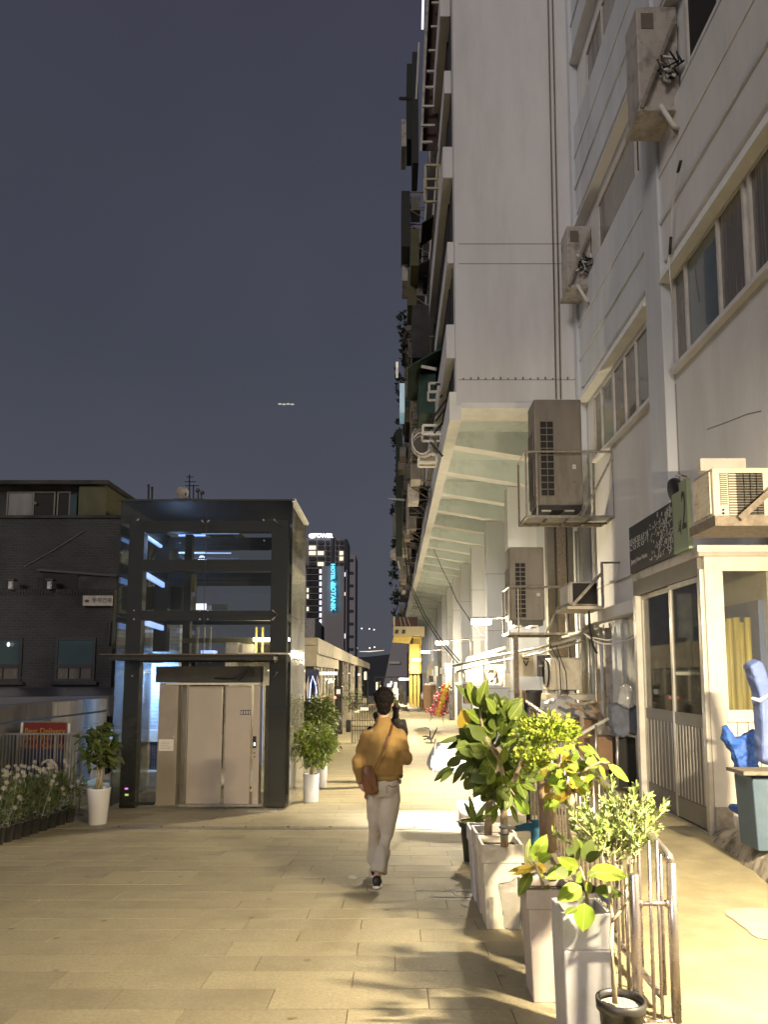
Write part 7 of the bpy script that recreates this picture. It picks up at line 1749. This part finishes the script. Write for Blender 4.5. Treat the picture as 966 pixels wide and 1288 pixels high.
# bracket frames measured at the near edge
def rack(pts, u0, v0, u1, v1, Y, m, label, d=.5):
    t = thing('steel_rack', label, 'rack', aY(u0, v1, Y)); a_, b_ = aY(u0, v1, Y), aY(u1, v0, Y)
    for yy in (Y, Y + d):
        for (p_, q_) in (((a_.x, yy, a_.z), (b_.x, yy, a_.z)), ((a_.x, yy, b_.z), (b_.x, yy, b_.z)), ((a_.x, yy, a_.z), (a_.x, yy, b_.z)), ((b_.x, yy, a_.z), (b_.x, yy, b_.z))): MB().bar(p_, q_, .045).build('bar', M[m], t)
    for p_, q_ in pts: MB().bar(aY(*p_, Y - .02), aY(*q_, Y - .02), .04).build('strut', M['steel'], t)
    return t
rack([((546, 197), (563, 160))], 535, 208, 553, 237, 16.5, 'signcream', 'yellowish empty steel rack below the top screen')
rack([((548, 483), (566, 485)), ((554, 500), (566, 480)), ((543, 528), (562, 502)), ((548, 530), (566, 506))], 540, 482, 552, 493, 16, 'whitef', 'small white steel rack with black struts at mid height')
rk = rack([((541, 556), (557, 574)), ((546, 545), (560, 528))], 532, 535, 556, 546, 16.2, 'beam', 'cream steel rack with looped hoses above the soffit edge')
for k in range(4):
    c_ = (531 + k, 553 + 3 * k); P_ = [aY(c_[0] + (13 + k) * math.cos(a), c_[1] + (18 - k) * math.sin(a), 16.3 + .1 * k) for a in [i * .45 + k * .3 for i in range(10 + k)]]
    MB().tube(P_, .018, 6).build('hose', M['whitecable' if k % 2 == 0 else 'galv'], rk, True)
rack([], 527, 572, 549, 581, 16.6, 'beam', 'cream steel rack hanging just under the looped hoses', .4)
side(528, 573, 548, 580, 16.65, .3, 'acbeige', 'rack_tray', 'pale tray in the lower cream rack', 'tray')
for k, (u, v, w, h, Y) in enumerate(((503, 562, 8, 13, 26), (501, 580, 8, 11, 28), (516, 583, 14, 20, 20), (513, 608, 14, 22, 22), (511, 626, 4, 40, 24), (500, 615, 7, 60, 34), (506, 668, 10, 10, 30), (503, 680, 9, 9, 32), (505, 690, 8, 8, 33), (503, 700, 7, 9, 35), (502, 712, 8, 16, 36), (504, 722, 7, 12, 38), (501, 738, 6, 6, 44), (505, 742, 5, 5, 44), (494, 645, 5, 30, 40))):
    side(u, v, u + w, v + h, Y, .8, ('acdark', 'rust', 'slat', 'acgrey', 'acdark')[k % 5], 'hung_box', 'hung box number %s down the street side below the cream racks' % ('one two three four five six seven eight nine ten eleven twelve thirteen fourteen fifteen'.split()[k]), 'box', .02)
o = MB().ball(aY(498, 697, 34), .30, 14, 8, (1, .35, 1)).build('satellite_dish', M['acgrey'], smooth=True); tag(o, 'round grey satellite dish sticking out of the street side', 'dish')
MB().tube([aY(498, 697, 33.9), aY(501, 707, 33.9), aY(503, 716, 34)], .04, 6).build('dish_arm', M['whitef'], o)
o = MB().tube([aY(488, 627, 30), aY(509, 629, 30)], [.02, .05], 6).build('pale_rod', M['pvc']); tag(o, 'pale rod sticking out over the sky above the dish', 'rod')
iv = thing('roof_plants', 'dark plants hanging along the outer roof edge of the long building', 'plants', (.2, 45, 12))
for i in range(15):
    u = 503 - 13 * (i / 14) ** .8 + (2 if i % 3 else -2); v = 400 + i * 27; Y = 26 + i * 3
    fine_foliage(iv, aY(u + 5, v, Y), (3.2 / F_PX * Y, .6, 16 / F_PX * Y), 60, .006 * Y + .03, 'ivy', rnd, None, .6, name='ivy')

# =================================================================== CITY AND HILL BEHIND
tw = thing('hotel_tower', 'tall hotel tower with a vertical cyan sign and lit windows', 'building', (-20, 230, -8))
YT_ = 230
def tf(n, u0, v0, u1, v1, m, d=14, dy=0, par=None): mb = MB(); fb(mb, u0, v0, u1, v1, YT_ + dy, d); return mb.build(n, M[m], par or tw)
tf('wall', 384, 711, 406, 876, 'towerd', 20, .6); tf('wall', 403, 711, 433, 876, 'tower', 20, .2)
tf('top_wall', 380, 677, 433.5, 711, 'towerl', 18, .6)
tf('recess', 416, 676, 420, 711, 'towerd', 1, .2); tf('corner', 433.8, 678, 437, 716, 'towerd', 14, .8); tf('corner', 433.5, 716.3, 436.5, 870, 'tower', 14, .8)
for r_ in range(5):
    for (a_, b_) in ((388.5, 397), (399.5, 407), (409.5, 414), (422, 424.5), (427, 431.5)):
        m = 'towerd'
        if (r_, a_) in ((1, 388.5), (2, 388.5), (2, 399.5), (2, 427), (3, 427), (4, 399.5)): m = 'winwarm'
        tf('window', a_, 678.5 + r_ * 6.9 + 1, b_, 678.5 + r_ * 6.9 + 5.6, m, .3, .1)
for r_ in range(11):
    v = 716 + r_ * 7.9
    tf('window', 401.5, v, 404.3, v + 5.0, 'winwhite', .3, -.1)
    for (a_, b_) in ((391.5, 399),): tf('window', a_, v, b_, v + 5.2, 'steel', .3, .2)
    if r_ in (3, 4, 6): tf('window', 385.5, v, 388, v + 5, 'winwarm', .3, .1)
    else: tf('window', 385.5, v, 390, v + 5, 'steel', .3, .2)
    tf('floor_slab', 384, v - 1.8, 400, v - .9, 'tower', .5, 0)
for (v, h, m) in ((720, 5, 'winwhite'), (745, 4, 'winwarm'), (797, 6, 'winwhite')): tf('window', 433.2, v, 434.4, v + h, m, .3, .3)
t1 = aY(419, 739, YT_)
vs = aY(419, 714, YT_).z - aY(419, 766, YT_).z
o = text('sign_lettering', 'HOTEL the', M['cyan'], (aY(418.6, 726, YT_).x, YT_ - .8, aY(419, 725, YT_).z), 1.65, (R(90), R(90), 0), tw, ext=.3, off=.05)
o = text('sign_lettering', 'BOTANIK', M['cyan'], (aY(419, 751, YT_).x, YT_ - .8, aY(419, 751, YT_).z), 1.75 * 1.15, (R(90), R(90), 0), tw, ext=.3, off=.05)
o = text('roof_lettering', 'TOWER', M['whitesign'], (aY(406.5, 674.5, YT_).x, YT_ - 1, aY(406, 674.7, YT_).z), 1.7, FRONT, tw, ext=.3, off=.09)
MB().ball(aY(392.5, 674, YT_ - 1), .95, 14, 8, (1.2, .3, .85)).build('roof_emblem', M['whitesign'], tw)
f2 = thing('far_tower', 'dim unlit tower just right of the hotel tower', 'building', (-15, 300, -8))
mb = MB(); fb(mb, 435, 697, 447, 872, 300, 20); mb.build('wall', M['towerfar'], f2)
for r_ in range(9): mb = MB(); fb(mb, 438, 703 + r_ * 16, 444, 706 + r_ * 16, 299.6, .3); mb.build('window', M['towerd'], f2)
for k, (u0, v0, u1, v1, Y, m, lb_) in enumerate(((384, 778, 396, 860, 90, 'acgrey', 'grey mid height block below the hotel tower'), (396, 784, 401, 862, 100, 'maroon', 'narrow reddish block below the hotel tower'), (430, 828, 432, 850, 120, 'black', 'thin dark spire over the shop row'), (-60, 868, 40, 884, 30, 'towerd', 'low black roofs at the left picture edge'))):
    mb = MB(); fb(mb, u0, v0, u1, v1, Y, 8); tag(mb.build('far_building', M[m]), lb_, 'building')
hm_ = MB(); N_ = 60; prev = None
for i in range(N_ + 1):
    x = -900 + 1800 * i / N_; h = 44 + 22 * noise.noise(Vector((i * .14, 2, 0))) - abs(i - 30) * .25
    cur = [(x, 1300, -9), (x, 1400, h * .6), (x, 1600, h), (x, 2000, h * .3)]
    if prev:
        for j in range(3): hm_.face([prev[j], prev[j + 1], cur[j + 1], cur[j]])
    prev = cur
ho = hm_.build('hill', M['hill'], smooth=True); struct(ho)
for k, (u, v) in enumerate(((448, 790), (455, 790.5), (464.5, 791), (470.5, 792), (465, 815), (471, 814), (449, 815))):
    o = MB().ball(aY(u, v, 1290), 1.1, 8, 5).build('far_street_lamp', M['dot']); tag(o, 'tiny far lamp on the dark hill', 'lamp', 'tiny lamps on the far hill')
o = MB().tube([aY(452, 819.5, 1290), aY(465, 819.5, 1290), aY(483, 818, 1290)], [.4, .8, .4], 5).build('far_light_band', M['winwarm']); tag(o, 'faint thin band of light low on the far hill', 'light')
ft = thing('aircraft_lights', 'short row of four pale lights high in the night sky', 'aircraft', aY(360, 508, 900))
for k in range(4): MB().ball(aY(352 + k * 5.2, 508.2 + (k % 2) * .4, 900), 1.5, 8, 5, (1.7, .5, .7)).build('light', M['screen'], ft)

# =================================================================== LIT LAMPS
wall_lamp((2.54, 2.30, 2.66), 800, .36, 'lit tube lamp over the upper walkway beside the camera', [(3.7, 2.3, 2.75)], aim=(-.02, .60, -.78), col=(1.0, .83, .56))
wall_lamp((1.79, 15, 2.64), 430, .42, 'brightest lit tube lamp on an arm beside the lower air conditioner cage', [(3.0, 15, 2.70)])
wall_lamp((1.64, 25, 2.65), 380, .44, 'lit tube lamp on a bent pole, second in the row going away', [(2.55, 25, 2.75), (2.62, 25, 2.6), (2.62, 25, -.6)])
wall_lamp((1.50, 35, 2.66), 380, .44, 'lit tube lamp on a bent pole, third in the row going away', [(2.55, 35, 2.75), (2.62, 35, 2.6), (2.62, 35, -.6)])
wall_lamp((1.34, 43, 2.47), 110, .5, 'lit tube lamp in front of the yellow block', None)
wall_lamp((.85, 56, 1.3), 300, .9, 'lit tube lamp low at the far end of the walkway', None)
fl = thing('work_lamp', 'bright white work floodlight on a stand hidden behind the rubber tree crown', 'lamp', (1.50, 10.9, -.64))
c_ = aY(622, 913, 10.9)
MB().box(c_.x - .22, c_.x + .22, 10.88, 10.98, c_.z - .10, c_.z + .10).build('lamp_head', M['floodglow'], fl, bevel=.01)
MB().tube([(c_.x, 11.0, -.64), (c_.x, 11.0, c_.z)], .02, 8).build('stand', M['black'], fl)
d_ = bpy.data.lights.new('lamp_light', 'AREA'); d_.shape = 'RECTANGLE'; d_.size = .44; d_.size_y = .2; d_.energy = 190; d_.spread = R(105); d_.color = (1, .95, .92)
lo = bpy.data.objects.new('lamp_light', d_); C.objects.link(lo); lo.parent = fl; lo.location = (c_.x - 1.50 - .1, -.1, c_.z + .64 - .05); lo.rotation_euler = Vector((-.22, .5, -.8)).to_track_quat('-Z', 'Y').to_euler()
